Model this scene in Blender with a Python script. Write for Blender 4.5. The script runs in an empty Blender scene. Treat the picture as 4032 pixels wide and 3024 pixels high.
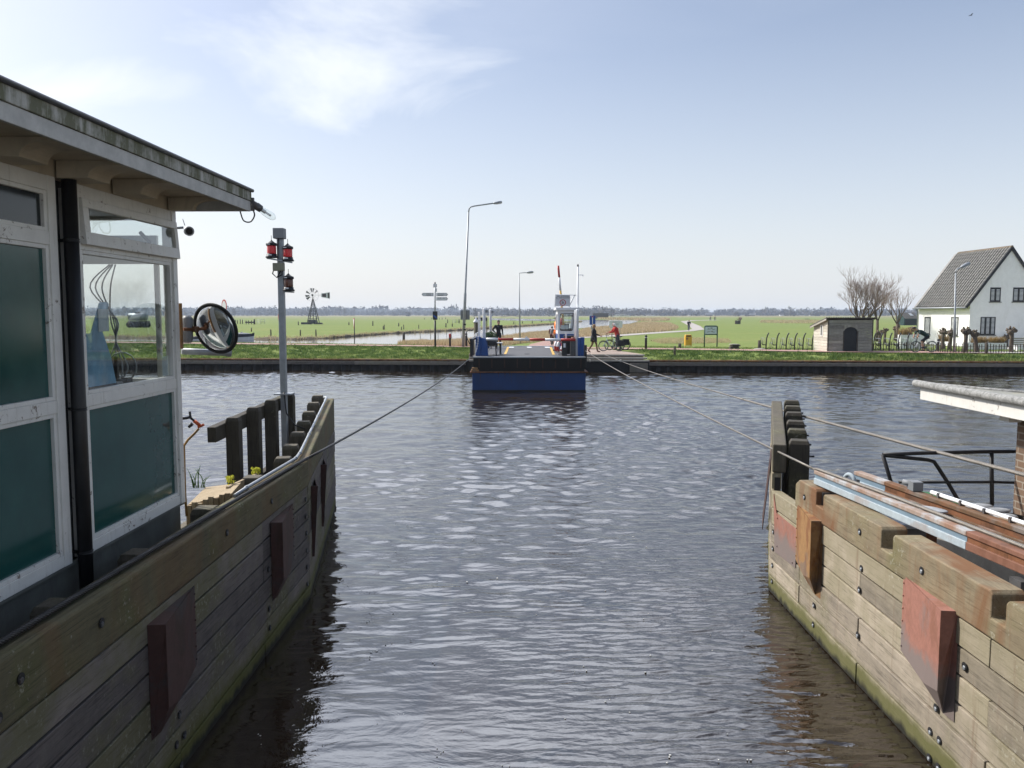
import bpy, bmesh, math, random
import numpy as np
from mathutils import Vector, Matrix
random.seed(7)
R = math.radians
SC = bpy.context.scene
COL = SC.collection
# ------------------------------------------------------------------ camera, sky, sun, exposure
CAMH = 3.6
F_PX, CU, CV, HOR = 3245.0, 2016.0, 1512.0, 1236.0          # photograph pixels (4032 x 3024)
TILT = math.atan((CV - HOR) / F_PX)
cam = bpy.data.cameras.new("camera"); cam_o = bpy.data.objects.new("camera", cam); COL.objects.link(cam_o)
cam.sensor_fit = 'HORIZONTAL'; cam.sensor_width = 36.0; cam.lens = 36.0 * F_PX / 4032.0
cam.clip_start = 0.05; cam.clip_end = 20000
cam_o.location = (0, 0, CAMH); cam_o.rotation_euler = (math.pi / 2 - TILT, 0, 0)
SC.camera = cam_o
SUN_AZ, SUN_EL = R(-62), R(41)                               # azimuth clockwise from +Y (the view direction)
w = bpy.data.worlds.new("World"); SC.world = w; w.use_nodes = True
def build_world():
    nt = w.node_tree; nt.nodes.clear(); N = nt.nodes.new; L = nt.links.new
    out = N('ShaderNodeOutputWorld'); bg = N('ShaderNodeBackground'); L(bg.outputs[0], out.inputs[0])
    bg.inputs[1].default_value = 0.1
    sky = N('ShaderNodeTexSky'); sky.sky_type = 'NISHITA'; sky.sun_disc = False
    sky.sun_elevation = SUN_EL; sky.sun_rotation = SUN_AZ
    sky.altitude = 0; sky.air_density = 1.0; sky.dust_density = 2.2; sky.ozone_density = 2.2
    tc = N('ShaderNodeTexCoord'); sep = N('ShaderNodeSeparateXYZ'); L(tc.outputs['Generated'], sep.inputs[0])
    def M(op, a, b=None, c=None, clamp=False):
        n = N('ShaderNodeMath'); n.operation = op; n.use_clamp = clamp
        for i, v in enumerate((a, b, c)):
            if v is None: continue
            if isinstance(v, (int, float)): n.inputs[i].default_value = v
            else: L(v, n.inputs[i])
        return n.outputs[0]
    zc = M('ADD', M('MAXIMUM', sep.outputs[2], 0.0), 0.12)
    px, py = M('DIVIDE', sep.outputs[0], zc), M('DIVIDE', sep.outputs[1], zc)
    cmb = N('ShaderNodeCombineXYZ'); L(px, cmb.inputs[0]); L(py, cmb.inputs[1])
    def noise(scale, det, rough, dist=0.0, vec=cmb.outputs[0]):
        n = N('ShaderNodeTexNoise'); n.inputs['Scale'].default_value = scale; n.inputs['Detail'].default_value = det
        n.inputs['Roughness'].default_value = rough; n.inputs['Distortion'].default_value = dist; L(vec, n.inputs['Vector']); return n.outputs[0]
    n1 = noise(1.1, 9, .62, .7); n2 = noise(.35, 4, .5, .2)
    # the big thin cloud high on the left: a patch of the sky, ragged by noise
    dx, dy = M('SUBTRACT', px, -0.44), M('SUBTRACT', py, 2.42)
    rr = M('SQRT', M('ADD', M('POWER', M('DIVIDE', dx, 0.50), 2.0), M('POWER', M('DIVIDE', dy, 0.72), 2.0)))
    patch = M('SUBTRACT', 1.25, rr)
    dx2, dy2 = M('ADD', px, 1.35), M('SUBTRACT', py, 2.5)
    rr2 = M('SQRT', M('ADD', M('POWER', M('DIVIDE', dx2, 0.9), 2.0), M('POWER', M('DIVIDE', dy2, 0.42), 2.0)))
    patch = M('MAXIMUM', patch, M('SUBTRACT', 1.0, rr2))
    dens = M('ADD', M('MULTIPLY', patch, .85), M('MULTIPLY', M('SUBTRACT', n1, .5), 2.0))
    mr = N('ShaderNodeMapRange'); mr.interpolation_type = 'SMOOTHSTEP'; L(dens, mr.inputs[0])
    mr.inputs[1].default_value = 0.0; mr.inputs[2].default_value = 1.25; mr.inputs[3].default_value = 0; mr.inputs[4].default_value = .9
    # faint cirrus veil everywhere, thicker to the left
    veil = M('ADD', M('MULTIPLY', M('SUBTRACT', n2, .38), 1.3), M('MULTIPLY', px, -.14), clamp=True)
    veil = M('MULTIPLY', M('MULTIPLY', veil, noise(1.7, 6, .6, 1.0)), .9)
    low = M('SUBTRACT', 1.0, M('DIVIDE', sep.outputs[2], .42), clamp=True)       # thickening haze towards the horizon
    lowp = M('MULTIPLY', M('POWER', low, 1.5), .62)
    fac = M('MAXIMUM', M('MAXIMUM', mr.outputs[0], M('ADD', veil, .13)), M('ADD', lowp, .08), clamp=True)
    white = N('ShaderNodeRGB'); white.outputs[0].default_value = (7.5, 7.8, 8.2, 1)
    hsv = N('ShaderNodeMix'); hsv.data_type = 'RGBA'; hsv.blend_type = 'MULTIPLY'; hsv.inputs[0].default_value = 1.0
    L(sky.outputs[0], hsv.inputs[6]); hsv.inputs[7].default_value = (1.03, .995, 1.02, 1)
    mx = N('ShaderNodeMix'); mx.data_type = 'RGBA'; L(fac, mx.inputs[0]); L(hsv.outputs[2], mx.inputs[6]); L(white.outputs[0], mx.inputs[7])
    # bright patch added to the unseen sky above the picture for brighter water reflections
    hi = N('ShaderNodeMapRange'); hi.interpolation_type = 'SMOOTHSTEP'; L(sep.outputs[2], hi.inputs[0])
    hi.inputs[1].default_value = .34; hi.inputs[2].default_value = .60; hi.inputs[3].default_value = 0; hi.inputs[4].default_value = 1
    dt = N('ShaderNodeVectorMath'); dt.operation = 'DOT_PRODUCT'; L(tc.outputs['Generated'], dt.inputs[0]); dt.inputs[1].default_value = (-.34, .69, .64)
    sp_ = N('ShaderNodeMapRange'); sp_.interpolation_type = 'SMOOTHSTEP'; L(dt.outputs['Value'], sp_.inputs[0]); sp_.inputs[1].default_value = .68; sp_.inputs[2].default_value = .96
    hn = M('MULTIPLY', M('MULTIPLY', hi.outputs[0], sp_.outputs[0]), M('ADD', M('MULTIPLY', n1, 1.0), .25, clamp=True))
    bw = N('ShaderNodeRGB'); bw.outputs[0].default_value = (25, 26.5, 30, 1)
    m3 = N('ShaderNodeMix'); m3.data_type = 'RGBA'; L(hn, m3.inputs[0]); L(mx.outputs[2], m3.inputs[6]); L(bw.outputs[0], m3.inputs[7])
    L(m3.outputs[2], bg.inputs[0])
build_world()
sun = bpy.data.lights.new("sun", 'SUN'); sun_o = bpy.data.objects.new("sun", sun); COL.objects.link(sun_o)
sun.energy = 3.7; sun.angle = R(0.53); sun.color = (1.0, .95, .87)
SUN_DIR = Vector((math.sin(SUN_AZ) * math.cos(SUN_EL), math.cos(SUN_AZ) * math.cos(SUN_EL), math.sin(SUN_EL)))
sun_o.rotation_euler = SUN_DIR.to_track_quat('Z', 'Y').to_euler()
sun_o.location = (-30, 20, 40)
SC.view_settings.view_transform = 'Standard'; SC.view_settings.look = 'None'
SC.view_settings.exposure = 0.5; SC.view_settings.gamma = 1.0
SC.render.engine = 'CYCLES'
SC.cycles.use_denoising = True; SC.cycles.max_bounces = 6; SC.cycles.transparent_max_bounces = 12
SC.cycles.sample_clamp_indirect = 6.0; SC.cycles.caustics_reflective = False; SC.cycles.caustics_refractive = False

# ------------------------------------------------------------------ from a photograph pixel to a point of the place
CT, ST = math.cos(TILT), math.sin(TILT)
def ray(u, v):
    a = (u - CU) / F_PX; b = -(v - CV) / F_PX
    return Vector((a, CT + b * ST, -ST + b * CT))
O = Vector((0, 0, CAMH))
def pZ(u, v, z): d = ray(u, v); return O + d * ((z - CAMH) / d.z)
def pY(u, v, y): d = ray(u, v); return O + d * (y / d.y)
def pX(u, v, x): d = ray(u, v); return O + d * (x / d.x)
def Yq(x): return 51.8 - 0.067 * x
PATH_X = [-220, -135, -29, 12.3, 21.6, 31.5, 72, 200]; PATH_Y = [125, 99, 71, 58.5, 54.9, 53.3, 50.5, 42]
def sst(t): t = np.clip(t, 0, 1); return t * t * (3 - 2 * t)
def gz(x, y):
    """height of the land beyond the quay"""
    yq = 51.8 - 0.067 * np.asarray(x, float); yp = np.interp(x, PATH_X, PATH_Y)
    d = (np.asarray(y, float) - yq) / np.maximum(yp - 1.0 - yq, .5)
    return .70 + .34 * sst(d) - .24 * sst((y - yp - 2.5) / 9.0)
def g(u, v):
    z = 1.0
    for _ in range(40):
        p = pZ(u, v, z); z = .5 * z + .5 * float(gz(p.x, p.y))
    return Vector((p.x, p.y, z))
def gat(u, y):
    """ground point in column u at distance y"""
    x = (u - CU) / F_PX * y
    return Vector((x, y, float(gz(x, y))))

# ------------------------------------------------------------------ mesh builder
class MB:
    def __init__(s): s.V = []; s.F = []; s.M = []; s.S = []
    def add(s, vs, fs, m=0, sm=False):
        o = len(s.V); s.V.extend([tuple(v) for v in vs])
        for f in fs: s.F.append(tuple(i + o for i in f)); s.M.append(m); s.S.append(sm)
        return s
    def box(s, c, d, m=0, rz=0.0, rot=None):
        x, y, z = d[0] / 2, d[1] / 2, d[2] / 2
        vs = [Vector(p) for p in ((-x,-y,-z),(x,-y,-z),(x,y,-z),(-x,y,-z),(-x,-y,z),(x,-y,z),(x,y,z),(-x,y,z))]
        mt = rot if rot is not None else Matrix.Rotation(rz, 3, 'Z')
        c = Vector(c)
        return s.add([c + mt @ v for v in vs], ((0,3,2,1),(4,5,6,7),(0,1,5,4),(1,2,6,5),(2,3,7,6),(3,0,4,7)), m)
    def bb(s, x0, x1, y0, y1, z0, z1, m=0):
        return s.box(((x0+x1)/2, (y0+y1)/2, (z0+z1)/2), (abs(x1-x0), abs(y1-y0), abs(z1-z0)), m)
    def beam(s, p0, p1, wd, ht, m=0, up=(0,0,1)):
        p0, p1 = Vector(p0), Vector(p1); d = p1 - p0; L = d.length; d = d.normalized(); up = Vector(up)
        if abs(d.dot(up)) > .98: up = Vector((0,1,0))
        sx = d.cross(up).normalized(); sz = sx.cross(d).normalized()
        return s.box((p0 + p1) / 2, (wd, L, ht), m, rot=Matrix((sx, d, sz)).transposed())
    def tube(s, pts, r, n=8, m=0, caps=True, sm=True):
        pts = [Vector(p) for p in pts]; k = len(pts)
        rs = list(r) if isinstance(r, (list, tuple)) else [r] * k
        t0 = (pts[1] - pts[0]).normalized()
        ref = Vector((0,0,1)) if abs(t0.z) < .9 else Vector((1,0,0))
        nx = t0.cross(ref).normalized(); vs = []
        for i, p in enumerate(pts):
            t = (pts[min(i+1,k-1)] - pts[max(i-1,0)])
            t = t.normalized() if t.length > 1e-9 else t0
            nx = (nx - t * nx.dot(t)); nx = nx.normalized() if nx.length > 1e-6 else t.orthogonal().normalized()
            ny = t.cross(nx)
            for j in range(n):
                a = 2 * math.pi * j / n; vs.append(p + (nx * math.cos(a) + ny * math.sin(a)) * rs[i])
        fs = [(i*n+j, i*n+(j+1)%n, (i+1)*n+(j+1)%n, (i+1)*n+j) for i in range(k-1) for j in range(n)]
        s.add(vs, fs, m, sm)
        if caps:
            o = len(s.V) - n * k
            s.F.append(tuple(o + j for j in reversed(range(n)))); s.M.append(m); s.S.append(False)
            s.F.append(tuple(o + (k-1)*n + j for j in range(n))); s.M.append(m); s.S.append(False)
        return s
    def lathe(s, prof, c=(0,0,0), n=16, m=0, sm=True, rot=None):
        c = Vector(c); vs = []
        for r, z in prof:
            for j in range(n):
                a = 2*math.pi*j/n; v = Vector((r*math.cos(a), r*math.sin(a), z)); vs.append(c + (rot @ v if rot is not None else v))
        k = len(prof)
        fs = [(i*n+j, i*n+(j+1)%n, (i+1)*n+(j+1)%n, (i+1)*n+j) for i in range(k-1) for j in range(n)]
        fs += [tuple(reversed(range(n))), tuple((k-1)*n + j for j in range(n))]
        return s.add(vs, fs, m, sm)
    def ell(s, c, r, m=0, n=10, rot=None):
        c = Vector(c); r = (r,r,r) if isinstance(r,(int,float)) else r; vs = []; k = max(5, n*2//3)
        for i in range(k+1):
            t = math.pi*i/k
            for j in range(n):
                a = 2*math.pi*j/n
                v = Vector((r[0]*max(math.sin(t),1e-4)*math.cos(a), r[1]*max(math.sin(t),1e-4)*math.sin(a), -r[2]*math.cos(t)))
                vs.append(c + (rot @ v if rot is not None else v))
        fs = [(i*n+j, i*n+(j+1)%n, (i+1)*n+(j+1)%n, (i+1)*n+j) for i in range(k) for j in range(n)]
        return s.add(vs, fs, m, True)
    def prism(s, poly, ext, m=0):
        """planar polygon (3D points) pushed along the vector ext"""
        ext = Vector(ext); a = [Vector(p) for p in poly]; n = len(a)
        vs = a + [p + ext for p in a]
        fs = [tuple(reversed(range(n))), tuple(range(n, 2*n))] + [(i, (i+1)%n, n+(i+1)%n, n+i) for i in range(n)]
        return s.add(vs, fs, m)
    def torus(s, c, RR, r, m=0, n=24, k=8, axis='y', rot=None):
        c = Vector(c); vs = []
        for i in range(n):
            a = 2*math.pi*i/n
            for j in range(k):
                b = 2*math.pi*j/k; q = RR + r*math.cos(b)
                v = Vector((q*math.cos(a), q*math.sin(a), r*math.sin(b)))
                if axis == 'y': v = Vector((v.x, v.z, v.y))
                elif axis == 'x': v = Vector((v.z, v.x, v.y))
                vs.append(c + (rot @ v if rot is not None else v))
        fs = [(i*k+j, ((i+1)%n)*k+j, ((i+1)%n)*k+(j+1)%k, i*k+(j+1)%k) for i in range(n) for j in range(k)]
        return s.add(vs, fs, m, True)
    def build(s, name, mat, parent=None, world=False, bevel=0.0, fix=True, label=None):
        me = bpy.data.meshes.new(name)
        vs = s.V
        if world and parent is not None:
            root = parent
            while root.parent is not None: root = root.parent
            inv = (Matrix.Translation(root.location) @ root.rotation_euler.to_matrix().to_4x4()).inverted()
            vs = [tuple(inv @ Vector(v)) for v in vs]
        me.from_pydata(vs, [], s.F)
        mats = mat if isinstance(mat, (list, tuple)) else [mat]
        for mm in mats: me.materials.append(mm)
        me.polygons.foreach_set('material_index', s.M); me.polygons.foreach_set('use_smooth', s.S)
        if fix:
            bm = bmesh.new(); bm.from_mesh(me); bmesh.ops.recalc_face_normals(bm, faces=bm.faces); bm.to_mesh(me); bm.free()
        me.update()
        o = bpy.data.objects.new(name, me); COL.objects.link(o)
        if parent is not None: o.parent = parent
        if bevel > 0:
            b = o.modifiers.new('bevel', 'BEVEL'); b.width = bevel; b.segments = 2; b.limit_method = 'ANGLE'; b.angle_limit = R(40)
        if label: o['label'] = label
        return o
def raw(name, V, Fq, mat, smooth=False, parent=None):
    me = bpy.data.meshes.new(name); V = np.asarray(V, np.float32); Fq = np.asarray(Fq, np.int32); k = Fq.shape[1]
    me.vertices.add(len(V)); me.vertices.foreach_set('co', V.ravel())
    me.loops.add(Fq.size); me.loops.foreach_set('vertex_index', Fq.ravel())
    me.polygons.add(len(Fq)); me.polygons.foreach_set('loop_start', np.arange(0, Fq.size, k, dtype=np.int32))
    me.polygons.foreach_set('loop_total', np.full(len(Fq), k, np.int32))
    if smooth: me.polygons.foreach_set('use_smooth', np.ones(len(Fq), bool))
    me.materials.append(mat); me.update(calc_edges=True); me.validate()
    o = bpy.data.objects.new(name, me); COL.objects.link(o)
    if parent is not None: o.parent = parent
    return o
def lerp(a, b, t): return Vector(a)+(Vector(b)-Vector(a))*t
def tag(o, label=None, cat=None, group=None, kind=None):
    if label: o['label'] = label
    if cat: o['category'] = cat
    if group: o['group'] = group
    if kind: o['kind'] = kind
    return o
def thing(name, label, cat, loc=(0,0,0), rz=0.0, group=None):
    o = bpy.data.objects.new(name, None); COL.objects.link(o); o.empty_display_size = .2
    o.location = loc; o.rotation_euler = (0,0,rz)
    return tag(o, label, cat, group)
def dup(o, loc=None, rz=None, label=None, parent=None, scale=None):
    c = o.copy(); COL.objects.link(c)
    if parent is not None: c.parent = parent
    if loc is not None: c.location = loc
    if rz is not None: c.rotation_euler = (0,0,rz)
    if scale is not None: c.scale = (scale,)*3
    if label: c['label'] = label
    for ch in list(o.children): dup(ch, parent=c)
    return c
def text(name, s, size, mat, loc, rot, parent, align='CENTER', ext=0.002, sx=1.0):
    cu = bpy.data.curves.new(name, 'FONT'); cu.body = s; cu.size = size; cu.align_x = align; cu.align_y = 'CENTER'; cu.extrude = ext; cu.offset = size*.012
    t = bpy.data.objects.new(name, cu); COL.objects.link(t)
    dg = bpy.context.evaluated_depsgraph_get(); dg.update()
    me = bpy.data.meshes.new_from_object(t.evaluated_get(dg)); bpy.data.objects.remove(t)
    me.materials.clear(); me.materials.append(mat)
    o = bpy.data.objects.new(name, me); COL.objects.link(o); o.parent = parent; o.location = loc; o.rotation_euler = rot; o.scale = (sx,1,1)
    return o

# ------------------------------------------------------------------ materials
def new_mat(name):
    m = bpy.data.materials.new(name); m.use_nodes = True; nt = m.node_tree; nt.nodes.clear()
    out = nt.nodes.new('ShaderNodeOutputMaterial'); b = nt.nodes.new('ShaderNodeBsdfPrincipled'); nt.links.new(b.outputs[0], out.inputs[0])
    return m, nt, b
class NT:
    def __init__(s, nt): s.nt = nt
    def n(s, t, **k):
        x = s.nt.nodes.new(t)
        for a, b in k.items(): setattr(x, a, b)
        return x
    def l(s, a, b): s.nt.links.new(a, b)
    def coord(s, scale=(1,1,1), kind='Object', rot=(0,0,0)):
        tc = s.n('ShaderNodeTexCoord'); mp = s.n('ShaderNodeMapping'); mp.inputs['Scale'].default_value = scale; mp.inputs['Rotation'].default_value = rot
        if kind == 'World':
            ge = s.n('ShaderNodeNewGeometry'); s.l(ge.outputs['Position'], mp.inputs[0])
        else: s.l(tc.outputs[kind], mp.inputs[0])
        return mp.outputs[0]
    def noise(s, vec, scale, det=6, rough=.6, dist=0):
        n = s.n('ShaderNodeTexNoise'); n.inputs['Scale'].default_value = scale; n.inputs['Detail'].default_value = det
        n.inputs['Roughness'].default_value = rough; n.inputs['Distortion'].default_value = dist
        if vec is not None: s.l(vec, n.inputs['Vector'])
        return n.outputs[0]
    def ramp(s, fac, stops):
        r = s.n('ShaderNodeValToRGB'); e = r.color_ramp.elements
        while len(e) < len(stops): e.new(.5)
        for i, (p, c) in enumerate(stops):
            e[i].position = p; e[i].color = (c[0], c[1], c[2], 1) if isinstance(c, (tuple, list)) else (c, c, c, 1)
        s.l(fac, r.inputs[0]); return r.outputs[0]
    def mix(s, fac, a, b, mode='MIX'):
        m = s.n('ShaderNodeMix', data_type='RGBA', blend_type=mode)
        for i, v in ((0, fac), (6, a), (7, b)):
            if isinstance(v, (int, float)): m.inputs[i].default_value = v if i == 0 else (v, v, v, 1)
            elif isinstance(v, (tuple, list)): m.inputs[i].default_value = (v[0], v[1], v[2], 1)
            else: s.l(v, m.inputs[i])
        return m.outputs[2]
    def math(s, op, a, b=0.0, clamp=False):
        m = s.n('ShaderNodeMath', operation=op, use_clamp=clamp)
        for i, v in ((0, a), (1, b)):
            if isinstance(v, (int, float)): m.inputs[i].default_value = v
            else: s.l(v, m.inputs[i])
        return m.outputs[0]
    def bump(s, h, strength=.3, dist=.01, normal=None):
        b = s.n('ShaderNodeBump'); b.inputs['Strength'].default_value = strength; b.inputs['Distance'].default_value = dist; s.l(h, b.inputs['Height'])
        if normal is not None: s.l(normal, b.inputs['Normal'])
        return b.outputs[0]
    def island(s):
        return s.n('ShaderNodeNewGeometry').outputs['Random Per Island']
    def sep(s, vec):
        x = s.n('ShaderNodeSeparateXYZ'); s.l(vec, x.inputs[0]); return x.outputs
def mat_plain(name, col, rough=.6, metal=0.0, var=.25, scale=6.0, bump=.15, dirt=None, dirt_amt=.35, spec=.4):
    """paint, metal or plastic with uneven tone and some grime"""
    m, nt, b = new_mat(name); T = NT(nt); v = T.coord((1,1,1))
    n = T.noise(v, scale, 8, .65)
    dk = tuple(c*(1-var) for c in col); lt = tuple(min(1, c*(1+var)) for c in col)
    c = T.ramp(n, [(.3, dk), (.7, lt)])
    if dirt is not None:
        n2 = T.noise(T.coord((1,1,.35)), scale*.6, 10, .7, .4)
        c = T.mix(T.ramp(n2, [(.52, 0.0), (.70, dirt_amt)]), c, dirt)
    T.l(c, b.inputs['Base Color']); b.inputs['Metallic'].default_value = metal
    b.inputs['Specular IOR Level'].default_value = spec
    T.l(T.ramp(n, [(.2, max(0,rough-.1)), (.8, min(1,rough+.1))]), b.inputs['Roughness'])
    if bump: T.l(T.bump(T.noise(v, scale*7, 5), bump, .004), b.inputs['Normal'])
    return m
def mat_wood(name, axis, light, mid, dark, moss=(.11,.11,.035), moss_lo=None, moss_amt=.5, rust=0.0, wet=True, pale=.5, olive=0.0):
    """weathered timber, grain along axis, each plank its own tone, moss in patches, green algae just above the water"""
    m, nt, b = new_mat(name); T = NT(nt)
    st = [13,13,13]; st['xyz'.index(axis)] = 1.5
    g1 = T.noise(T.coord(st), 1.0, 9, .7, .5)
    st2 = [70,70,70]; st2['xyz'.index(axis)] = 3.2
    g2 = T.noise(T.coord(st2), 1.0, 5, .65)
    isl = T.island()
    blo = T.noise(T.coord((1,1,1)), 5.5, 7, .68, .4)
    tone = T.math('ADD', T.math('ADD', T.math('MULTIPLY', g1, .42), T.math('MULTIPLY', blo, .42)), T.math('MULTIPLY', isl, .42))
    c = T.ramp(tone, [(.34, dark), (.60, mid), (.86, light)])
    c = T.mix(T.ramp(g2, [(.36, .5), (.47, 0.0)]), c, tuple(x*.45 for x in dark))
    big = T.noise(T.coord((1,1,1)), 1.3, 7, .65, .3)
    mossn = T.math('ADD', T.math('MULTIPLY', big, 1.0), T.math('MULTIPLY', isl, .22))
    c = T.mix(T.ramp(mossn, [(.56, 0.0), (.74, moss_amt)]), c, moss)
    if olive:
        zw = T.sep(T.coord((1,1,1), 'World'))[2]
        zf = T.math('MULTIPLY', .72, T.math('ADD', T.math('ADD', zw, T.math('MULTIPLY', T.math('SUBTRACT', big, .5), .9)), T.math('MULTIPLY', isl, .25)))
        c = T.mix(T.ramp(zf, [(.55, 0.0), (1.0, olive)]), c, (.235,.205,.13))
        run = T.noise(T.coord((7,7,.55)), 1.3, 6, .6, .2); c = T.mix(T.ramp(run, [(.58, 0.0), (.70, .5)]), c, (.16,.10,.06))
    spk = T.noise(T.coord((1,1,1)), 22, 6, .7)
    c = T.mix(T.ramp(T.math('MULTIPLY', spk, T.ramp(big, [(.35,.8),(.65,1.15)])), [(.60, 0.0), (.72, pale)]), c, (.42,.40,.33))
    if rust:
        rn = T.noise(T.coord((.9,.9,.25)), 2.1, 7, .62, .6)
        c = T.mix(T.ramp(rn, [(.47, 0.0), (.64, rust)]), c, (.16,.062,.022))
    if wet:
        z = T.sep(T.coord((1,1,1), 'World'))[2]
        zz = T.math('ADD', z, T.math('MULTIPLY', T.math('SUBTRACT', T.noise(T.coord((4,4,1)), 1.6, 5), .5), .18))
        c = T.mix(T.ramp(zz, [(.16, .85), (.27, 0.0)]), c, (.085,.088,.02))
        c = T.mix(T.ramp(zz, [(.03, .95), (.09, 0.0)]), c, (.012,.012,.01))
    T.l(c, b.inputs['Base Color']); b.inputs['Roughness'].default_value = .82; b.inputs['Specular IOR Level'].default_value = .25
    h = T.math('ADD', T.math('MULTIPLY', g2, .5), T.math('MULTIPLY', g1, .8))
    T.l(T.bump(h, .55, .006), b.inputs['Normal'])
    return m
def mat_rust(name, base=(.30,.105,.065), rust=(.13,.045,.018), amt=.7, grey=(.13,.115,.11), grey_amt=.6, foot=None):
    m, nt, b = new_mat(name); T = NT(nt)
    n = T.noise(T.coord((1.6,1.6,.8)), 2.4, 9, .66, .5); n2 = T.noise(T.coord((1,1,1)), 19, 7, .7)
    c = T.ramp(n2, [(.3, tuple(x*.82 for x in base)), (.7, tuple(min(1,x*1.12) for x in base))])
    c = T.mix(T.ramp(n, [(.48, 0.0), (.60, amt)]), c, rust)
    n3 = T.noise(T.coord((1.2,1.2,1.2)), 1.7, 8, .65, .8)
    c = T.mix(T.ramp(n3, [(.52, 0.0), (.63, grey_amt)]), c, grey)
    if foot:                                                     # paint worn off by boats below this height
        zw = T.sep(T.coord((1,1,1), 'World'))[2]; zf = T.math('ADD', zw, T.math('MULTIPLY', T.math('SUBTRACT', n3, .5), .7))
        c = T.mix(T.ramp(T.math('SUBTRACT', zf, foot-.5), [(.44, .85), (.56, 0.0)]), c, grey)
    T.l(c, b.inputs['Base Color']); b.inputs['Roughness'].default_value = .72; b.inputs['Specular IOR Level'].default_value = .3
    T.l(T.bump(T.math('ADD', n2, n), .35, .004), b.inputs['Normal'])
    return m
def mat_glass(name, tint=(.86,.95,.92), refl=1.0):
    m = bpy.data.materials.new(name); m.use_nodes = True; nt = m.node_tree; nt.nodes.clear(); T = NT(nt)
    out = T.n('ShaderNodeOutputMaterial'); tr = T.n('ShaderNodeBsdfTransparent'); tr.inputs[0].default_value = (*tint, 1)
    gl = T.n('ShaderNodeBsdfGlossy'); gl.inputs['Roughness'].default_value = .02
    fr = T.n('ShaderNodeFresnel'); fr.inputs[0].default_value = 1.5
    mx = T.n('ShaderNodeMixShader'); bf = T.n('ShaderNodeNewGeometry').outputs['Backfacing']; T.l(T.math('MULTIPLY', T.math('MULTIPLY', fr.outputs[0], refl, True), T.math('SUBTRACT', 1.0, bf)), mx.inputs[0]); T.l(tr.outputs[0], mx.inputs[1]); T.l(gl.outputs[0], mx.inputs[2])
    T.l(mx.outputs[0], out.inputs[0]); return m
MT = {}
def mat_old_paint():
    m, nt, b = new_mat('white_paint'); T = NT(nt); n = T.noise(T.coord((1,1,1)), 5, 8, .65)
    c = T.ramp(n, [(.3,(.60,.59,.55)),(.7,(.70,.69,.645))])
    st = T.noise(T.coord((14,14,1.2)), 1.6, 8, .7, .3); c = T.mix(T.ramp(st, [(.56,0.0),(.74,.5)]), c, (.30,.25,.18))
    ch = T.noise(T.coord((1,1,1)), 17, 9, .72, .6); big = T.noise(T.coord((1,1,1)), 2.3, 5, .6)
    k = T.math('ADD', ch, T.math('MULTIPLY', T.math('SUBTRACT', big, .5), .55)); f = T.ramp(k, [(.625,0.0),(.66,.9)])
    c = T.mix(f, c, (.16,.12,.085)); T.l(c, b.inputs['Base Color']); b.inputs['Roughness'].default_value = .55
    T.l(T.bump(T.math('SUBTRACT', T.math('MULTIPLY', n, .2), f), .4, .003), b.inputs['Normal']); return m
MT['white_paint'] = mat_old_paint()
MT['white_clean'] = mat_plain('white_clean', (.76,.77,.78), .4, 0, .06, 4, .05, (.45,.42,.36), .25)
MT['render_white'] = mat_plain('render_white', (.88,.87,.85), .85, 0, .05, 2.5, .25, (.62,.60,.54), .3)
MT['cream'] = mat_plain('cream', (.45,.39,.29), .7, 0, .15, 5, .15, (.16,.12,.08), .5)
MT['green_panel'] = mat_plain('green_panel', (.015,.068,.061), .12, 0, .2, 1.5, 0.0, None, spec=.5)
MT['dark_panel'] = mat_plain('dark_panel', (.016,.022,.024), .08, 0, .2, 1.5, 0.0, None, spec=.5)
MT['plinth'] = mat_plain('plinth', (.11,.115,.10), .8, 0, .3, 3, .3, (.05,.05,.042), .7)
MT['black_plastic'] = mat_plain('black_plastic', (.012,.012,.013), .45, 0, .25, 5, .05, (.06,.055,.05), .3)
MT['black_metal'] = mat_plain('black_metal', (.014,.013,.014), .5, 0, .3, 7, .1, (.07,.06,.05), .25)
MT['galv'] = mat_plain('galv', (.30,.32,.34), .5, .55, .18, 8, .1, (.16,.16,.15), .4)
MT['grey_box'] = mat_plain('grey_box', (.19,.20,.21), .55, 0, .12, 6, .05, (.1,.1,.09), .4)
MT['khaki_box'] = mat_plain('khaki_box', (.21,.21,.15), .55, 0, .12, 6, .05, (.1,.1,.07), .4)
MT['steel_grey'] = mat_plain('steel_grey', (.10,.10,.10), .55, .3, .3, 7, .2, (.16,.07,.03), .5)
MT['rubber'] = mat_plain('rubber', (.014,.014,.014), .75, 0, .3, 9, .1)
MT['red_paint'] = mat_plain('red_paint', (.40,.025,.018), .45, 0, .12, 6, .05)
MT['red_jacket'] = mat_plain('red_jacket', (.42,.022,.014), .8, 0, .2, 9, .1)
MT['maroon'] = mat_plain('maroon', (.10,.022,.03), .8, 0, .25, 9, .1)
MT['black_cloth'] = mat_plain('black_cloth', (.012,.013,.016), .85, 0, .3, 12, .1)
MT['dark_cloth'] = mat_plain('dark_cloth', (.03,.035,.05), .85, 0, .3, 12, .1)
MT['brown_cloth'] = mat_plain('brown_cloth', (.12,.07,.035), .85, 0, .6, 30, .1)
MT['green_cloth'] = mat_plain('green_cloth', (.01,.035,.03), .7, 0, .3, 12, .1)
MT['orange_vest'] = mat_plain('orange_vest', (.85,.19,.02), .7, 0, .1, 8, .05)
MT['skin'] = mat_plain('skin', (.46,.27,.19), .55, 0, .1, 8, .03)
MT['hair_dark'] = mat_plain('hair_dark', (.03,.02,.013), .7, 0, .3, 20, .1)
MT['hair_blond'] = mat_plain('hair_blond', (.30,.19,.09), .7, 0, .3, 20, .1)
MT['hair_white'] = mat_plain('hair_white', (.75,.75,.74), .8, 0, .1, 20, .1)
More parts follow.
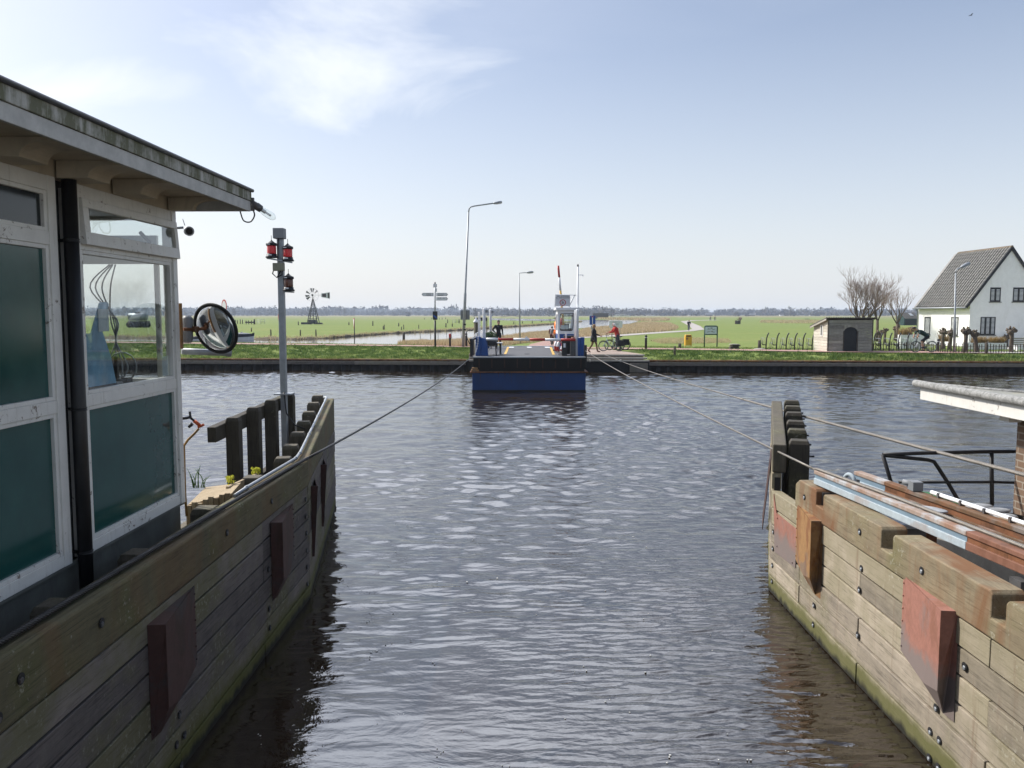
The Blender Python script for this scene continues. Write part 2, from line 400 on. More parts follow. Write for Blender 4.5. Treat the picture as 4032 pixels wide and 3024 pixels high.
MT['leather'] = mat_plain('leather', (.13,.05,.03), .6, 0, .2, 9, .1)
MT['blue_paint'] = mat_plain('blue_paint', (.010,.062,.24), .42, 0, .15, 2.2, .1, (.02,.045,.09), .5)
MT['blue_hull'] = mat_plain('blue_hull', (.004,.030,.12), .5, 0, .18, .9, .1, (.008,.025,.07), .6)
MT['hull_black'] = mat_plain('hull_black', (.008,.0075,.007), .7, 0, .4, 2, .3, (.022,.014,.009), .5)
MT['sign_blue'] = mat_plain('sign_blue', (.008,.06,.30), .4, 0, .05, 5, 0)
MT['deck_grey'] = mat_plain('deck_grey', (.085,.085,.09), .8, 0, .2, 3, .3, (.045,.045,.045), .5)
MT['yellow_paint'] = mat_plain('yellow_paint', (.62,.36,.05), .6, 0, .15, 5, .1, (.2,.15,.08), .4)
MT['yellow_bin'] = mat_plain('yellow_bin', (.66,.36,.015), .5, 0, .1, 5, .05, (.3,.2,.06), .3)
MT['green_frame'] = mat_plain('green_frame', (.012,.06,.035), .5, 0, .15, 5, .05)
MT['sign_white'] = mat_plain('sign_white', (.66,.67,.69), .5, 0, .04, 5, 0, (.4,.4,.38), .25)
MT['map_white'] = mat_plain('map_white', (.55,.62,.66), .4, 0, .12, 9, 0, (.35,.47,.42), .7)
MT['ink'] = mat_plain('ink', (.012,.012,.013), .6, 0, .05, 5, 0)
MT['concrete'] = mat_plain('concrete', (.33,.31,.27), .9, 0, .18, 4, .3, (.15,.14,.11), .5)
MT['old_post'] = mat_plain('old_post', (.075,.062,.048), .9, 0, .35, 9, .3, (.03,.028,.022), .6)
MT['pale_wood'] = mat_wood('pale_wood', 'z', (.46,.37,.25), (.34,.26,.165), (.22,.16,.10), moss_amt=.1, wet=False, pale=.2)
MT['shed_wood'] = mat_wood('shed_wood', 'x', (.46,.43,.37), (.32,.30,.26), (.18,.165,.145), moss_amt=.25, wet=False, pale=.5)
MT['shed_side'] = mat_wood('shed_side', 'y', (.66,.62,.53), (.55,.51,.43), (.38,.35,.28), moss_amt=.1, wet=False, pale=.2)
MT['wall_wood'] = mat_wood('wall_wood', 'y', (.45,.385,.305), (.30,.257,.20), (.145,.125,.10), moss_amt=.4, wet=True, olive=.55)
MT['wall_wood_dark'] = mat_wood('wall_wood_dark', 'y', (.23,.20,.175), (.145,.127,.115), (.07,.062,.058), moss_amt=.6, wet=True, pale=.35)  # same timber as wall_wood, with the left wall's shade in its colour
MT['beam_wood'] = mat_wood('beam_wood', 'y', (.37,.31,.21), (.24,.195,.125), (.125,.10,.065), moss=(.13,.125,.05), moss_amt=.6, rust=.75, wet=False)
MT['beam_wood_dark'] = mat_wood('beam_wood_dark', 'y', (.20,.175,.095), (.13,.115,.065), (.065,.058,.036), moss=(.09,.095,.03), moss_amt=.75, rust=.25, wet=False)  # beam_wood darkened likewise for the shaded left wall
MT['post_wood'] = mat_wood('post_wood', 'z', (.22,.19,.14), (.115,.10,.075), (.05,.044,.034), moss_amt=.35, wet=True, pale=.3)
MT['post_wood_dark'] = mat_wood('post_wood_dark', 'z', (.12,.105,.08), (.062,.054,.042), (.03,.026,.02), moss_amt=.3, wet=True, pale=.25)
MT['wale_wood'] = mat_wood('wale_wood', 'x', (.25,.22,.19), (.17,.15,.13), (.085,.075,.065), moss_amt=.3, wet=False)
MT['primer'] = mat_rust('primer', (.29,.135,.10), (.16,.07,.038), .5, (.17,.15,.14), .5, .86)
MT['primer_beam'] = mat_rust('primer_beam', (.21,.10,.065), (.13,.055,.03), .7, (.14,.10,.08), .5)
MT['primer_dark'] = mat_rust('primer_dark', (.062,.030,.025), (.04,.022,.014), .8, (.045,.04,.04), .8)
MT['rust_steel'] = mat_rust('rust_steel', (.20,.085,.04), (.09,.04,.018), .9, (.06,.045,.035), .5)
MT['rust_ochre'] = mat_rust('rust_ochre', (.27,.15,.06), (.16,.06,.022), .85, (.14,.11,.09), .7)
MT['blue_beam'] = mat_rust('blue_beam', (.36,.42,.455), (.29,.33,.35), .5, (.27,.16,.10), .45)
MT['beam_top'] = mat_rust('beam_top', (.31,.235,.19), (.42,.47,.50), .8, (.24,.12,.07), .7)
MT['web_shade'] = mat_plain('web_shade', (.17,.24,.30), .5, 0, .12, 6, .1)  # shadow on the blue beams' web, put into the colour
MT['rope_steel'] = mat_plain('rope_steel', (.17,.155,.135), .5, .4, .3, 30, .2, (.12,.07,.03), .4)
MT['rope_black'] = mat_plain('rope_black', (.018,.017,.017), .55, .2, .4, 30, .2)
MT['glass'] = mat_glass('glass', (.93,.955,.95), 2.4)
MT['glass_dim'] = mat_glass('glass_dim', (.55,.63,.62), 2.0)
# ================================================================== THE SETTING
rng = np.random.default_rng(11)
def mat_water():
    m, nt, b = new_mat('water'); T = NT(nt)
    b.inputs['Base Color'].default_value = (.019, .0135, .008, 1); b.inputs['Roughness'].default_value = .03
    b.inputs['IOR'].default_value = 2.0; b.inputs['Specular IOR Level'].default_value = .5
    pos = T.n('ShaderNodeNewGeometry').outputs['Position']
    def mp(sc, rz):
        k = T.n('ShaderNodeMapping'); k.inputs['Scale'].default_value = sc; k.inputs['Rotation'].default_value = (0,0,rz); T.l(pos, k.inputs[0]); return k.outputs[0]
    big = T.noise(mp((.16,.10,1), .35), 1.0, 3, .5, .6)
    sx = T.sep(pos)
    # the calm lee along the left wall, gusts elsewhere
    lee = T.math('MULTIPLY', T.ramp(T.math('MULTIPLY', T.math('ADD', sx[0], 3.2), .2), [(.25, 1.0), (.75, 0.0)]),
                 T.ramp(T.math('MULTIPLY', sx[1], .045), [(.42, 1.0), (.72, 0.0)]))
    gust = T.math('MULTIPLY', T.ramp(big, [(.34, .25), (.60, 1.0)]), T.math('SUBTRACT', 1.0, T.math('MULTIPLY', lee, .9)))
    h1 = T.noise(mp((1.7,5.5,1), .10), 1.0, 4, .55, .35)
    h2 = T.noise(mp((5.5,12,1), -.18), 1.0, 3, .55, .5)
    h3 = T.noise(mp((1.5,2.6,1), .3), 1.0, 5, .55, .8)
    a = T.bump(h3, .8, .018)
    mm = T.n('ShaderNodeBump'); mm.inputs['Distance'].default_value = .030; T.l(h1, mm.inputs['Height']); T.l(a, mm.inputs['Normal']); dist = T.ramp(T.math('MULTIPLY', sx[1], .02), [(.45, 1.0), (.9, .35)]); T.l(T.math('MULTIPLY', T.math('MULTIPLY', gust, .75), dist), mm.inputs['Strength'])
    m2 = T.n('ShaderNodeBump'); m2.inputs['Distance'].default_value = .009; T.l(h2, m2.inputs['Height']); T.l(mm.outputs[0], m2.inputs['Normal']); T.l(T.math('MULTIPLY', T.math('MULTIPLY', gust, .6), dist), m2.inputs['Strength'])
    T.l(m2.outputs[0], b.inputs['Normal'])
    return m
MT['water'] = mat_water()
def wave_set(X, Y, n, l0, l1, th0, ths, slope, seed, sharp=.3):
    """n running waves of lengths l0..l1; slope = their joint rms steepness"""
    r = np.random.default_rng(seed); Z = np.zeros_like(X); s1 = slope*math.sqrt(2.0/n)
    for i in range(n):
        lam = l0 * ((l1/l0) ** r.random()); th = r.normal(th0, ths); k = 2*math.pi/lam; ph = k*(X*math.sin(th) + Y*math.cos(th)) + r.random()*6.283
        Z += s1/k*(np.sin(ph) + sharp*.5*np.sin(2*ph + 1.57))
    return Z
def smooth_noise(X, Y, sc, seed):
    r = np.random.default_rng(seed); Z = np.zeros_like(X)
    for i in range(14): a = r.random()*6.28; f = sc*(.4+1.3*r.random()); Z += np.sin(f*(X*math.cos(a)+Y*math.sin(a))+r.random()*6.28)
    return Z/math.sqrt(7)
def build_water():
    nr, nc = 1150, 640
    s = np.linspace(0, 1, nr); y = 4.6 * (62/4.6) ** s
    y = np.concatenate([np.linspace(-10, 4.5, 40), y])
    t = np.linspace(-1, 1, nc); t = np.sign(t) * (.82*np.abs(t)**1.05 + 2.2*np.clip(np.abs(t)-.86, 0, 1)/.14*.9)
    T_, Y_ = np.meshgrid(t, y); X_ = T_ * (np.maximum(Y_, 0) + 4.0)
    fade = np.clip(1.35 - np.abs(T_), .0, 1)
    lee = np.clip((1.6 - X_)/3.2 + .35*smooth_noise(X_, Y_, .55, 4), 0, 1)*np.clip((17 - Y_)/6, 0, 1)      # calm water by the left wall
    gust = np.clip(.75 + .55*smooth_noise(X_, Y_*.7, .30, 9), .25, 1.5)
    far = np.clip((Y_ - 13)/14, 0, 1)
    rg = np.clip((X_+.3)/2.2, 0, 1)*np.clip((15-Y_)/5, 0, 1)
    Z_ = wave_set(X_, Y_, 36, .55, 2.4, .15, .8, .058, 3)*(.35 + .65*far)*(1 - .45*lee)*(1 - .4*rg)
    Z_ += wave_set(X_, Y_, 40, .26, .75, .1, .65, .095, 5)*(1 - .75*lee)*gust
    Z_ += wave_set(X_, Y_, 40, .115, .23, -.08, .21, .15, 7, .9)*(1 - lee)*(gust*.6+.9*rg)*np.clip((16 - Y_)/6, 0, 1)
    Z_ *= fade
    V = np.stack([X_, Y_, Z_], -1).reshape(-1, 3); n, m = X_.shape
    i = np.arange(n-1)[:, None]*m + np.arange(m-1)[None, :]
    F = np.stack([i, i+1, i+m+1, i+m], -1).reshape(-1, 4)
    tag(raw('water', V, F, MT['water'], True), kind='structure')
    # froth bubbles and bits drifting on the calm side
    r = np.random.default_rng(2); mb = MB()
    for k in range(150):
        yy = 5.2+13*r.random()**1.5; xx = -2.3+4.6*r.random()**1.2; q = .003+.007*r.random()**2
        for e in range(r.integers(1,3)): mb.ell((xx+r.normal(0,.02),yy+r.normal(0,.03),.004),(q*(1+r.random()),q*(1+r.random()),.004),0,6)
    m, nt, b = new_mat('froth'); b.inputs['Base Color'].default_value = (.42,.42,.40,1); b.inputs['Roughness'].default_value = .4
    tag(mb.build('froth', m, fix=False), 'scattered white froth flecks drifting on the lock water', 'froth', kind='stuff')
build_water()
# ---- land
def mat_land():
    m, nt, b = new_mat('meadow'); T = NT(nt)
    pos = T.n('ShaderNodeNewGeometry').outputs['Position']
    def mp(sc):
        k = T.n('ShaderNodeMapping'); k.inputs['Scale'].default_value = sc; T.l(pos, k.inputs[0]); return k.outputs[0]
    fine = T.noise(mp((1,1,1)), 1.8, 8, .7); mid = T.noise(mp((.05,.12,1)), 1.0, 6, .6, .3); far = T.noise(mp((.006,.022,1)), 1.0, 6, .62, .2)
    c = T.ramp(fine, [(.3, (.115,.155,.038)), (.55, (.175,.218,.062)), (.75, (.225,.262,.085))])
    c = T.mix(T.ramp(mid, [(.52, 0.0), (.72, .55)]), c, (.245,.235,.085))
    c = T.mix(T.ramp(mid, [(.28, .45), (.42, 0.0)]), c, (.095,.160,.035))
    y = T.sep(pos)[1]
    ff = T.math('ADD', far, T.math('MULTIPLY', T.math('SUBTRACT', y, 350), .00045))
    c = T.mix(T.ramp(ff, [(.58, 0.0), (.74, .8)]), c, (.25,.20,.105))
    T.l(c, b.inputs['Base Color']); b.inputs['Roughness'].default_value = 1; b.inputs['Specular IOR Level'].default_value = .1
    T.l(T.bump(fine, .9, .08), b.inputs['Normal']); return m
MT['meadow'] = mat_land()
def build_ground():
    d = np.concatenate([np.arange(0, 24, .5), np.array([24*(4200/24)**s for s in np.linspace(0, 1, 110)])])
    t = np.linspace(-1, 1, 181); t = np.sign(t)*np.abs(t)**1.3
    D, T_ = np.meshgrid(d, t, indexing='ij'); X = T_ * (140 + D*.95); Y = 51.8 - .067*X + .12 + D
    Z = gz(X, Y)
    bank = (D < 24)
    nz = rng.normal(0, 1, X.shape); nz = (nz + np.roll(nz,1,0) + np.roll(nz,1,1))/3
    Z = Z + np.where(bank, nz*.03, nz*.02)*(D > .6) + np.where(bank, .07*(np.sin(X*1.9+np.sin(Y*1.3)*1.5)*np.sin(Y*2.1+X*.6)+.6*np.sin(X*4.3+Y*3.1)*np.sin(Y*3.7-X*1.1)), 0)*np.clip(D-.6,0,1)*np.clip((np.interp(X,PATH_X,PATH_Y)-1.6-Y)/3,0,1)
    V = np.stack([X,Y,Z], -1).reshape(-1,3); n, m = X.shape
    i = np.arange(n-1)[:,None]*m + np.arange(m-1)[None,:]
    tag(raw('ground', V, np.stack([i,i+1,i+m+1,i+m],-1).reshape(-1,4), MT['meadow'], True), kind='structure')
build_ground()
def ribbon(name, left, right, mat, dz, sub=6, kind='structure', smooth_z=None):
    """a surface strip between two lines on the land, dz above it"""
    def dense(ps):
        out = []
        for a, b in zip(ps[:-1], ps[1:]):
            for k in range(sub): out.append(a + (b-a)*k/sub)
        return out + [ps[-1]]
    l, r = dense([Vector((p[0],p[1])) for p in left]), dense([Vector((p[0],p[1])) for p in right]); V = []; nx = 7
    for a, b in zip(l, r):
        for k in range(nx):
            q = a + (b-a)*k/(nx-1); V.append((q.x, q.y, (float(gz(q.x,q.y)) if smooth_z is None else smooth_z) + dz))
    F = [(i*nx+k, i*nx+k+1, (i+1)*nx+k+1, (i+1)*nx+k) for i in range(len(l)-1) for k in range(nx-1)]
    o = raw(name, V, F, mat); 
    bm = bmesh.new(); bm.from_mesh(o.data); bmesh.ops.recalc_face_normals(bm, faces=bm.faces)
    if sum(f.normal.z for f in bm.faces) < 0: bmesh.ops.reverse_faces(bm, faces=bm.faces)
    bm.to_mesh(o.data); bm.free()
    return tag(o, kind=kind)
MT['path_red'] = mat_plain('path_red', (.33,.20,.165), .9, 0, .12, 1.2, .3, (.2,.15,.12), .4)
MT['path_grey'] = mat_plain('path_grey', (.36,.33,.30), .9, 0, .12, 1.2, .3, (.24,.21,.17), .4)
MT['path_white'] = mat_plain('path_white', (.62,.59,.54), .9, 0, .1, 1.2, .2, (.35,.32,.28), .4)
xs = [-120,-80,-50,-29,-15,-5,3,9,12.3,16,21.6,26,31.3]
ribbon('cycle_path', [(x, np.interp(x,PATH_X,PATH_Y)-1.25) for x in xs], [(x, np.interp(x,PATH_X,PATH_Y)+1.0) for x in xs], MT['path_red'], .09)
xs2 = [31.304,36,42,55,72,110]
ribbon('road', [(x, np.interp(x,PATH_X,PATH_Y)-.95) for x in xs2], [(x, np.interp(x,PATH_X,PATH_Y)+1.3) for x in xs2], MT['path_grey'], .09)
ribbon('crossing_marking', [(29.6, np.interp(29.6,PATH_X,PATH_Y)-.9),(33.2, np.interp(33.2,PATH_X,PATH_Y)-.9)], [(29.0, np.interp(29,PATH_X,PATH_Y)-.2),(32.6, np.interp(32.6,PATH_X,PATH_Y)+.3)], MT['path_white'], .10, kind='structure')
# the lane from the ferry landing into the polder: red first, then pale asphalt bending away to the right
lane = [((2065,1366),(2196,1366)), ((2088,1356),(2192,1355)), ((2135,1345),(2196,1344)), ((2165,1338),(2215,1336))]
ribbon('lane_red', [g(*a) for a, b in lane], [g(*b) for a, b in lane], MT['path_red'], .03)
lane2 = [((2165,1337.6),(2215,1335.6)), ((2300,1325),(2330,1330)), ((2450,1317),(2460,1323)), ((2600,1307),(2610,1312)), ((2700,1301.5),(2730,1304.5)), ((2725,1296),(2774,1298)), ((2716,1286),(2757,1284)), ((2690,1271),(2724,1271)), ((2680,1265.5),(2712,1265.5)), ((2720,1261.5),(2745,1262.5)), ((2800,1259.5),(2840,1260.5))]
ribbon('lane', [g(*a) for a, b in lane2], [g(*b) for a, b in lane2], MT['path_grey'], .032)
# ---- the side channel: one sheet of water on the polder
def mat_channel():
    m, nt, b = new_mat('channel_water'); T = NT(nt)
    b.inputs['Base Color'].default_value = (.03,.03,.03,1); b.inputs['Roughness'].default_value = .06; b.inputs['IOR'].default_value = 1.8
    v = T.coord((.5,1.4,1), 'World'); T.l(T.bump(T.noise(v, 1.5, 4, .55), .12, .03), b.inputs['Normal']); return m
MT['channel_water'] = mat_channel()
ZC = .80
def poly_sheet(name, pts, z, mat, kind='structure'):
    bm = bmesh.new(); vs = [bm.verts.new((p[0],p[1],z)) for p in pts]; f = bm.faces.new(vs); bmesh.ops.triangulate(bm, faces=[f])
    if sum(q.normal.z*q.calc_area() for q in bm.faces) < 0: bmesh.ops.reverse_faces(bm, faces=bm.faces)
    me = bpy.data.meshes.new(name); bm.to_mesh(me); bm.free(); me.materials.append(mat)
    o = bpy.data.objects.new(name, me); COL.objects.link(o); return tag(o, kind=kind)
cz = ZC + .045
near_sh = [(380,1346),(560,1346.5),(700,1347),(880,1348),(1080,1349),(1290,1352.5),(1500,1358),(1560,1358),(1690,1352),(1820,1342),(1980,1330),(2050,1318),(2120,1310),(2190,1304),(2275,1293),(2350,1288),(2480,1274),(2503,1268),(2520,1263)]
far_sh = [(2500,1259),(2420,1258.5),(2288,1259),(2200,1257),(2060,1255),(1927,1254),(1935,1260),(2060,1262.5),(2190,1262.5),(2260,1264),(2292,1267),(2170,1277),(2030,1286),(1865,1297),(1707,1306),(1653,1308),(1517,1315),(1354,1327),(1300,1332),(1160,1338),(1000,1337),(800,1334),(600,1332),(380,1330)]
CH = [pZ(u, v, cz) for u, v in near_sh + far_sh]
poly_sheet('channel_water', CH, cz, MT['channel_water'])
# raised bank along the far side of the channel: earth edge with dry grass
def mat_bank():
    m, nt, b = new_mat('bank_earth'); T = NT(nt); n = T.noise(T.coord((1,1,1),'World'), 1.4, 8, .7)
    T.l(T.ramp(n, [(.3,(.035,.026,.016)),(.55,(.11,.085,.045)),(.75,(.20,.165,.085))]), b.inputs['Base Color']); b.inputs['Roughness'].default_value = 1
    T.l(T.bump(n, 1, .1), b.inputs['Normal']); return m
MT['bank_earth'] = mat_bank()
def bank(name, pix, hgt, wid):
    mb = MB(); pts = []
    P = [pZ(u, v, cz) for u, v in pix]
    for a, b in zip(P[:-1], P[1:]):
        n = max(2, int((b-a).length/1.2))
        for k in range(n): pts.append(a + (b-a)*k/n)
    pts.append(P[-1])
    V = []
    for i, p in enumerate(pts):
        j = 1 + .35*math.sin(i*1.7) + random.uniform(-.3,.3); wv = random.uniform(-.25,.25)*wid
        V += [(p.x, p.y-.05*wid+wv, cz-.02), (p.x, p.y+.18*wid+wv, cz+hgt*.8*j), (p.x, p.y+.45*wid+wv, cz+hgt*j), (p.x, p.y+wid, cz-.04)]
    F = [(i*4+k, i*4+k+1, (i+1)*4+k+1, (i+1)*4+k) for i in range(len(pts)-1) for k in range(3)]
    o = raw(name, V, F, MT['bank_earth']); bm = bmesh.new(); bm.from_mesh(o.data); bmesh.ops.recalc_face_normals(bm, faces=bm.faces)
    if sum(f.normal.z for f in bm.faces) < 0: bmesh.ops.reverse_faces(bm, faces=bm.faces)
    bm.to_mesh(o.data); bm.free(); return tag(o, kind='structure')
bank('channel_bank', far_sh[-14:], .22, 2.6)
# ---- grass and reed blades
def mat_blades(name, stops, rough=.9):
    m, nt, b = new_mat(name); T = NT(nt); pn = T.noise(T.coord((1,1,.3),'World'), 1.1, 4, .6); isl = T.math('ADD', T.math('MULTIPLY', T.island(), .6), T.math('MULTIPLY', T.math('SUBTRACT', pn, .28), .95)); cr = T.ramp(isl, stops); T.l(cr, b.inputs['Base Color']); b.inputs['Roughness'].default_value = rough
    b.inputs['Specular IOR Level'].default_value = .15
    tl = T.n('ShaderNodeBsdfTranslucent'); T.l(cr, tl.inputs[0])
    mx = T.n('ShaderNodeMixShader'); mx.inputs[0].default_value = .35
    out = [x for x in nt.nodes if x.type == 'OUTPUT_MATERIAL'][0]; T.l(b.outputs[0], mx.inputs[1]); T.l(tl.outputs[0], mx.inputs[2]); T.l(mx.outputs[0], out.inputs[0])
    return m
MT['grass'] = mat_blades('grass', [(0,(.10,.15,.035)),(.4,(.165,.23,.06)),(.75,(.25,.31,.10)),(1,(.35,.32,.15))])
MT['reed'] = mat_blades('reed', [(0,(.34,.25,.14)),(.5,(.50,.39,.24)),(1,(.62,.51,.34))])
MT['dry'] = mat_blades('dry', [(0,(.36,.29,.16)),(.5,(.52,.43,.26)),(1,(.36,.36,.15))])
def blades(name, X, Y, Z, hgt, wid, lean, mat, label=None):
    n = len(X); a = rng.random(n)*6.283; h = hgt*(.55+.75*rng.random(n)); lx = rng.normal(0, lean, n)*h; ly = rng.normal(0, lean, n)*h
    w2 = wid*(.6+.8*rng.random(n))/2; dx, dy = np.cos(a)*w2, np.sin(a)*w2
    A = np.stack([X-dx, Y-dy, Z], -1); B = np.stack([X+dx, Y+dy, Z], -1)
    C = np.stack([X+dx*.6+lx*.5, Y+dy*.6+ly*.5, Z+h*.6], -1); D = np.stack([X-dx*.6+lx*.5, Y-dy*.6+ly*.5, Z+h*.6], -1); E = np.stack([X+lx, Y+ly, Z+h], -1)
    V = np.stack([A,B,C,D,E], 1).reshape(-1,3); i = np.arange(n)*5
    F = np.concatenate([np.stack([i,i+1,i+2],-1), np.stack([i,i+2,i+3],-1), np.stack([i+3,i+2,i+4],-1)])
    return tag(raw(name, V, F, mat), label, 'grass' if label else None, kind='stuff')
def scatter_strip(n, x0, x1, front, back, clump=0.0):
    X = x0 + (x1-x0)*rng.random(n); f, b = front(X), back(X); Y = f + (b-f)*rng.random(n)
    if clump:
        k = np.sin(X*3.1+np.sin(Y*2.3)*2)+np.sin(Y*4.1+X*1.7)+np.sin(X*7.9-Y*5.3)*.7; keep = k > rng.normal(-.2, clump, n); X, Y = X[keep], Y[keep]
    return X, Y
pyf = lambda X: np.interp(X, PATH_X, PATH_Y)
qf = lambda X: 51.8 - .067*X
A = scatter_strip(95000, -46, -1.9, lambda X: qf(X)+.15, lambda X: pyf(X)-1.3, .9)
B_ = scatter_strip(34000, 8.6, 48, lambda X: qf(X)+.15, lambda X: pyf(X)-1.3, .9)
C_ = scatter_strip(5000, -4.2, -1.6, lambda X: qf(X)+.15, lambda X: qf(X)+7, .9)
X = np.concatenate([A[0],B_[0],C_[0]]); Y = np.concatenate([A[1],B_[1],C_[1]])
blades('grass', X, Y, gz(X,Y)-.02+.07*(np.sin(X*1.9+np.sin(Y*1.3)*1.5)*np.sin(Y*2.1+X*.6)+.6*np.sin(X*4.3+Y*3.1)*np.sin(Y*3.7-X*1.1))*np.clip(Y-qf(X)-.7,0,1)*np.clip((pyf(X)-1.6-Y)/3,0,1), .11, .05, .5, MT['grass'], 'short green grass on the bank above the quay')
ex = np.concatenate([-46+44*rng.random(5000), 8.6+40*rng.random(4200)]); kk = (np.sin(ex*2.1)+np.sin(ex*5.3+1)+np.sin(ex*.9)) > rng.normal(.2,1,len(ex)); ex = ex[kk]; ey = qf(ex)+.05+.45*rng.random(len(ex))
blades('edge_grass', ex, ey, gz(ex,ey)-.03, .26, .05, .6, MT['grass'], 'ragged longer grass hanging over the quay cap')
nt_ = 1500; sd = rng.random(nt_) < .68; tx = np.where(sd, -46+44*rng.random(nt_), 8.8+39*rng.random(nt_)); ty = qf(tx)+.4+(np.maximum(pyf(tx)-1.8-qf(tx)-.4,.3))*rng.random(nt_)
k_ = 30; X = np.repeat(tx,k_)+rng.normal(0,.13,nt_*k_); Y = np.repeat(ty,k_)+rng.normal(0,.13,nt_*k_)
MT['tussock'] = mat_blades('tussock', [(0,(.05,.09,.02)),(.5,(.09,.15,.035)),(1,(.16,.23,.06))])
blades('tussocks', X, Y, gz(X,Y)-.02, .20, .05, .55, MT['tussock'], 'darker grass tussocks dotted over the bank')
# verge behind the path and rough meadow on the right
A = scatter_strip(30000, 8, 60, lambda X: pyf(X)+1.4, lambda X: pyf(X)+12, .8); B_ = scatter_strip(9000, -60, -4, lambda X: pyf(X)+1.1, lambda X: pyf(X)+3.2, .8)
X = np.concatenate([A[0],B_[0]]); Y = np.concatenate([A[1],B_[1]])
blades('meadow_grass', X, Y, gz(X,Y)-.02, .14, .06, .5, MT['grass'], 'longer tufted grass in the meadow behind the path')
def in_poly(X, Y, poly):
    c = np.zeros(len(X), bool); n = len(poly)
    for i in range(n):
        x1, y1 = poly[i][0], poly[i][1]; x2, y2 = poly[(i+1)%n][0], poly[(i+1)%n][1]
        k = ((y1 > Y) != (y2 > Y)) & (X < (x2-x1)*(Y-y1)/((y2-y1) if y2 != y1 else 1e-9) + x1); c ^= k
    return c
def reed_field(name, pix, n, hgt, wid, label, mat='reed', lean=.12):
    P = [g(u, v) for u, v in pix]
    xs_ = [p.x for p in P]; ys_ = [p.y for p in P]
    # spread evenly as seen: distances drawn so that far parts are not overcrowded
    X = min(xs_) + (max(xs_)-min(xs_))*rng.random(n*3); iy = 1/max(ys_) + (1/min(ys_)-1/max(ys_))*rng.random(n*3); Y = 1/iy
    k = in_poly(X, Y, P); X, Y = X[k][:n], Y[k][:n]
    sc = np.clip(Y/120, .6, 3.0)
    return blades(name, X, Y, gz(X,Y)-.03, hgt, wid*sc, lean, MT[mat], label)
reedA = [(1560,1357),(1660,1348),(1700,1352),(1830,1344),(1980,1332),(2050,1320),(2120,1312),(2190,1307),(2205,1330),(2200,1336),(2130,1345),(2060,1352),(1900,1366),(1820,1368),(1700,1364)]
reed_field('reeds', reedA, 30000, .42, .08, 'dry tan reeds between the channel and the ferry landing')
reedB = [(2235,1330),(2300,1298),(2350,1292),(2480,1280),(2510,1272),(2560,1270),(2640,1274),(2672,1290),(2660,1300),(2600,1306),(2450,1316),(2330,1326)]
reed_field('reed_bed', reedB, 46000, .40, .12, 'wide bed of dry brown reeds beside the bending lane')
reedC = [(2330,1254),(2420,1255),(2520,1256),(2620,1255),(2640,1261),(2560,1266),(2520,1264),(2500,1259),(2400,1258)]
reed_field('far_reeds', reedC, 9000, .9, .12, 'pale reed fringe on the far shore of the channel')
reedD = [(2560,1343),(2620,1336),(2740,1334),(2870,1340),(2880,1350),(2740,1354),(2600,1353)]
reed_field('dry_grass', reedD, 4500, .3, .06, 'patch of dry straw grass behind the yellow bin', 'dry', .5)
reedE = [(3000,1263),(3150,1262),(3260,1263),(3290,1268),(3260,1274),(3100,1273),(2990,1270)]
reed_field('dry_rows', reedE, 6000, .5, .12, 'brown stubble strip across the green field', 'dry', .3)
P = [pZ(u, v, cz) for u, v in far_sh[-14:]]; xs_, ys_ = [], []
for a, b in zip(P[:-1], P[1:]):
    n = int((b-a).length*28); t = rng.random(n); xs_.append(a.x+(b.x-a.x)*t); ys_.append(a.y+(b.y-a.y)*t+rng.random(n)*2.4)
X, Y = np.concatenate(xs_), np.concatenate(ys_)
blades('bank_grass', X, Y, np.full(len(X), cz), .42, .08, .4, MT['dry'], 'dry grass fringe on the far channel bank')
# ---- far woods and villages
def mat_far_tree():
    m, nt, b = new_mat('far_trees'); T = NT(nt)
    T.l(T.ramp(T.island(), [(0,(.07,.06,.05)),(.5,(.12,.10,.085)),(.85,(.11,.11,.075)),(1,(.17,.14,.11))]), b.inputs['Base Color']); b.inputs['Roughness'].default_value = 1
    return m
MT['far_trees'] = mat_far_tree()
def woods(name, spec, label, seed):
    r = np.random.default_rng(seed); Vs = []
    for (u0, u1, Y0, vtop, vvar, step, fill) in spec:
        u = u0
        while u < u1:
            if r.random() < fill:
                y = Y0*(1 + .12*r.normal()); x = (u-CU)/F_PX*y
                zt = CAMH + (HOR - (vtop + vvar*r.normal()))/F_PX*y; zt = max(zt, 4.0)
                rx = step/F_PX*y*(.75+.8*r.random()); k = int(64)
                q = r.normal(0, 1, (k,3)); q /= np.linalg.norm(q, axis=1)[:,None]; q *= (r.random((k,1))**.4)
                c = np.array([x, y, .5*zt]) + q*np.array([rx*1.1, rx, .5*zt]); s = rx*.42*(.6+.8*r.random((k,1,1)))
                tri = r.normal(0, 1, (k,3,3)); tri /= np.linalg.norm(tri, axis=2)[:,:,None]
                v = c[:,None,:] + tri*s*np.array([1.1,1.1,1.25]); v[:,:,2] = np.maximum(v[:,:,2], .3); Vs.append(v.reshape(-1,3))
            u += step*(.7+.6*r.random())
    V = np.concatenate(Vs); F = np.arange(len(V)).reshape(-1,3)
    return tag(raw(name, V, F, MT['far_trees']), label, 'woods', kind='stuff')
woods('woods', [(-300,1396,1500,1213,.8,9,1.0),(-300,1396,1530,1217,.7,8,1.0),(-300,1396,1480,1222,.8,7,1.0)], 'dense dark wood along the horizon on the left', 1)
woods('far_woods', [(-300,2000,2300,1213,4.0,13,.8),(1290,1370,2300,1210,3,14,1),(1390,1900,1900,1221,2.8,10,.95),(1390,1900,1500,1228,2,8,.9)], 'hazy broken line of bare trees beyond the left wood', 2)
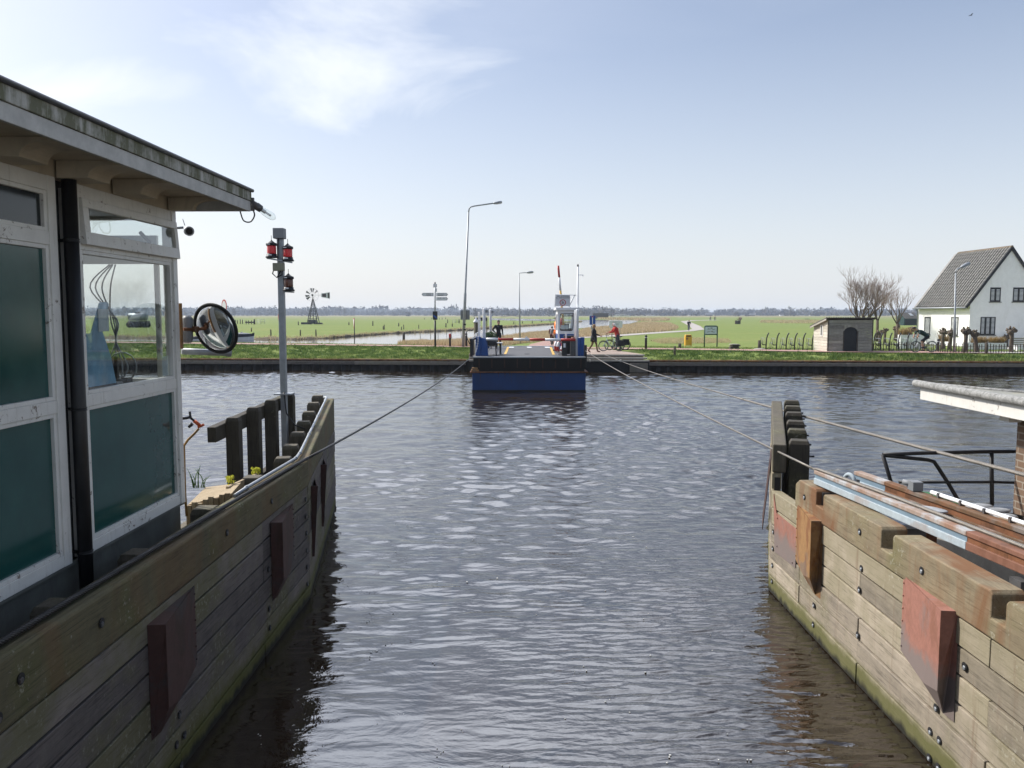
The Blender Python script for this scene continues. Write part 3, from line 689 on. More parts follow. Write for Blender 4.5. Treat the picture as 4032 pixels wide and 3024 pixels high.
woods('middle_woods', [(1870,2660,1250,1214,2.4,10,1.0),(2330,2430,1240,1208,1.6,10,1.0),(1870,2640,1220,1222,2,8,1.0),(2250,2330,1230,1214,2,10,1)], 'bare grey wood behind the ferry cabin and channel', 3)
woods('village_trees', [(2640,4300,1500,1221,3.2,12,.85),(2640,4300,1350,1229,2.4,8,.9),(2640,4300,1900,1219,2.2,14,.7),(2960,3120,1250,1224,3,14,.5),(3100,3115,1250,1218,2,14,1)], 'loose row of bare trees among the village roofs on the right horizon', 4)
# ---- haze: the air itself
def haze():
    mb = MB(); mb.bb(-3600, 3600, -400, 4300, -1.6, 14.0)
    m = bpy.data.materials.new('haze'); m.use_nodes = True; nt = m.node_tree; nt.nodes.clear()
    out = nt.nodes.new('ShaderNodeOutputMaterial'); v = nt.nodes.new('ShaderNodeVolumePrincipled')
    v.inputs['Color'].default_value = (.70,.82,1.0,1); v.inputs['Density'].default_value = HAZE; v.inputs['Anisotropy'].default_value = .2
    nt.links.new(v.outputs[0], out.inputs[1])
    tag(mb.build('haze', m), kind='stuff')
HAZE = .00026
haze()
# ================================================================== NEAR: THE LOCK ON BOTH SIDES
Vx = Vector
def strands(mb, pts, r, n_str=5, pitch=.16, m=0, step=.012, seg=5):
    """laid wire rope: strands wound round the line"""
    pts = [Vx(p) for p in pts]; out = []
    for a, b in zip(pts[:-1], pts[1:]):
        k = max(1, int((b-a).length/step)); out += [a+(b-a)*i/k for i in range(k)]
    out.append(pts[-1]); s = 0; L = [0]
    for a, b in zip(out[:-1], out[1:]): s += (b-a).length; L.append(s)
    for q in range(n_str):
        P = []
        for i, p in enumerate(out):
            t = (out[min(i+1,len(out)-1)]-out[max(i-1,0)]).normalized(); u = t.cross(Vx((0,0,1))).normalized(); v = t.cross(u)
            a = 2*math.pi*(L[i]/pitch + q/n_str); P.append(p + (u*math.cos(a)+v*math.sin(a))*r*.55)
        mb.tube(P, r*.5, seg, m, caps=False)
    return mb
def smooth(pts, k=6):
    P = [Vx(p) for p in pts]; out = []
    for i in range(len(P)-1):
        a, b, c, d_ = P[max(i-1,0)], P[i], P[i+1], P[min(i+2,len(P)-1)]
        for j in range(k):
            t = j/k; out.append(.5*((2*b)+(c-a)*t+(2*a-5*b+4*c-d_)*t*t+(3*b-a-3*c+d_)*t**3))
    return out+[P[-1]]
def sag(a, b, d, n=24):
    a, b = Vx(a), Vx(b); return [a+(b-a)*i/n - Vx((0,0,d*4*(i/n)*(1-i/n))) for i in range(n+1)]

# ---- lock walls -------------------------------------------------------------
def bolt(mb, y, z, x, nx, my=0.0):
    """nut on a raised black disc that stands in for a shaded hole (faces nx)"""
    rot = Matrix.Rotation(math.pi/2*nx, 3, 'Y')
    mb.lathe([(.001,0),(.030,0),(.033,.004),(.033,.006)], (x,y,z), 14, 1, False, rot)  # black disc imitates the shade inside a bolt hole
    mb.lathe([(.018,0),(.018,.012),(.015,.014)], (x,y-.005,z-.007), 6, 2, False, rot)
def wall_rows(mb, p0, p1, nx, ztop, joints, zs, th=.12, seed=0, m=0):
    """rows of planks from p0 to p1 (plan), face towards nx; joints: plan distances where planks butt"""
    r = random.Random(seed); d = Vx(p1)-Vx(p0); L = d.length; d.normalize(); nrm = Vx((d.y,-d.x)) if Vx((d.y,-d.x)).x*nx > 0 else Vx((-d.y,d.x))
    for k, (z0, z1) in enumerate(zs):
        cuts = [0.0] + [j for i, j in enumerate(joints) if (i+k) % 2 == 0 or r.random() < .35] + [L]
        for a, b in zip(cuts[:-1], cuts[1:]):
            off = r.uniform(-.006,.006); c = Vx(p0) + d*((a+b)/2) - nrm*(th/2+off)
            mb.box((c.x, c.y, (z0+z1)/2), (th, b-a-.010, z1-z0-.020), m, rz=math.atan2(d.y,d.x)-math.pi/2)
LW0, LWK, LWE = (-2.665, 1.5), (-2.575, 10.26), (-3.32, 15.3)
RW0, RWK, RWE = (3.36, 1.5), (3.355, 10.5), (4.56, 14.4)
def lwx(y): return LW0[0] + (LWK[0]-LW0[0])*(y-LW0[1])/(LWK[1]-LW0[1])
lw = thing('lock_wall', 'dark shaded timber lock wall with steel rope along its top, beside the green panelled cabin', 'lock wall', (-2.7,8,0))
ROWS = [(-.5+.216*k, -.5+.216*(k+1)) for k in range(9)]
def backing(p0, p1, nx, z0, z1, parent):
    d_ = (Vx(p1)-Vx(p0)).normalized(); n_q = Vx((d_.y,-d_.x)); n_q = n_q if n_q.x*nx > 0 else -n_q
    a, b = Vx(p0)-n_q*.035, Vx(p1)-n_q*.035; mb = MB(); mb.prism([(a.x,a.y,z0),(b.x,b.y,z0),(b.x,b.y,z1),(a.x,a.y,z1)],(-n_q.x*.07,-n_q.y*.07,0)); return mb.build('backing_boards', MT['ink'], parent, True)
backing(LW0, LWK, 1, -.6, 1.42, lw); backing(LWK, LWE, 1, -.6, 1.42, lw)
mb = MB(); wall_rows(mb, LW0, LWK, 1, 1.5, [2.2,4.75,6.9], [r for r in ROWS if r[1] < 1.46], seed=1)
wall_rows(mb, LWK, LWE, 1, 1.6, [2.4], [r for r in ROWS if r[1] < 1.46], seed=2)
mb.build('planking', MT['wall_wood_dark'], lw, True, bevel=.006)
mb = MB()
mb.prism([(LW0[0]+.01,LW0[1],1.44),(LWK[0]+.01,LWK[1],1.44),(LWK[0]+.01,LWK[1],1.76),(LW0[0]+.01,LW0[1],1.862)], (-.20,0,0))
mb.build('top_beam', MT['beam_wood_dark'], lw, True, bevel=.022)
mb = MB(); d = (Vx(LWE)-Vx(LWK)).normalized(); n_ = Vx((d.y,-d.x))
a, b = Vx(LWK)+d*.004, Vx(LWE)
mb.prism([(a.x,a.y,1.44),(b.x,b.y,1.44),(b.x,b.y,2.03),(a.x,a.y,1.76)], (-n_.x*.16,-n_.y*.16,0))
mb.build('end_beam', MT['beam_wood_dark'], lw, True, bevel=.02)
mb = MB()
bolts_l = []
for y in (6.15,6.3): bolts_l += [(y,.69),(y,.26),(y,1.13)]
for y in (6.22,): bolts_l += [(y,.47),(y,.9),(y,1.32),(y,.05)]
for y in (3.75,3.87): bolts_l += [(y,.69),(y,1.13)]
for y in (3.8,8.55): bolts_l += [(y,.47),(y,.9),(y,.26)]
for y, z in ((7.35,1.62),(5.1,1.64),(4.25,1.66),(4.05,1.54),(8.7,1.6),(3.55,1.5)): bolts_l.append((y,z))
for z in (1.3,1.08,.87,.65,.44,.22): bolts_l.append((10.1,z))
for y, z in bolts_l: bolt(mb, y, z, lwx(y)+(.0125 if z > 1.45 else .0065), 1)
mb.build('bolts', [MT['wall_wood_dark'], MT['ink'], MT['steel_grey']], lw, True)
def fender(parent, ytop_far, ynear, x, nx, mat_face, ztop=1.38, depth=.11, zf=.72, ztip=.52, label=None):
    """steel fender plate: flush at the far edge, folded to a ridge, with a flange back to the timber"""
    X = lambda e: x + nx*(e+.012)
    mb = MB(); yf, yn = ytop_far, ynear
    ridge = yn+.03
    A = (X(.004), yf, ztop); Bp = (X(depth), ridge, ztop-.01); C_ = (X(depth), ridge, zf+.02); D = (X(.004), yf, zf); Tp = (X(.01), yn+.12, ztip); Wt = (X(-.01), yn, ztop-.005); Wb = (X(-.01), yn, ztip-.01)
    E = (X(depth*.72), ridge+.28, zf-.04)
    th = -nx*.010
    for poly in ([A,Bp,C_,E,D], [E,C_,Tp], [Bp,Wt,Wb,Tp,C_], [D,E,Tp,(X(.004),yn+.3,zf-.08)], [A,(X(-.01),yf,ztop),Wt,Bp]):
        mb.prism(poly, (th,0,0) if poly[0] is not Bp else (0,.008,0))
    for k in range(6): mb.lathe([(.008,0),(.008,.006),(.004,.010)], (X(.008), yf-.025, ztop-.06-k*.11), 8, 0, False, Matrix.Rotation(math.pi/2*nx,3,'Y'))
    return mb.build('fender_plate', mat_face, parent, True, label=label)
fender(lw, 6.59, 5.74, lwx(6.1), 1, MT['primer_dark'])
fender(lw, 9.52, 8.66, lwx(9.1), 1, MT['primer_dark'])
for t, ln in ((.35,.55),(1.9,.55)):
    p = Vx(LWK)+d*t; mb = MB(); q = p+d*ln
    mb.prism([(p.x+n_.x*.09,p.y+n_.y*.09,1.36),(q.x+n_.x*.004,q.y+n_.y*.004,1.36),(q.x+n_.x*.004,q.y+n_.y*.004,.7),(p.x+n_.x*.03,p.y+n_.y*.03,.42)], (-.012*n_.x,-.012*n_.y,0))
    mb.prism([(p.x+n_.x*.09,p.y+n_.y*.09,1.36),(p.x-n_.x*.0,p.y-n_.y*.0,1.36),(p.x,p.y,.42),(p.x+n_.x*.03,p.y+n_.y*.03,.42)], (d.x*.01,d.y*.01,0))
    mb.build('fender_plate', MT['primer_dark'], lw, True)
# piles behind the left wall
def pile(parent, c, wd, ztop, mat, rz=0.0, z0=-.8):
    mb = MB(); h = wd/2; ch = .03
    prof = [(-h,z0),(h,z0)]
    mb.box((c[0],c[1],(z0+ztop-.04)/2), (wd,wd,ztop-.04-z0), 0, rz)
    rot = Matrix.Rotation(rz,3,'Z'); top = [Vx(p) for p in ((-h,-h,0),(h,-h,0),(h,h,0),(-h,h,0))]; top2 = [Vx((v.x*.82,v.y*.82,.045)) for v in top]
    o = Vx((c[0],c[1],ztop-.045)); vs = [o+rot@v for v in top+top2]
    mb.add(vs, [(0,1,5,4),(1,2,6,5),(2,3,7,6),(3,0,4,7),(4,5,6,7)], 0)
    return mb.build('pile', mat, parent, True, bevel=.008)
for t, zt in ((5.0,2.10),(4.15,2.06),(3.3,2.0),(2.45,1.95),(1.6,1.9),(.75,1.85),(-.05,1.82)):
    p = Vx(LWK)+d*t-n_*.29; pile(lw, (p.x,p.y), .21, zt, MT['post_wood'], math.atan2(d.y,d.x)-math.pi/2)
for y, zt in ((9.15,1.78),(7.75,1.76),(6.35,1.74),(5.2,1.74),(4.2,1.74)): pile(lw, (lwx(y)-.33,y), .22, zt-.0, MT['post_wood'], random.uniform(-.08,.08), .3)
# rope along the left wall, then through the air to the ferry; conduit on the inner edge
FERRY_L = pY(1860, 1402, 38.6)
mb = MB(); rope = [(lwx(2)-.09,2.0,1.885),(lwx(6)-.07,6.0,1.845),(lwx(9.5)-.04,9.5,1.79),(LWK[0]+.0,10.28,1.788)]
strands(mb, rope, .020, 6, .15, 0, .012)
mb.tube(sag(rope[-1], FERRY_L, .16, 40), .017, 6)
tag(mb.build('wire_rope', MT['rope_black']), 'dark wire rope lying along the shaded lock wall and stretched to the ferry', 'rope')
mb = MB(); pc = [(lwx(8.05)-.155,8.05,1.80),(lwx(8.4)-.15,8.4,1.81),(LWK[0]-.13,10.2,1.80)]
for t in (.25,1.5,3.0,4.4): q = Vx(LWK)+d*t-n_*.12; pc.append((q.x,q.y,1.80+.27*t/5.04))
q = Vx(LWK)+d*4.9-n_*.12; pc += [(q.x,q.y,2.07),(q.x-.1,q.y+.02,2.06),(q.x-.15,q.y,1.98)]
mb.tube(pc, .019, 8)
for i in range(1,6): mb.lathe([(.024,-.03),(.024,.03)], pc[i+0], 8, 0, True, Matrix.Rotation(math.pi/2,3,'X'))
tag(mb.build('conduit_pipe', MT['galv']), 'galvanised conduit pipe clipped along the inner edge of the shaded lock wall', 'pipe')

# ---- right lock wall
rw = thing('lock_wall', 'sunlit pale timber lock wall with notched rusty top beams', 'lock wall', (3.5,8,0))
def rwx(y): return RW0[0] + (RWK[0]-RW0[0])*(y-RW0[1])/(RWK[1]-RW0[1])
backing(RW0, RWK, -1, -.6, 1.30, rw); backing(RWK, RWE, -1, -.6, 1.5, rw)
mb = MB(); wall_rows(mb, RW0, RWK, -1, 1.34, [2.1,4.1,6.27,7.9], [(-.45+.2235*k, -.45+.2235*(k+1)) for k in range(8)], seed=5)
wall_rows(mb, RWK, RWE, -1, 1.9, [2.2], [(-.45+.2235*k, -.45+.2235*(k+1)) for k in range(10)], seed=6)
mb.build('planking', MT['wall_wood'], rw, True, bevel=.006)
x0 = 3.335
def nb(ys, ye, notches, zt, zb):
    """outline of a beam seen from the side with notches cut in its top"""
    P = [(ye,zb),(ys,zb)]; P += [(ys,zt-.03),(ys+.03,zt)]
    for (a, b, dp) in notches: P += [(a-.03,zt),(a,zt-.03),(a,zt-dp),(b,zt-dp),(b,zt-.025),(b+.03,zt)]
    P += [(ye-.12,zt),(ye,zt-.07)]
    return P
pr = nb(1.5, 9.56, [(5.42,5.58,.19),(7.08,7.30,.19),(8.70,8.90,.17)], 1.68, 1.345)
mb = MB(); mb.prism([(x0,y,z) for y, z in pr], (.24,0,0)); mb.build('top_beam', MT['beam_wood'], rw, True, bevel=.012)
d2 = (Vx(RWE)-Vx(RWK)).normalized(); n2 = Vx((-d2.y,d2.x))
a, b = Vx(RWK), Vx(RWE)
mb = MB(); mb.prism([(a.x,a.y,1.56),(b.x,b.y,1.75),(b.x,b.y,2.08),(a.x+.0,a.y,1.93)], (-n2.x*.17,-n2.y*.17,0)); mb.build('end_beam', MT['post_wood'], rw, True, bevel=.018)
mb = MB()
bl = [(6.2,.05),(6.34,.05)]
for y in (6.2,6.34): bl += [(y,.72),(y,1.17),(y,.27)]
for y in (6.27,): bl += [(y,.95),(y,.5)]
bl += [(4.75,.95),(4.75,.5),(4.75,.28),(5.9,1.0),(5.15,.9)]
for y in (8.9,): bl += [(y,.83),(y,.6),(y,.38),(y,.16)]
bl += [(7.75,.5),(7.75,.95),(7.72,1.17),(3.6,.5),(3.6,.95)]
for z in (.82,.6,.38,.17): bl.append((10.36,z))
for y in (9.25,7.75,6.55,5.0,4.0): bl.append((y,1.52))
for y, z in bl: bolt(mb, y, z, (3.334 if z > 1.345 else rwx(y)-.0065), -1)
mb.build('bolts', [MT['wall_wood'], MT['ink'], MT['galv']], rw, True)
fender(rw, 6.87, 6.02, rwx(6.4), -1, MT['primer'], label='salmon coloured fender plate worn grey at its foot')
fender(rw, 9.50, 8.72, rwx(9.1), -1, MT['rust_ochre'], label='ochre rusted fender plate with a bent foot')
mb = MB(); xk = RWK[0]-.012
P = [pX(3046,1945,xk),pX(3057,2021,xk),pX(3136,2085,xk),pX(3131,2236,xk),pX(3049,2172,xk)]
mb.prism(P, (.011,0,0)); 
for u, v in ((3060,2150),(3120,2215),(3062,2040)): mb.lathe([(.011,0),(.011,.007),(.006,.011)], pX(u,v,xk), 8, 0, False, Matrix.Rotation(-math.pi/2,3,'Y'))
mb.build('corner_plate', MT['primer'], rw, True)
p = Vx(RWK)+d2*1.2+n2*.004; q = Vx(RWK)+d2*2.1+n2*.004
mb = MB(); mb.prism([(p.x,p.y,1.55),(q.x,q.y,1.6),(q.x+n2.x*.1,q.y+n2.y*.1,.5),(p.x+n2.x*.1,p.y+n2.y*.1,.5)], (-n2.x*.01,-n2.y*.01,0)); mb.build('fender_plate', MT['primer_dark'], rw, True)
for t, zt in ((.22,1.97),(1.05,2.0),(1.75,2.03),(2.6,2.06),(3.25,2.09),(3.85,2.12)):
    p = Vx(RWK)+d2*t-n2*.33; pile(rw, (p.x,p.y), .25, zt, MT['post_wood_dark'], math.atan2(d2.y,d2.x)-math.pi/2)
    mb = MB(); mb.tube([(p.x+.12,p.y,zt-.22),(p.x+.2,p.y,zt-.22)], .014, 6); mb.build('tie_bolt', MT['black_metal'], rw, True)
pile(rw, (3.62,9.9), .26, 1.05, MT['post_wood_dark'], .1)

# ---- ground behind the walls
def slab(name, x0, x1, y0, y1, z0, z1, mat):
    mb = MB(); mb.bb(x0,x1,y0,y1,z0,z1); return tag(mb.build(name, mat), kind='structure')
MT['dirt'] = mat_plain('dirt', (.07,.065,.055), .95, 0, .4, 3, .5, (.03,.03,.025), .6)
slab('ground_left', -16, -2.86, -6, 7.72, -1.5, 1.22, MT['dirt'])
slab('ground_right', 3.60, 16, -6, 8.3, -1.5, .95, MT['dirt'])
slab('ground_deck', 4.62, 16, -6, 8.9, .96, 1.36, MT['concrete'])
slab('ground_jetty', -3.4, -2.98, 7.74, 10.2, -1.0, 1.45, MT['post_wood'])
# timber edging boards with little plants between cabin and fence
ed = thing('timber_edging', 'pale boards of a low timber edging beside the cabin corner', 'edging', (-3.2,8.5,0))
mb = MB(); x = -3.14
tops = [1.70,1.73,1.715,1.75,1.775,1.76,1.79,1.80]
for i, zt in enumerate(tops): mb.box((-3.22+i*.050+.0, 8.08+.015*i, (1.2+zt)/2), (.048,.03,zt-1.2)); 
mb.build('board', MT['pale_wood'], ed, True, bevel=.003)
mb = MB(); mb.prism([(-3.24,8.10,1.70),(-2.84,8.22,1.79),(-2.92,8.75,1.79),(-3.30,8.75,1.74)], (0,0,-.025)); mb.build('top_board', MT['pale_wood'], ed, True)
mb = MB(); mb.beam((-2.98,8.5,1.73),(-3.0,9.6,1.66),.03,.14); mb.build('raised_board', MT['pale_wood'], ed, True)
MT['leaf_yellow'] = mat_blades('leaf_yellow', [(0,(.28,.33,.04)),(.5,(.50,.50,.06)),(1,(.62,.58,.10))])
MT['leaf_green'] = mat_blades('leaf_green', [(0,(.05,.13,.02)),(.5,(.10,.22,.04)),(1,(.18,.30,.07))])
def plant(name, c, r, h, n, mat, label, wd=.02):
    V = []; F = []
    for i in range(n):
        a = random.uniform(0,6.28); q = r*math.sqrt(random.random()); b = Vx((c[0]+q*math.cos(a), c[1]+q*math.sin(a), c[2]+h*random.random()**.6))
        t = Vx((random.gauss(0,1),random.gauss(0,1),random.gauss(0,.8))).normalized()*wd*random.uniform(.6,1.3); s = t.orthogonal().normalized()*wd*.45
        k = len(V); V += [b-t, b+s, b+t, b-s]; F.append((k,k+1,k+2,k+3))
    o = raw(name, V, F, mat); return tag(o, label, 'plant')
plant('flowering_plant', (-3.01,9.55,1.72), .05, .08, 90, MT['leaf_yellow'], 'larger yellow green flowering plant on top of the raised pale board')
plant('flowering_plant', (-3.02,8.72,1.78), .05, .09, 60, MT['leaf_yellow'], 'small yellow flowering weed at the foot of the timber fence posts')
mb = MB()
for i in range(9):
    a = random.uniform(-.6,.6); p = Vx((-3.42+.13*random.random(), 8.72, 1.74)); h = random.uniform(.12,.26)
    mb.tube([p, p+Vx((a*.06,0,h*.6)), p+Vx((a*.18,0,h))], [.006,.005,.001], 4)
tag(mb.build('grass_tuft', MT['leaf_green']), 'thin green grass tuft beside the cabin corner post', 'plant')

# ---- timber fence with the signal mast
fn = thing('timber_fence', 'open fence of four thick dark posts and two rails standing in the water', 'fence', (-3.5,11.5,0))
FY = [10.35, 11.12, 11.88, 12.75]; FT = [2.30, 2.34, 2.36, 2.36]
for y, zt in zip(FY, FT): pile(fn, (-3.52+(y-10.35)*.02, y), .165, zt, MT['post_wood_dark'], .03)
for zr, hh in ((2.13,.19),(1.18,.17)):
    mb = MB(); mb.beam((-3.66,9.95,zr),(-3.6,12.9,zr+.1),.11,hh); mb.build('rail', MT['post_wood_dark'], fn, True, bevel=.01)
sm = thing('signal_mast', 'grey steel signal mast with two red lanterns above a third dark lantern', 'signal mast', (-3.47,12.52,1.5))
mx_, my_ = -3.475, 12.5
mb = MB(); mb.bb(mx_-.045,mx_+.045,my_-.045,my_+.045,1.55,4.72); mb.build('mast', MT['galv'], sm, True, bevel=.008)
mb = MB(); mb.bb(mx_-.13,mx_+.13,my_-.1,my_+.14,2.375,2.395); mb.build('base_plate', MT['galv'], sm, True)
mb = MB(); mb.bb(mx_-.085,mx_+.075,my_-.1,my_+.06,4.72,4.875); mb.build('top_box', MT['grey_box'], sm, True, bevel=.008)
mb = MB(); mb.bb(mx_-.085,mx_+.075,my_-.15,my_-.05,4.24,4.355)
mb.build('junction_box', MT['khaki_box'], sm, True, bevel=.008)
mb = MB()
mb.tube([(mx_-.08,my_-.1,4.26),(mx_-.1,my_-.1,4.2),(mx_-.04,my_-.09,4.14),(mx_+.02,my_-.09,4.24)], .010, 6); mb.build('cable', MT['black_plastic'], sm, True); mb = MB(); mb.tube([(mx_+.05,my_-.1,4.26),(mx_+.04,my_-.1,4.18),(mx_-.04,my_-.08,4.15)], .010, 6)
mb.build('cable', MT['black_plastic'], sm, True); mb = MB()
mb.tube([(mx_-.01,my_-.06,4.75),(mx_-.02,my_-.08,4.6),(mx_-.03,my_-.06,4.4)], .009, 6)
mb.build('cable', MT['black_plastic'], sm, True); mb = MB()
mb.tube([(mx_+.02,my_-.07,2.42),(mx_+.06,my_-.1,2.1),(mx_+.18,my_-.1,1.92),(mx_+.34,my_-.1,1.86)], .011, 6)
mb.build('cable', MT['black_plastic'], sm, True)
m_, nt_, b_ = new_mat('red_lens'); T_ = NT(nt_); zz = T_.sep(T_.coord((1,1,1)))[2]
b_.inputs['Base Color'].default_value = (.80,.010,.016,1); b_.inputs['Roughness'].default_value = .12; b_.inputs['Coat Weight'].default_value = .5
wv = T_.n('ShaderNodeTexWave', bands_direction='Z'); wv.inputs['Scale'].default_value = 22; T_.l(T_.bump(wv.outputs[0], .5, .01), b_.inputs['Normal']); MT['red_lens'] = m_
m_, nt_, b_ = new_mat('dark_lens'); b_.inputs['Base Color'].default_value = (.10,.028,.016,1); b_.inputs['Roughness'].default_value = .15; MT['dark_lens'] = m_
def lantern(c, mat, lab):
    mb = MB(); mb.lathe([(.088,0),(.088,.022),(.074,.03),(.074,.058),(.06,.06)], c, 18); mb2 = MB(); mb2.lathe([(.060,.178),(.079,.18),(.079,.215),(.05,.225),(.02,.25),(.008,.262),(.004,.27),(.004,.33)], c, 18)
    h = mb.build('lantern_housing', MT['black_plastic'], sm, True, label=lab); mb2.build('lantern_cap', MT['black_plastic'], h, True)
    mb = MB(); mb.lathe([(.064,.06),(.067,.075),(.067,.165),(.064,.18)], c, 20); mb.build('lens', mat, h, True)
    mb = MB(); mb.bb(c[0]-.045,c[0]-.0,c[1]-.082,c[1]-.0785,c[2]+.192,c[2]+.204); mb.build('name_plate', MT['sign_white'], h, True)
    mb = MB(); mb.bb(c[0]-.04,c[0]+.02,c[1]-.0785,c[1]-.074,c[2]+.032,c[2]+.05); mb.build('name_plate', MT['sign_white'], h, True)
lantern((mx_-.10,my_-.12,4.43), MT['red_lens'], 'red lantern on the near side of the mast')
lantern((mx_+.125,my_-.06,4.385), MT['red_lens'], 'red lantern on the outer arm')
lantern((mx_+.125,my_-.06,3.94), MT['dark_lens'], 'unlit dark lantern on the lower arm')
mb = MB()
mb.beam((mx_-.17,my_-.14,4.425),(mx_+.19,my_-.06,4.365),.05,.02); mb.build('bracket', MT['galv'], sm, True); mb = MB(); mb.beam((mx_+.04,my_-.04,3.935),(mx_+.2,my_-.06,3.925),.05,.02); mb.build('bracket', MT['galv'], sm, True)

# ---- the control cabin
CB = (-3.15, 7.8, 0.0)
cb = thing('control_cabin', 'lock control cabin of dark green panels in white frames under a mossy flat roof', 'cabin', CB, -.02)
mb = MB(); mb.bb(-5,-.03,-9,-.03,1.0,1.80); mb.bb(-5,0,-9,0,1.78,1.80); mb.build('plinth', MT['plinth'], cb)
def lf(name, boxes, mat, parent=cb, bevel=.004, label=None):
    mb = MB()
    for q in boxes: mb.bb(*q)
    return mb.build(name, mat, parent, bevel=bevel, label=label)
GX = -.035
# white framing
lf('frame', [(-.09,.012,-.085,0,1.80,4.55),(-.085,.0,-1.73,-.0855,1.80,1.885),(-.085,.0,-1.73,-.0855,2.905,2.995),(-.085,.0,-1.73,-.0855,4.075,4.155),(-.085,.002,-1.73,-.0855,4.455,4.548),(-.085,.004,-1.735,-1.65,1.80,4.55)], MT['white_paint'])
lf('frame', [(-.085,.004,-2.05,-1.955,1.80,4.55),(-.085,.0,-5.05,-2.05,1.80,1.885),(-.085,.0,-5.05,-2.05,2.905,2.995),(-.085,.0,-5.05,-2.05,4.075,4.165),(-.085,.002,-5.05,-2.05,4.445,4.548),(-.085,.004,-5.15,-5.05,1.8,4.55)], MT['white_paint'])
lf('frame', [(-.085,.0,-9,-5.15,1.80,1.885),(-.085,.0,-9,-5.15,2.905,2.995),(-.085,.0,-9,-5.15,4.075,4.165),(-.085,.002,-9,-5.15,4.445,4.548)], MT['white_paint'])
def bead(name, y0, y1, z0, z1, mat, glass=False, parent=cb):
    """inner bead frame and its pane or panel"""
    f = lf('window_frame', [(-.05,-.008,y0,y0+.035,z0,z1),(-.05,-.008,y1-.035,y1,z0,z1),(-.05,-.008,y0+.035,y1-.035,z0,z0+.03),(-.05,-.008,y0+.035,y1-.035,z1-.03,z1)], MT['white_paint'], parent)
    return lf(name, [(GX-.006,GX,y0+.03,y1-.03,z0+.025,z1-.025)], mat, f, 0)
bead('green_panel', -1.65, -.0855, 1.885, 2.905, MT['green_panel'])
bead('pane', -1.65, -.0855, 2.995, 4.075, MT['glass'])
bead('green_panel', -5.05, -2.05, 1.885, 2.905, MT['green_panel'])
bead('green_panel', -5.05, -2.05, 2.995, 4.075, MT['green_panel'])
bead('dark_pane', -5.05, -2.05, 4.165, 4.445, MT['dark_panel'])
bead('green_panel', -9, -5.15, 1.885, 2.905, MT['green_panel']); bead('green_panel', -9, -5.15, 2.995, 4.075, MT['green_panel']); bead('dark_pane', -9, -5.15, 4.165, 4.445, MT['dark_panel'])
# hopper window, pushed open at its foot
rotm = Matrix.Rotation(-.075, 3, 'Y')
def hop(mb, y0, y1, z0, z1, x0=-.03, x1=.015):
    c = Vx(((x0+x1)/2, (y0+y1)/2, (z0+z1)/2 - 4.45)); mb.box(Vx((.012,0,4.45)) + rotm @ c, (x1-x0, y1-y0, z1-z0), 0, rot=rotm)
mb = MB(); hop(mb,-1.66,-.02,4.385,4.45); hop(mb,-1.66,-.02,4.11,4.205); hop(mb,-1.66,-1.58,4.205,4.385); hop(mb,-.085,-.02,4.205,4.385)
hw = mb.build('hopper_window', MT['white_paint'], cb, bevel=.005)
mb = MB(); hop(mb,-1.59,-.08,4.20,4.39,-.012,-.006); mb.build('pane', MT['glass'], hw)
mb = MB(); mb.tube([(-.05,-.55,4.20),(.03,-.5,4.16)], .012, 6); mb.tube([(-.04,-.62,4.30),(0,-.52,4.22)], .016, 6); mb.build('window_stay', MT['black_metal'], hw)
lf('frieze', [(-.085,-.001,-9,-.0,4.549,4.689)], MT['cream'], bevel=0)
lf('dark_post', [(-.16,-.07,-1.955,-1.735,1.0,4.55)], MT['black_plastic'])
lf('white_strip', [(-.07,-.03,-1.80,-1.775,1.7,4.5)], MT['white_paint'])
mb = MB(); mb.tube([(.055,-1.875,.9),(.055,-1.875,4.62)], .050, 18)
dp = mb.build('downpipe', MT['black_plastic'], cb)
for z in (4.12,2.915,1.86):
    mb = MB(); mb.lathe([(.052,-.012),(.055,-.012),(.055,-.004),(.052,-.003),(.052,.003),(.055,.004),(.055,.012),(.052,.012)], (.055,-1.875,z), 18); mb.bb(-.07,.006,-1.885,-1.865,z-.01,z+.01)
    mb.build('pipe_collar', MT['black_plastic'], dp)
# end wall towards the water, glazed
ew = lf('end_frame', [(-5,-.092,-.08,0,1.80,1.885),(-5,-.092,-.08,0,2.905,2.995),(-5,-.092,-.08,0,4.47,4.55),(-1.95,-1.86,-.08,0,1.885,4.47),(-3.7,-3.6,-.08,0,1.885,4.47),(-5,-4.9,-.08,0,1.885,4.47)], MT['white_paint'])
lf('end_panel', [(-4.9,-.092,-.045,-.035,1.885,2.905)], MT['green_panel'], ew, 0)
lf('end_pane', [(-4.9,-.092,-.045,-.040,2.995,4.47)], MT['glass'], ew, 0)
lf('back_wall', [(-5.06,-5.0,-9,0,1.0,4.55)], MT['cream'])
lf('floor', [(-5,-.09,-9,-.09,1.801,1.86)], MT['plinth']); lf('ceiling', [(-5,-.09,-9,-.09,4.50,4.545)], MT['white_clean'])
lf('partition', [(-5,-.1,-2.2,-2.14,1.86,4.5)], MT['cream'])
lf('desk', [(-2.4,-.16,-1.2,-.10,2.86,2.93)], MT['grey_box']); lf('blind_reflection', [(-4.8,-.12,-.13,-.09,4.06,4.32)], MT['white_clean'])  # white box stands in for the pale band of reflections at the window top
lf('curtain', [(-.165,-.115,-.12,-.088,3.0,4.1)], MT['white_paint'], bevel=.01)
mb = MB()
for k, (x0_, z1_) in enumerate(((-.62,3.14),(-.55,3.16),(-.45,3.20),(-.40,3.22))): mb.bb(x0_,x0_+.025,-.45,-.42,2.93,z1_)
mb.bb(-.7,-.36,-.5,-.2,2.93,3.02); mb.build('control_levers', MT['black_plastic'], cb)
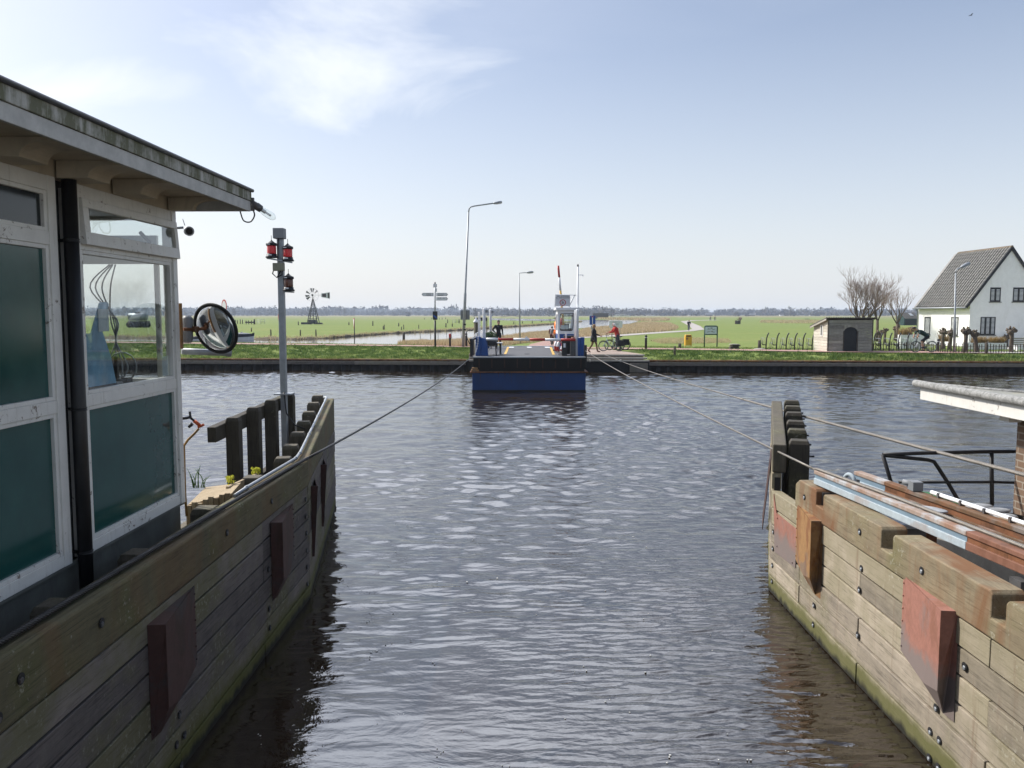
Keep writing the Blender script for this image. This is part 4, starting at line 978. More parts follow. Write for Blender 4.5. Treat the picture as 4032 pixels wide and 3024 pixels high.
mb = MB(); mb.tube([(-.74,-.62,2.985),(-.50,-.62,2.985)], .05, 14); mb.build('paper_roll', MT['white_clean'], cb)
lf('switch_box', [(-.5,-.2,-.8,-.7,2.93,3.02)], MT['grey_box'])
MT['chart'] = mat_plain('chart', (.21,.40,.56), .6, 0, .25, 6, 0, (.62,.66,.68), .8)
MT['chart_white'] = mat_plain('chart_white', (.60,.66,.68), .6, 0, .08, 30, 0, (.25,.28,.30), .5)
mb = MB(); mb.prism([(-.12,-1.56,3.03),(-.12,-.98,3.03),(-.12,-1.05,3.25),(-.12,-1.18,3.48),(-.12,-1.05,3.68),(-.12,-1.08,3.70),(-.12,-1.2,3.69),(-.12,-1.35,3.45),(-.12,-1.56,3.44)], (.003,0,0)); mb.build('wall_chart', MT['chart'], cb)
lf('notice_sheet', [(-.06,-.058,-.24,-.115,3.03,3.21)], MT['chart_white'], bevel=0); lf('list_sheet', [(-.11,-.108,-1.24,-1.08,3.46,3.64)], MT['chart_white'], bevel=0)
mb = MB()
for k, (sx_, bx) in enumerate(((0,.14),(.05,.03),(.09,-.05),(.03,.09))):
    mb.tube(smooth([(-.52+sx_*.6,-.22,4.05),(-.56-bx,-.24,3.84),(-.50+bx*.3,-.25,3.55),(-.47,-.26,3.35),(-.5+bx,-.28,3.12),(-.42,-.3,3.0)]), .007, 5)
mb.tube([(-.40+.13*math.cos(a*.42),-.3,3.12+.13*math.sin(a*.42)) for a in range(19)], .008, 5)
mb.build('cables', MT['galv'], cb)
# roof
XE, ZR = .72, 4.735
rf = lf('roof', [(-5.4,XE-.03,-9,-.03,4.69,ZR)], MT['plinth'], bevel=0)
def mat_fascia():
    m, nt, b = new_mat('mossy_fascia'); T = NT(nt)
    s = T.noise(T.coord((1.2,5,.6)), 1.5, 8, .7, .3); n = T.noise(T.coord((1,1,1)), 9, 9, .72)
    c = T.ramp(n, [(.3,(.34,.335,.30)),(.7,(.55,.54,.50))])
    c = T.mix(T.ramp(T.math('ADD', T.math('MULTIPLY', s, .7), T.math('MULTIPLY', n, .45)), [(.45,0.0),(.60,.9)]), c, (.085,.088,.042))
    c = T.mix(T.ramp(T.noise(T.coord((3,40,1)), 1, 6, .7), [(.62,0.0),(.75,.7)]), c, (.42,.41,.36))
    T.l(c, b.inputs['Base Color']); b.inputs['Roughness'].default_value = .9; T.l(T.bump(n, .4, .006), b.inputs['Normal']); return m
MT['fascia'] = mat_fascia()
MT['fascia_low'] = mat_plain('fascia_low', (.43,.425,.40), .8, 0, .2, 7, .2, (.50,.49,.46), .5)
lf('fascia_board', [(XE-.03,XE-.004,-9,0,4.55,4.643),(-5.4,XE-.03,-.03,-.004,4.55,4.643)], MT['fascia_low'], rf, .003)
lf('fascia_board', [(XE-.03,XE+.006,-9,.006,4.646,ZR),(-5.4,XE-.03,-.03,.006,4.646,ZR)], MT['fascia'], rf, .004)
mb = MB(); mb.tube([(XE+.012,-9,ZR+.008),(XE+.012,.02,ZR+.008)], .017, 8); mb.bb(-5.4,XE+.02,-9,.012,ZR,ZR+.012); mb.build('roof_trim', MT['black_plastic'], rf)
lf('soffit', [(.014,XE-.032,-9,-.032,4.665,4.688)], MT['cream'], rf, 0)
arc = [(.24+.13*(1-math.cos(a)), 4.545+.085*math.sin(a)) for a in [R(15*k) for k in range(7)]]
for k in range(11):
    y = -.10-.78*k; mb = MB()
    mb.prism([(x, y, z) for x, z in [(.014,4.664),(.014,4.545)] + arc + [(XE-.035,4.634),(XE-.035,4.664)]], (0,-.30 if k else -.07,0)); mb.build('bracket', MT['cream'], rf, bevel=.006)
# lamp on the roof end
lp = thing('outdoor_lamp', 'clear glass bulb lamp fixed to the end of the cabin roof', 'lamp', (-2.43,7.84,4.62))
a_, b_2 = Vx((-2.425,7.80,4.63)), pY(1085,862,7.95)
dl = (b_2-a_).normalized()
mb = MB(); mb.tube([a_,a_+dl*.045,a_+dl*.05,a_+dl*.10], [.030,.034,.038,.034], 12); mb.bb(-2.46,-2.41,7.80,7.83,4.56,4.68); mb.build('lamp_socket', MT['steel_grey'], lp, True)
mb = MB(); L_ = (b_2-a_).length; pp = [a_+dl*(.09+t*(L_-.09)) for t in (0,.1,.3,.55,.8,.93,1)]; mb.tube(pp, [.03,.033,.037,.039,.034,.022,.003], 14); mb.build('bulb', MT['glass'], lp, True)
mb = MB(); mb.tube([a_+dl*.10,a_+dl*.15],[.02,.018],8)
for s in (-.011,.011): mb.tube([a_+dl*.15+Vx((0,s,s*.4)),a_+dl*.21+Vx((0,s,s*.4))], .006, 6)
mb.build('filament_tube', MT['white_clean'], lp, True)
mb = MB(); mb.tube(smooth([(-2.425,7.81,4.58),(-2.41,7.82,4.52),(-2.45,7.82,4.46),(-2.51,7.81,4.47),(-2.53,7.78,4.55)]), .007, 6); mb.build('cable', MT['black_plastic'], lp, True)
# camera on the corner
sc = thing('security_camera', 'small grey security camera on the white corner post of the cabin', 'camera', (-3.13,7.78,4.35))
c0 = pY(688,898,7.82); c1 = pY(722,896,7.86); c2 = pY(743,910,7.9)
mb = MB(); mb.tube([c0,c1],.012,8); mb.lathe([(.022,-.01),(.022,.01)], c0, 10, 0, True, Matrix.Rotation(math.pi/2,3,'Y')); mb.tube([pY(728,888,7.9),pY(719,862,7.9)], .004, 5); mb.build('camera_arm', MT['galv'], sc, True)
mb = MB(); dcam = Vx((.45,-.85,-.1)).normalized(); mb.tube([c2-dcam*.06,c2-dcam*.055,c2+dcam*.05,c2+dcam*.052],[.03,.042,.045,.038],14); mb.build('camera_body', MT['galv'], sc, True)
mb = MB(); mb.tube([c2+dcam*.053,c2+dcam*.058],[.032,.026],14); mb.build('camera_lens', MT['ink'], sc, True)
# round convex mirror on its arm
rmz = thing('convex_mirror', 'round convex mirror in a black rim on an arm from the cabin corner', 'mirror', (-3.1,8.0,3.5))
mc = pY(849,1294,8.0); nn = Vx((-.34,-.90,-.27)).normalized(); upv = Vx((-.25,0,1)); xx = upv.cross(nn).normalized(); yy = nn.cross(xx); RM = Matrix((xx,yy,nn)).transposed()
m_, nt_, b_ = new_mat('mirror_face'); b_.inputs['Base Color'].default_value = (.62,.64,.64,1); b_.inputs['Metallic'].default_value = 1; b_.inputs['Roughness'].default_value = .03; MT['mirror'] = m_
rad = .232
mb = MB(); mb.lathe([(.0005,.045)]+[(rad*math.sin(t), .045-.05*(1-math.cos(t))) for t in [R(9*k) for k in range(1,11)]][::1], mc, 40, 0, True, RM)
mb.build('mirror_face', MT['mirror'], rmz, True)
mb = MB(); mb.torus(mc, rad+.008, .017, 0, 48, 10, 'z', RM); mb.build('mirror_rim', MT['rubber'], rmz, True)
mb = MB(); mb.lathe([(rad,.0),(rad*.9,-.03),(rad*.5,-.06),(.03,-.075)], mc, 32, 0, True, RM); mb.build('mirror_back', MT['galv'], rmz, True)
mb = MB(); a0 = pY(722,1296,7.86); bk = mc-nn*.07; mb.tube([a0,pY(775,1297,7.95),bk],.016,10); mb.tube([pY(758,1295,7.93),pY(782,1297,7.96)],.03,10); mb.build('mirror_arm', MT['rust_steel'], rmz, True)
mb = MB(); pc_ = pY(716,1290,7.84); mb.bb(pc_.x-.022,pc_.x+.012,7.81,7.835,3.27,3.70); mb.build('hinge_plate', MT['rust_ochre'], rmz, True)
mb = MB(); q0, q1 = pY(738,1243,7.95), pY(738,1350,7.95); mb.tube([q0,q0-Vx((0,0,.03)),q1+Vx((0,0,.03)),q1],[.03,.052,.052,.035],10); mb.build('motor_box', MT['grey_box'], rmz, True)
mb = MB(); mb.tube([pY(715,1383,8.05),pY(910,1390,8.3)],.032,10); mb.tube([pY(895,1400,8.3),pY(905,1355,8.28)],.035,8); mb.build('lower_arm', MT['galv'], rmz, True)
# tap with its hose
tp = thing('water_tap', 'black and orange garden tap with a brown hose on the cabin corner', 'tap', (-3.12,7.85,2.5))
mb = MB(); mb.tube([pY(712,1648,7.82),pY(735,1646,7.86),pY(752,1641,7.9)],.014,8); mb.tube([pY(747,1620,7.88),pY(750,1645,7.9),pY(768,1660,7.92)],.012,8); mb.lathe([(.02,-.012),(.02,.012)],pY(712,1646,7.82),10,0,True,Matrix.Rotation(math.pi/2,3,'Y')); mb.tube([pY(757,1668,7.9),pY(743,1682,7.9)],[.018,.014],8); mb.build('tap_body', MT['black_plastic'], tp, True)
mb = MB(); mb.tube([pY(765,1657,7.92),pY(786,1675,7.92)],.018,8); mb.tube([pY(780,1682,7.92),pY(803,1672,7.92)],.013,8); mb.build('orange_coupling', mat_plain('orange_plastic',(.55,.09,.02),.5), tp, True)
m_h = mat_plain('hose_brown',(.22,.12,.03),.6)
mb = MB(); mb.tube([pY(783,1687,7.92),pY(765,1708,7.9),pY(740,1732,7.88),pY(724,1756,7.86),pY(726,1850,7.86),pY(729,1950,7.86),pY(735,2032,7.86)],.012,8); mb.build('hose', m_h, tp, True)

# ---- winch beams, ropes and clutter on the right
B1a, B1b = Vx((3.44,9.16,1.85)), Vx((3.86,5.2,1.85))
def hbeam(name, a, b, h, wd, mats, label, split=None):
    t = thing(name, label, 'steel beam', tuple((a+b)/2)); dirn = (b-a).normalized(); side = dirn.cross(Vx((0,0,1))).normalized()
    def piece(p, q, mat, nm):
        mb = MB(); up = Vx((0,0,1))
        mb.beam(p-up*(h-.034), q-up*(h-.034), wd, .068); o = mb.build(nm, mat, t, True, bevel=.006)
        mb = MB(); mb.beam(p-up*.021, q-up*.021, wd, .042); mb.build('top_flange', MT['beam_top'] if mat is MT['blue_beam'] else mat, o, True, bevel=.006)
        mb = MB(); mb.beam(p-up*(.5*h-.013)+dirn*.002, q-up*(.5*h-.013)-dirn*.002, wd*.7, h-.112); mb.build('web', MT['web_shade'] if mat is MT['blue_beam'] else MT['rust_steel'], o, True)
        return o
    if split: 
        k = a+(b-a)*split; piece(a, k, mats[0], 'painted_length'); piece(k+dirn*.002, b, mats[1], 'rusty_length')
    else: piece(a, b, mats[0], 'web')
    return t
hb = hbeam('steel_beam', B1a, B1b, .155, .09, [MT['blue_beam'],MT['primer_beam']], 'pale blue steel beam ending in rust, nearest to the sunlit lock wall', .66)
B2a, B2b = Vx((3.89,9.16,1.84)), Vx((4.45,5.0,1.84))
m_brown = mat_rust('rail_brown',(.13,.075,.04),(.20,.085,.04),.7,(.36,.40,.42),.25)
hb2 = hbeam('steel_beam', B2a, B2b, .165, .09, [MT['blue_beam'], m_brown], 'rusty brown steel beam carrying a white conduit', .14)
mb = MB()
for t in (.04,.42,.8): p = B1a+(B1b-B1a)*t; mb.bb(p.x-.06,p.x+.16,p.y-.12,p.y+.02,1.49,1.648); mb.bb(p.x-.02,p.x+.1,p.y-.1,p.y,.9,1.49)
mb.build('beam_bracket', MT['blue_paint'] if False else MT['steel_grey'], hb, True)
mb = MB()
for t in (.3,.75): p = B2a+(B2b-B2a)*t; mb.bb(p.x-.05,p.x+.05,p.y-.1,p.y,.9,1.648)
mb.build('beam_leg', MT['rust_steel'], hb2, True)
mb = MB(); mb.tube([B2a+(B2b-B2a)*.30+Vx((.03,0,.03)), B2b+Vx((.03,0,.03))], .019, 10); pcd = mb.build('conduit', MT['white_clean'], None); tag(pcd,'white plastic conduit clipped along the rusty brown beam','conduit')
for k in range(9): mb = MB(); p = B2a+(B2b-B2a)*(.33+.075*k)+Vx((.03,0,.018)); mb.box(p,(.05,.03,.06)); mb.build('clip', MT['steel_grey'], pcd)

mb = MB(); p = B2a+(B2b-B2a)*.25+Vx((0,0,.05)); mb.box(p,(.1,.12,.09)); mb.tube([p+Vx((-.08,.1,.02)),p+Vx((.02,.02,.0))],.028,8); mb.build('limit_switch', MT['grey_box'], pcd)
# wire ropes from ferry and landing to the winch
F_R = pY(2303, 1380, 38.7)
mb = MB(); e1 = B1a+Vx((-.02,.06,-.0)); mb.tube(sag(F_R, e1, .10, 40), .014, 6)
strands(mb, [e1, B1a+Vx((-.015,-.05,.018)), B1a+(B1b-B1a)*.4+Vx((.035,0,.02)), B1b+Vx((.05,0,.02))], .017, 6, .13, 0, .014)
tag(mb.build('wire_rope', MT['rope_steel']), 'pale wire rope from the ferry lying along the blue beam', 'rope')
LAND_R = g(2352, 1388)+Vx((0,0,.1)); e2 = pY(4032, 1869, 7.4); mid = LAND_R+(e2-LAND_R)*.74
sg = sag(LAND_R, e2, .20, 60); k = 48
mb = MB(); mb.tube(sg[:k+1], .016, 6); strands(mb, sg[k:]+[e2+(e2-sg[-2])*3], .021, 6, .17, 0, .016)
tag(mb.build('wire_rope', MT['rope_steel']), 'thick pale wire rope crossing above the black railing from the far landing', 'rope')
mb = MB(); q0 = pY(3330,1885,8.9); q1 = pY(3470,1935,8.2); q2 = pY(3700,2050,7.2)
strands(mb, [q0, q0+Vx((.06,-.1,-.02)), q1, q2], .017, 5, .13, 0, .02)
tag(mb.build('wire_rope', MT['rope_steel']), 'grey wire rope coming off the sheave between the two beams', 'rope')
mb = MB(); strands(mb, [Vx((3.62,8.6,1.52)),Vx((3.70,7.2,1.36)),Vx((3.82,5.6,1.26)),Vx((3.84,5.0,1.25))], .016, 5, .13, 0, .02)
tag(mb.build('wire_rope', MT['rope_black']), 'dark wire rope running low behind the notched beam', 'rope')
sv = thing('sheave', 'blue grey rope sheave between the two steel beams', 'pulley', tuple(pY(3345,1890,8.9)))
c = pY(3345,1895,8.9); mb = MB(); mb.torus(c,.075,.022,0,22,8,'x',Matrix.Rotation(.35,3,'Z')); mb.lathe([(.02,-.03),(.02,.03)],c,10,0,True,Matrix.Rotation(math.pi/2,3,'Y')); mb.build('wheel', MT['blue_beam'], sv, True)
mb = MB(); mb.bb(c.x-.02,c.x+.10,c.y-.03,c.y+.03,1.45,c.z+.02); mb.build('bracket', MT['steel_grey'], sv, True)
# black railing
rl = thing('pipe_railing', 'black pipe railing at the water edge beside the brick hut', 'railing', (5,9,1.4))
YR = 9.0
def rp(u, v): return pY(u, v, YR)
mb = MB(); mb.tube([rp(3476,1790),rp(3600,1785),rp(3905,1778),rp(4100,1777)],.021,10); mb.build('top_rail', MT['black_metal'], rl, True)
mb = MB(); mb.tube([rp(3476,1792),rp(3560,1801),rp(3655,1811),rp(3678,1818),rp(3692,1838),rp(3735,1905),rp(3776,1975),rp(3790,2010)],.021,10); mb.build('bent_rail', MT['black_metal'], rl, True)
mb = MB(); mb.tube([rp(3476,1791),rp(3506,1890),rp(3518,1930)],.021,10); mb.build('leg', MT['black_metal'], rl, True)
mb = MB(); mb.tube([rp(3540,1899),rp(3905,1898),rp(4100,1903)],.016,10); mb.build('mid_rail', MT['black_metal'], rl, True)
mb = MB(); mb.tube([rp(3904,1779),rp(3906,1990)],.022,10); mb.build('post', MT['black_metal'], rl, True)
# clutter on the deck
def heap(name, pts, mat, label, cat):
    mb = MB()
    for (u, v, y, rx, ry, rz_, a) in pts: mb.ell(pY(u,v,y), (rx,ry,rz_), 0, 12, Matrix.Rotation(a,3,'Z'))
    return tag(mb.build(name, mat), label, cat)
MT['green_sheet'] = mat_plain('green_sheet', (.045,.16,.055), .45, 0, .6, 14, .3, (.30,.48,.33), .6)
MT['grey_sheet'] = mat_plain('grey_sheet', (.30,.31,.32), .5, 0, .3, 6, .2)
heap('tarpaulin', [(3690,1962,8.6,.16,.10,.030,.3),(3760,1980,8.6,.14,.1,.03,.2),(3640,1945,8.7,.1,.08,.02,.3)], MT['green_sheet'], 'crumpled green plastic sheet under the bent railing', 'tarpaulin')
heap('tarpaulin', [(3530,1975,8.0,.14,.06,.025,.3),(3580,1990,7.9,.1,.05,.03,.2)], MT['green_sheet'], 'green plastic strip lying between the two steel beams', 'tarpaulin')
heap('tarpaulin', [(3665,2005,7.6,.16,.09,.018,-.9)], MT['grey_sheet'], 'pale grey sheet lying between the two steel beams', 'sheet')
heap('cable_bundle', [(3850,1995,8.2,.17,.09,.03,.2),(3920,2010,8.0,.16,.08,.025,.1),(3960,2035,7.8,.12,.08,.03,.1)], MT['grey_sheet'], 'grey hose and cable bundle below the railing post', 'cables')
mb = MB()
for k in range(5): mb.tube([pY(3830+k*20,2000+k*5,8.1-k*.05),pY(3930+k*12,2012+k*6,8.0),pY(4030,2035+k*9,7.8)],.011,6)
tag(mb.build('cables', MT['black_plastic']), 'loose black cables strung towards the brick hut', 'cables')
mb = MB(); mb.beam(pY(3945,2055,7.6),pY(4060,2085,7.3),.10,.09); tag(mb.build('timber_block', MT['pale_wood']), 'pale timber block on the deck before the brick hut', 'timber')
fl = thing('float', 'white tube float hanging on a short rod behind the lock wall', 'float', tuple(pY(3430,2015,9.3)))
mb = MB(); mb.tube([pY(3402,2022,9.4),pY(3441,2006,9.2)],[.032,.036],14); mb.build('tube', MT['white_clean'], fl, True)
mb = MB(); mb.tube([pY(3441,2006,9.2),pY(3443,2005.4,9.17)],.016,12); mb.build('core', MT['ink'], fl, True)
mb = MB(); mb.tube([pY(3412,1978,9.3),pY(3412,2030,9.3)],.009,6); mb.build('rod', MT['black_metal'], fl, True)
# brick hut
def mat_brick():
    m, nt, b = new_mat('brick'); T = NT(nt); bt = T.n('ShaderNodeTexBrick'); 
    mp = T.coord((1,1,1), 'Object', (math.pi/2,0,0)); cmb = T.n('ShaderNodeCombineXYZ'); s = T.sep(T.coord((1,1,1)))
    T.l(T.math('ADD', s[0], s[1]), cmb.inputs[0]); T.l(s[2], cmb.inputs[1]); T.l(cmb.outputs[0], bt.inputs['Vector'])
    bt.inputs['Scale'].default_value = 1; bt.inputs['Brick Width'].default_value = .21; bt.inputs['Row Height'].default_value = .075; bt.inputs['Mortar Size'].default_value = .008
    bt.inputs['Color1'].default_value = (.17,.10,.06,1); bt.inputs['Color2'].default_value = (.12,.07,.045,1); bt.inputs['Mortar'].default_value = (.36,.33,.28,1)
    n = T.noise(T.coord((1,1,1)), 12, 7, .7); T.l(T.mix(.45, bt.outputs[0], T.mix(n, (.11,.075,.05), (.22,.15,.10)), 'MIX'), b.inputs['Base Color']); b.inputs['Roughness'].default_value = .9
    T.l(T.bump(T.math('SUBTRACT', T.math('MULTIPLY', n, .3), bt.outputs['Fac']), .6, .01), b.inputs['Normal']); return m
ht = thing('brick_hut', 'low brown brick hut with a grey felt roof and white fascia', 'hut', (6.5,6,0))
XH = 5.47
mb = MB(); mb.bb(XH,9.5,-2,8.85,1.0,2.62); mb.build('wall', mat_brick(), ht, True)
rf2 = MB(); rf2.prism([(5.10,-2,2.70),(5.10,10.32,2.70),(5.62,8.98,2.71),(9.8,8.95,2.75),(9.8,-2,2.75)],(0,0,.03)); rf2 = rf2.build('roof', mat_plain('felt_top',(.27,.27,.24),.95,0,.25,3,.4,(.30,.26,.10),.5), ht, True)
m_felt = mat_plain('felt_roll',(.23,.23,.22),.95,0,.55,26,.7,(.12,.12,.11),.5)
mb = MB(); mb.tube([(5.06,-2,2.725),(5.06,10.3,2.735)],.045,12); mb.tube([(5.06,10.3,2.735),(5.62,8.98,2.735),(9.8,8.95,2.77)],.025,12); mb.build('roof_edge', m_felt, rf2, True)
mb = MB(); mb.bb(5.085,5.12,-2,10.22,2.54,2.695); mb.beam((5.12,10.2,2.62),(5.62,8.92,2.62),.03,.15); mb.build('fascia_board', MT['white_paint'], rf2, True, bevel=.004)
mb = MB(); mb.prism([(5.12,-2,2.60),(5.12,10.15,2.60),(5.6,8.9,2.60),(9.8,8.9,2.60),(9.8,-2,2.60)],(0,0,.02)); mb.build('soffit', MT['white_paint'], rf2, True)
mb = MB(); mb.bb(5.29,5.418,8.7,8.88,2.45,2.6); mb.build('eave_block', MT['white_paint'], rf2, True)
# ================================================================== ACROSS THE WATER: QUAY, LANDING, FERRY
qw = thing('quay_wall', 'long low quay wall of dark sheet piling with a rusty cap and a timber wale', 'quay wall', (0,51.8,0))
def qline(x0, x1, oy, z0, z1, th):
    return [(x0,Yq(x0)+oy,z0),(x1,Yq(x1)+oy,z0),(x1,Yq(x1)+oy+th,z0),(x0,Yq(x0)+oy+th,z0)], (0,0,z1-z0)
MT['piling'] = mat_rust('piling', (.022,.020,.018), (.035,.022,.014), .6, (.012,.012,.012), .6)
mb = MB()
for (xa, xb) in ((-160,-2.9),(8.45,160)):
    mb2 = MB(); P, e = qline(xa,xb,-.06,.66,.745,.34); mb2.prism(P,e); mb2.build('cap', MT['rust_ochre'], qw, True)
    x = xa
    while x < xb - .1:
        x2 = min(x+6.0, xb); P, e = qline(x,x2-.02,-.20,.40+random.uniform(-.008,.008),.60,.14); mb.prism(P,e); x = x2
mb.build('wale', MT['wale_wood'], qw, True, bevel=.012)
V = []; n = 0; x = -160
while x < 160:
    for dx, dy in ((0,0),(.22,0),(.32,.2),(.54,.2),(.64,0)):
        y = Yq(x+dx)+dy-.02; V += [(x+dx,y,-1.2),(x+dx,y,.68)]; n += 1
    x += .64
F = [(2*i,2*i+2,2*i+3,2*i+1) for i in range(n-1)]
ir = Matrix.Translation((0,-51.8,0)); raw('sheet_piling', [tuple(ir@Vx(v)) for v in V], F, MT['piling'], False, qw)
# ferry landing with its steps
ld = thing('ferry_landing', 'brick paved ferry landing with low worn steps down to the water', 'landing', (3,52,0))
def mat_paving():
    m, nt, b = new_mat('paving'); T = NT(nt); bt = T.n('ShaderNodeTexBrick'); T.l(T.coord((1,1,1)), bt.inputs['Vector'])
    bt.inputs['Scale'].default_value = 1; bt.inputs['Brick Width'].default_value = .22; bt.inputs['Row Height'].default_value = .11; bt.inputs['Mortar Size'].default_value = .01
    bt.inputs['Color1'].default_value = (.34,.24,.19,1); bt.inputs['Color2'].default_value = (.40,.30,.25,1); bt.inputs['Mortar'].default_value = (.20,.18,.14,1)
    n = T.noise(T.coord((1,1,1)), 1.6, 8, .7); T.l(T.mix(T.ramp(n,[(.4,0.0),(.7,.6)]), bt.outputs[0], (.27,.22,.17)), b.inputs['Base Color']); b.inputs['Roughness'].default_value = .9; return m
MT['paving'] = mat_paving()
XL, XR = -2.7, 8.25
mb = MB(); mb.prism([(XL,51.75,.3),(XR-.05,51.35,.3),(XR-1.3,58.6,.3),(-.5,59.6,.3),(XL,57,.3)],(0,0,.79)); mb.build('apron', MT['paving'], ld, True)
for k, (zt, oy, xe) in enumerate(((1.10,-.02,0),(.93,-.28,.12),(.78,-.55,.22))):
    mb = MB(); mb.prism([(XL,Yq(XL)+oy-.05,zt-.12),(XR+xe,Yq(XR)+oy-.05,zt-.12),(XR+xe,Yq(XR)+oy+.24,zt-.12),(XL,Yq(XL)+oy+.24,zt-.12)],(0,0,.10)); mb.build('step', MT['concrete'], ld, True, bevel=.015)
mb = MB(); mb.prism([(XL,Yq(XL)-.5,-1),(XR+.2,Yq(XR)-.5,-1),(XR+.2,Yq(XR)+.2,-1),(XL,Yq(XL)+.2,-1)],(0,0,1.62)); mb.build('base_wall', MT['hull_black'], ld, True)
mb = MB(); mb.bb(7.25,8.35,50.55,50.72,.02,.58); mb.build('fender_panel', MT['wale_wood'], ld, True)
for u in (2323,2444):
    mb = MB(); p = pY(u,1418,50.75); mb.tube([p-Vx((0,0,.12)),p,p+Vx((0,0,.04))],[.035,.035,.055],8); mb.build('mooring_pin', MT['white_paint'], ld, True)

# ------------------------------------------------------------------ ferry
FY0, FY1, ZD = 38.2, 50.3, 1.62
FX0, FX1 = -1.85, 3.43
fe = thing('cable_ferry', 'small blue cable ferry with an open grey deck and a white wheelhouse', 'ferry', ((FX0+FX1)/2,(FY0+FY1)/2,0))
def fb(name, boxes, mat, parent=fe, bevel=0.0, label=None):
    mb = MB()
    for q in boxes: mb.bb(*q)
    return mb.build(name, mat, parent, True, bevel=bevel, label=label)
hull = fb('hull', [(FX0,FX1,FY0,FY1,-.5,.87)], MT['blue_hull'], bevel=.03)
for xs_m in (-.55,.8,2.1): fb('plate_seam', [(xs_m-.02,xs_m+.02,FY0-.008,FY0+.01,.09,.865)], MT['blue_hull'], hull)
mb = MB()
for k in range(11):
    x = FX0+.2+random.random()*4.8; h = .12+.45*random.random()**2; w_ = .01+.03*random.random(); mb.prism([(x,FY0-.0045,.868),(x+w_,FY0-.0045,.868),(x+w_*.6,FY0-.0045,.868-h),(x+w_*.3,FY0-.0045,.868-h*1.1)],(0,.003,0))
mb.build('rust_streaks', MT['primer_dark'], hull, True)
fb('waterline_band', [(FX0-.006,FX1+.006,FY0-.006,FY1+.006,-.45,.075)], MT['hull_black'], hull)
fb('rubbing_strake', [(FX0-.10,FX1+.10,FY0-.10,FY1+.10,.872,.935)], MT['rust_steel'], hull, .02)
fb('corner_strake', [(FX0-.06,FX0+.32,FY0-.07,FY0+.3,.935,1.02),(FX0-.02,FX0+.26,FY0-.04,FY0+.26,1.02,1.12)], MT['rust_ochre'], hull, .03)
mb = MB(); mb.bb(FX0+.04,FX1-.04,FY0+.5,FY1-.5,.936,1.60); mb.build('superstructure', MT['hull_black'], fe, True)
mb = MB()
mb.prism([(FX0+.06,FY0+.06,.94),(FX0+.06,FY0-.12,1.55),(FX0+.06,FY0+.5,1.55),(FX0+.06,FY0+.5,.94)],(FX1-FX0-.12,0,0))
rampf = mb.build('ramp_flap', MT['hull_black'], fe, True)
for k in range(9):
    x = FX0+.3+k*.59; mb = MB(); mb.prism([(x,FY0-.02,1.10),(x,FY0-.15,1.55),(x,FY0-.05,1.55),(x,FY0+.04,1.10)],(.05,0,0)); mb.build('ramp_rib', MT['primer_dark'], rampf, True)
fb('ramp_lip', [(FX0+.03,FX1-.02,FY0-.17,FY0+.10,1.572,1.622)], MT['galv'], fe, .006)
fb('deck', [(FX0+.02,FX1-.02,FY0+.101,FY1,1.56,1.62)], MT['deck_grey'], fe)
mb = MB(); mb.prism([(FX0+.6,FY1+.005,1.60),(FX1-.6,FY1+.005,1.60),(FX1-.6,FY1+2.2,1.16),(FX0+.6,FY1+2.2,1.16)],(0,0,-.06)); mb.build('far_ramp', MT['deck_grey'], fe, True)
fb('far_lip', [(FX0+.6,FX1-.6,FY1-.10,FY1+.004,1.621,1.66)], MT['white_clean'], fe)
def strip(name, pix, mat, wd, parent=fe):
    mb = MB(); P = [pZ(u,v,1.624) for u,v in pix]
    for a,b in zip(P[:-1],P[1:]): mb.beam(a,b,wd,.004)
    return mb.build(name, mat, parent, True)
strip('deck_line', [(1989,1394),(1996,1379),(2001,1366)], MT['yellow_paint'], .12); strip('deck_line', [(2180,1396),(2173,1378),(2168,1367)], MT['yellow_paint'], .12)
for u in (2014,2084,2155): p = pZ(u,1367,1.626); fb('deck_mark', [(p.x-.14,p.x+.14,p.y-.6,p.y+.6,1.622,1.627)], MT['white_clean'])
p = pZ(2075,1393.5,1.626); mb = MB(); mb.ell((p.x,p.y,1.63),(.14,.3,.012)); mb.build('deck_drain', MT['ink'], fe, True)
# barrier
YB = 38.95
bl_ = pY(1873,1392,YB); br_ = pY(1921,1392,YB)
mb = MB(); mb.prism([(bl_.x,YB,1.62),(bl_.x+.24,YB,1.62),(bl_.x+.24,YB,2.52),(bl_.x+.02,YB,2.52)],(0,.34,0)); bx1 = mb.build('barrier_cabinet', MT['blue_paint'], fe, True, bevel=.02)
mb = MB(); mb.prism([(bl_.x+.245,YB+.02,1.62),(br_.x+.02,YB+.02,1.62),(br_.x-.05,YB+.02,2.42),(bl_.x+.245,YB+.02,2.48)],(0,.3,0)); mb.build('barrier_cabinet', MT['blue_paint'], fe, True, bevel=.02)
q0, q1 = pY(2275,1392,YB), pY(2301,1392,YB)
fb('barrier_cabinet', [(q0.x,q0.x+.13,YB,YB+.34,1.62,2.47),(q0.x+.135,q1.x,YB-.02,YB+.3,1.62,2.50)], MT['blue_paint'], fe, .02)
mb = MB(); pa, pb = pY(1915,1335,YB-.06), pY(2266,1338,YB-.06)
us = [1914,1961,2022,2085,2146,2208,2266]
arm = thing('barrier_arm', 'horizontal red and white barrier arm across the near end of the ferry deck', 'barrier', tuple((pa+pb)/2))
for k in range(6):
    a = pY(us[k],1335.2+k*.5,YB-.06); b = pY(us[k+1],1335.7+k*.5,YB-.06); mb = MB(); mb.tube([a,b-(b-a).normalized()*.002],.062,12); mb.build('red_segment' if k%2 else 'white_segment', MT['red_paint'] if k%2 else MT['white_clean'], arm, True)
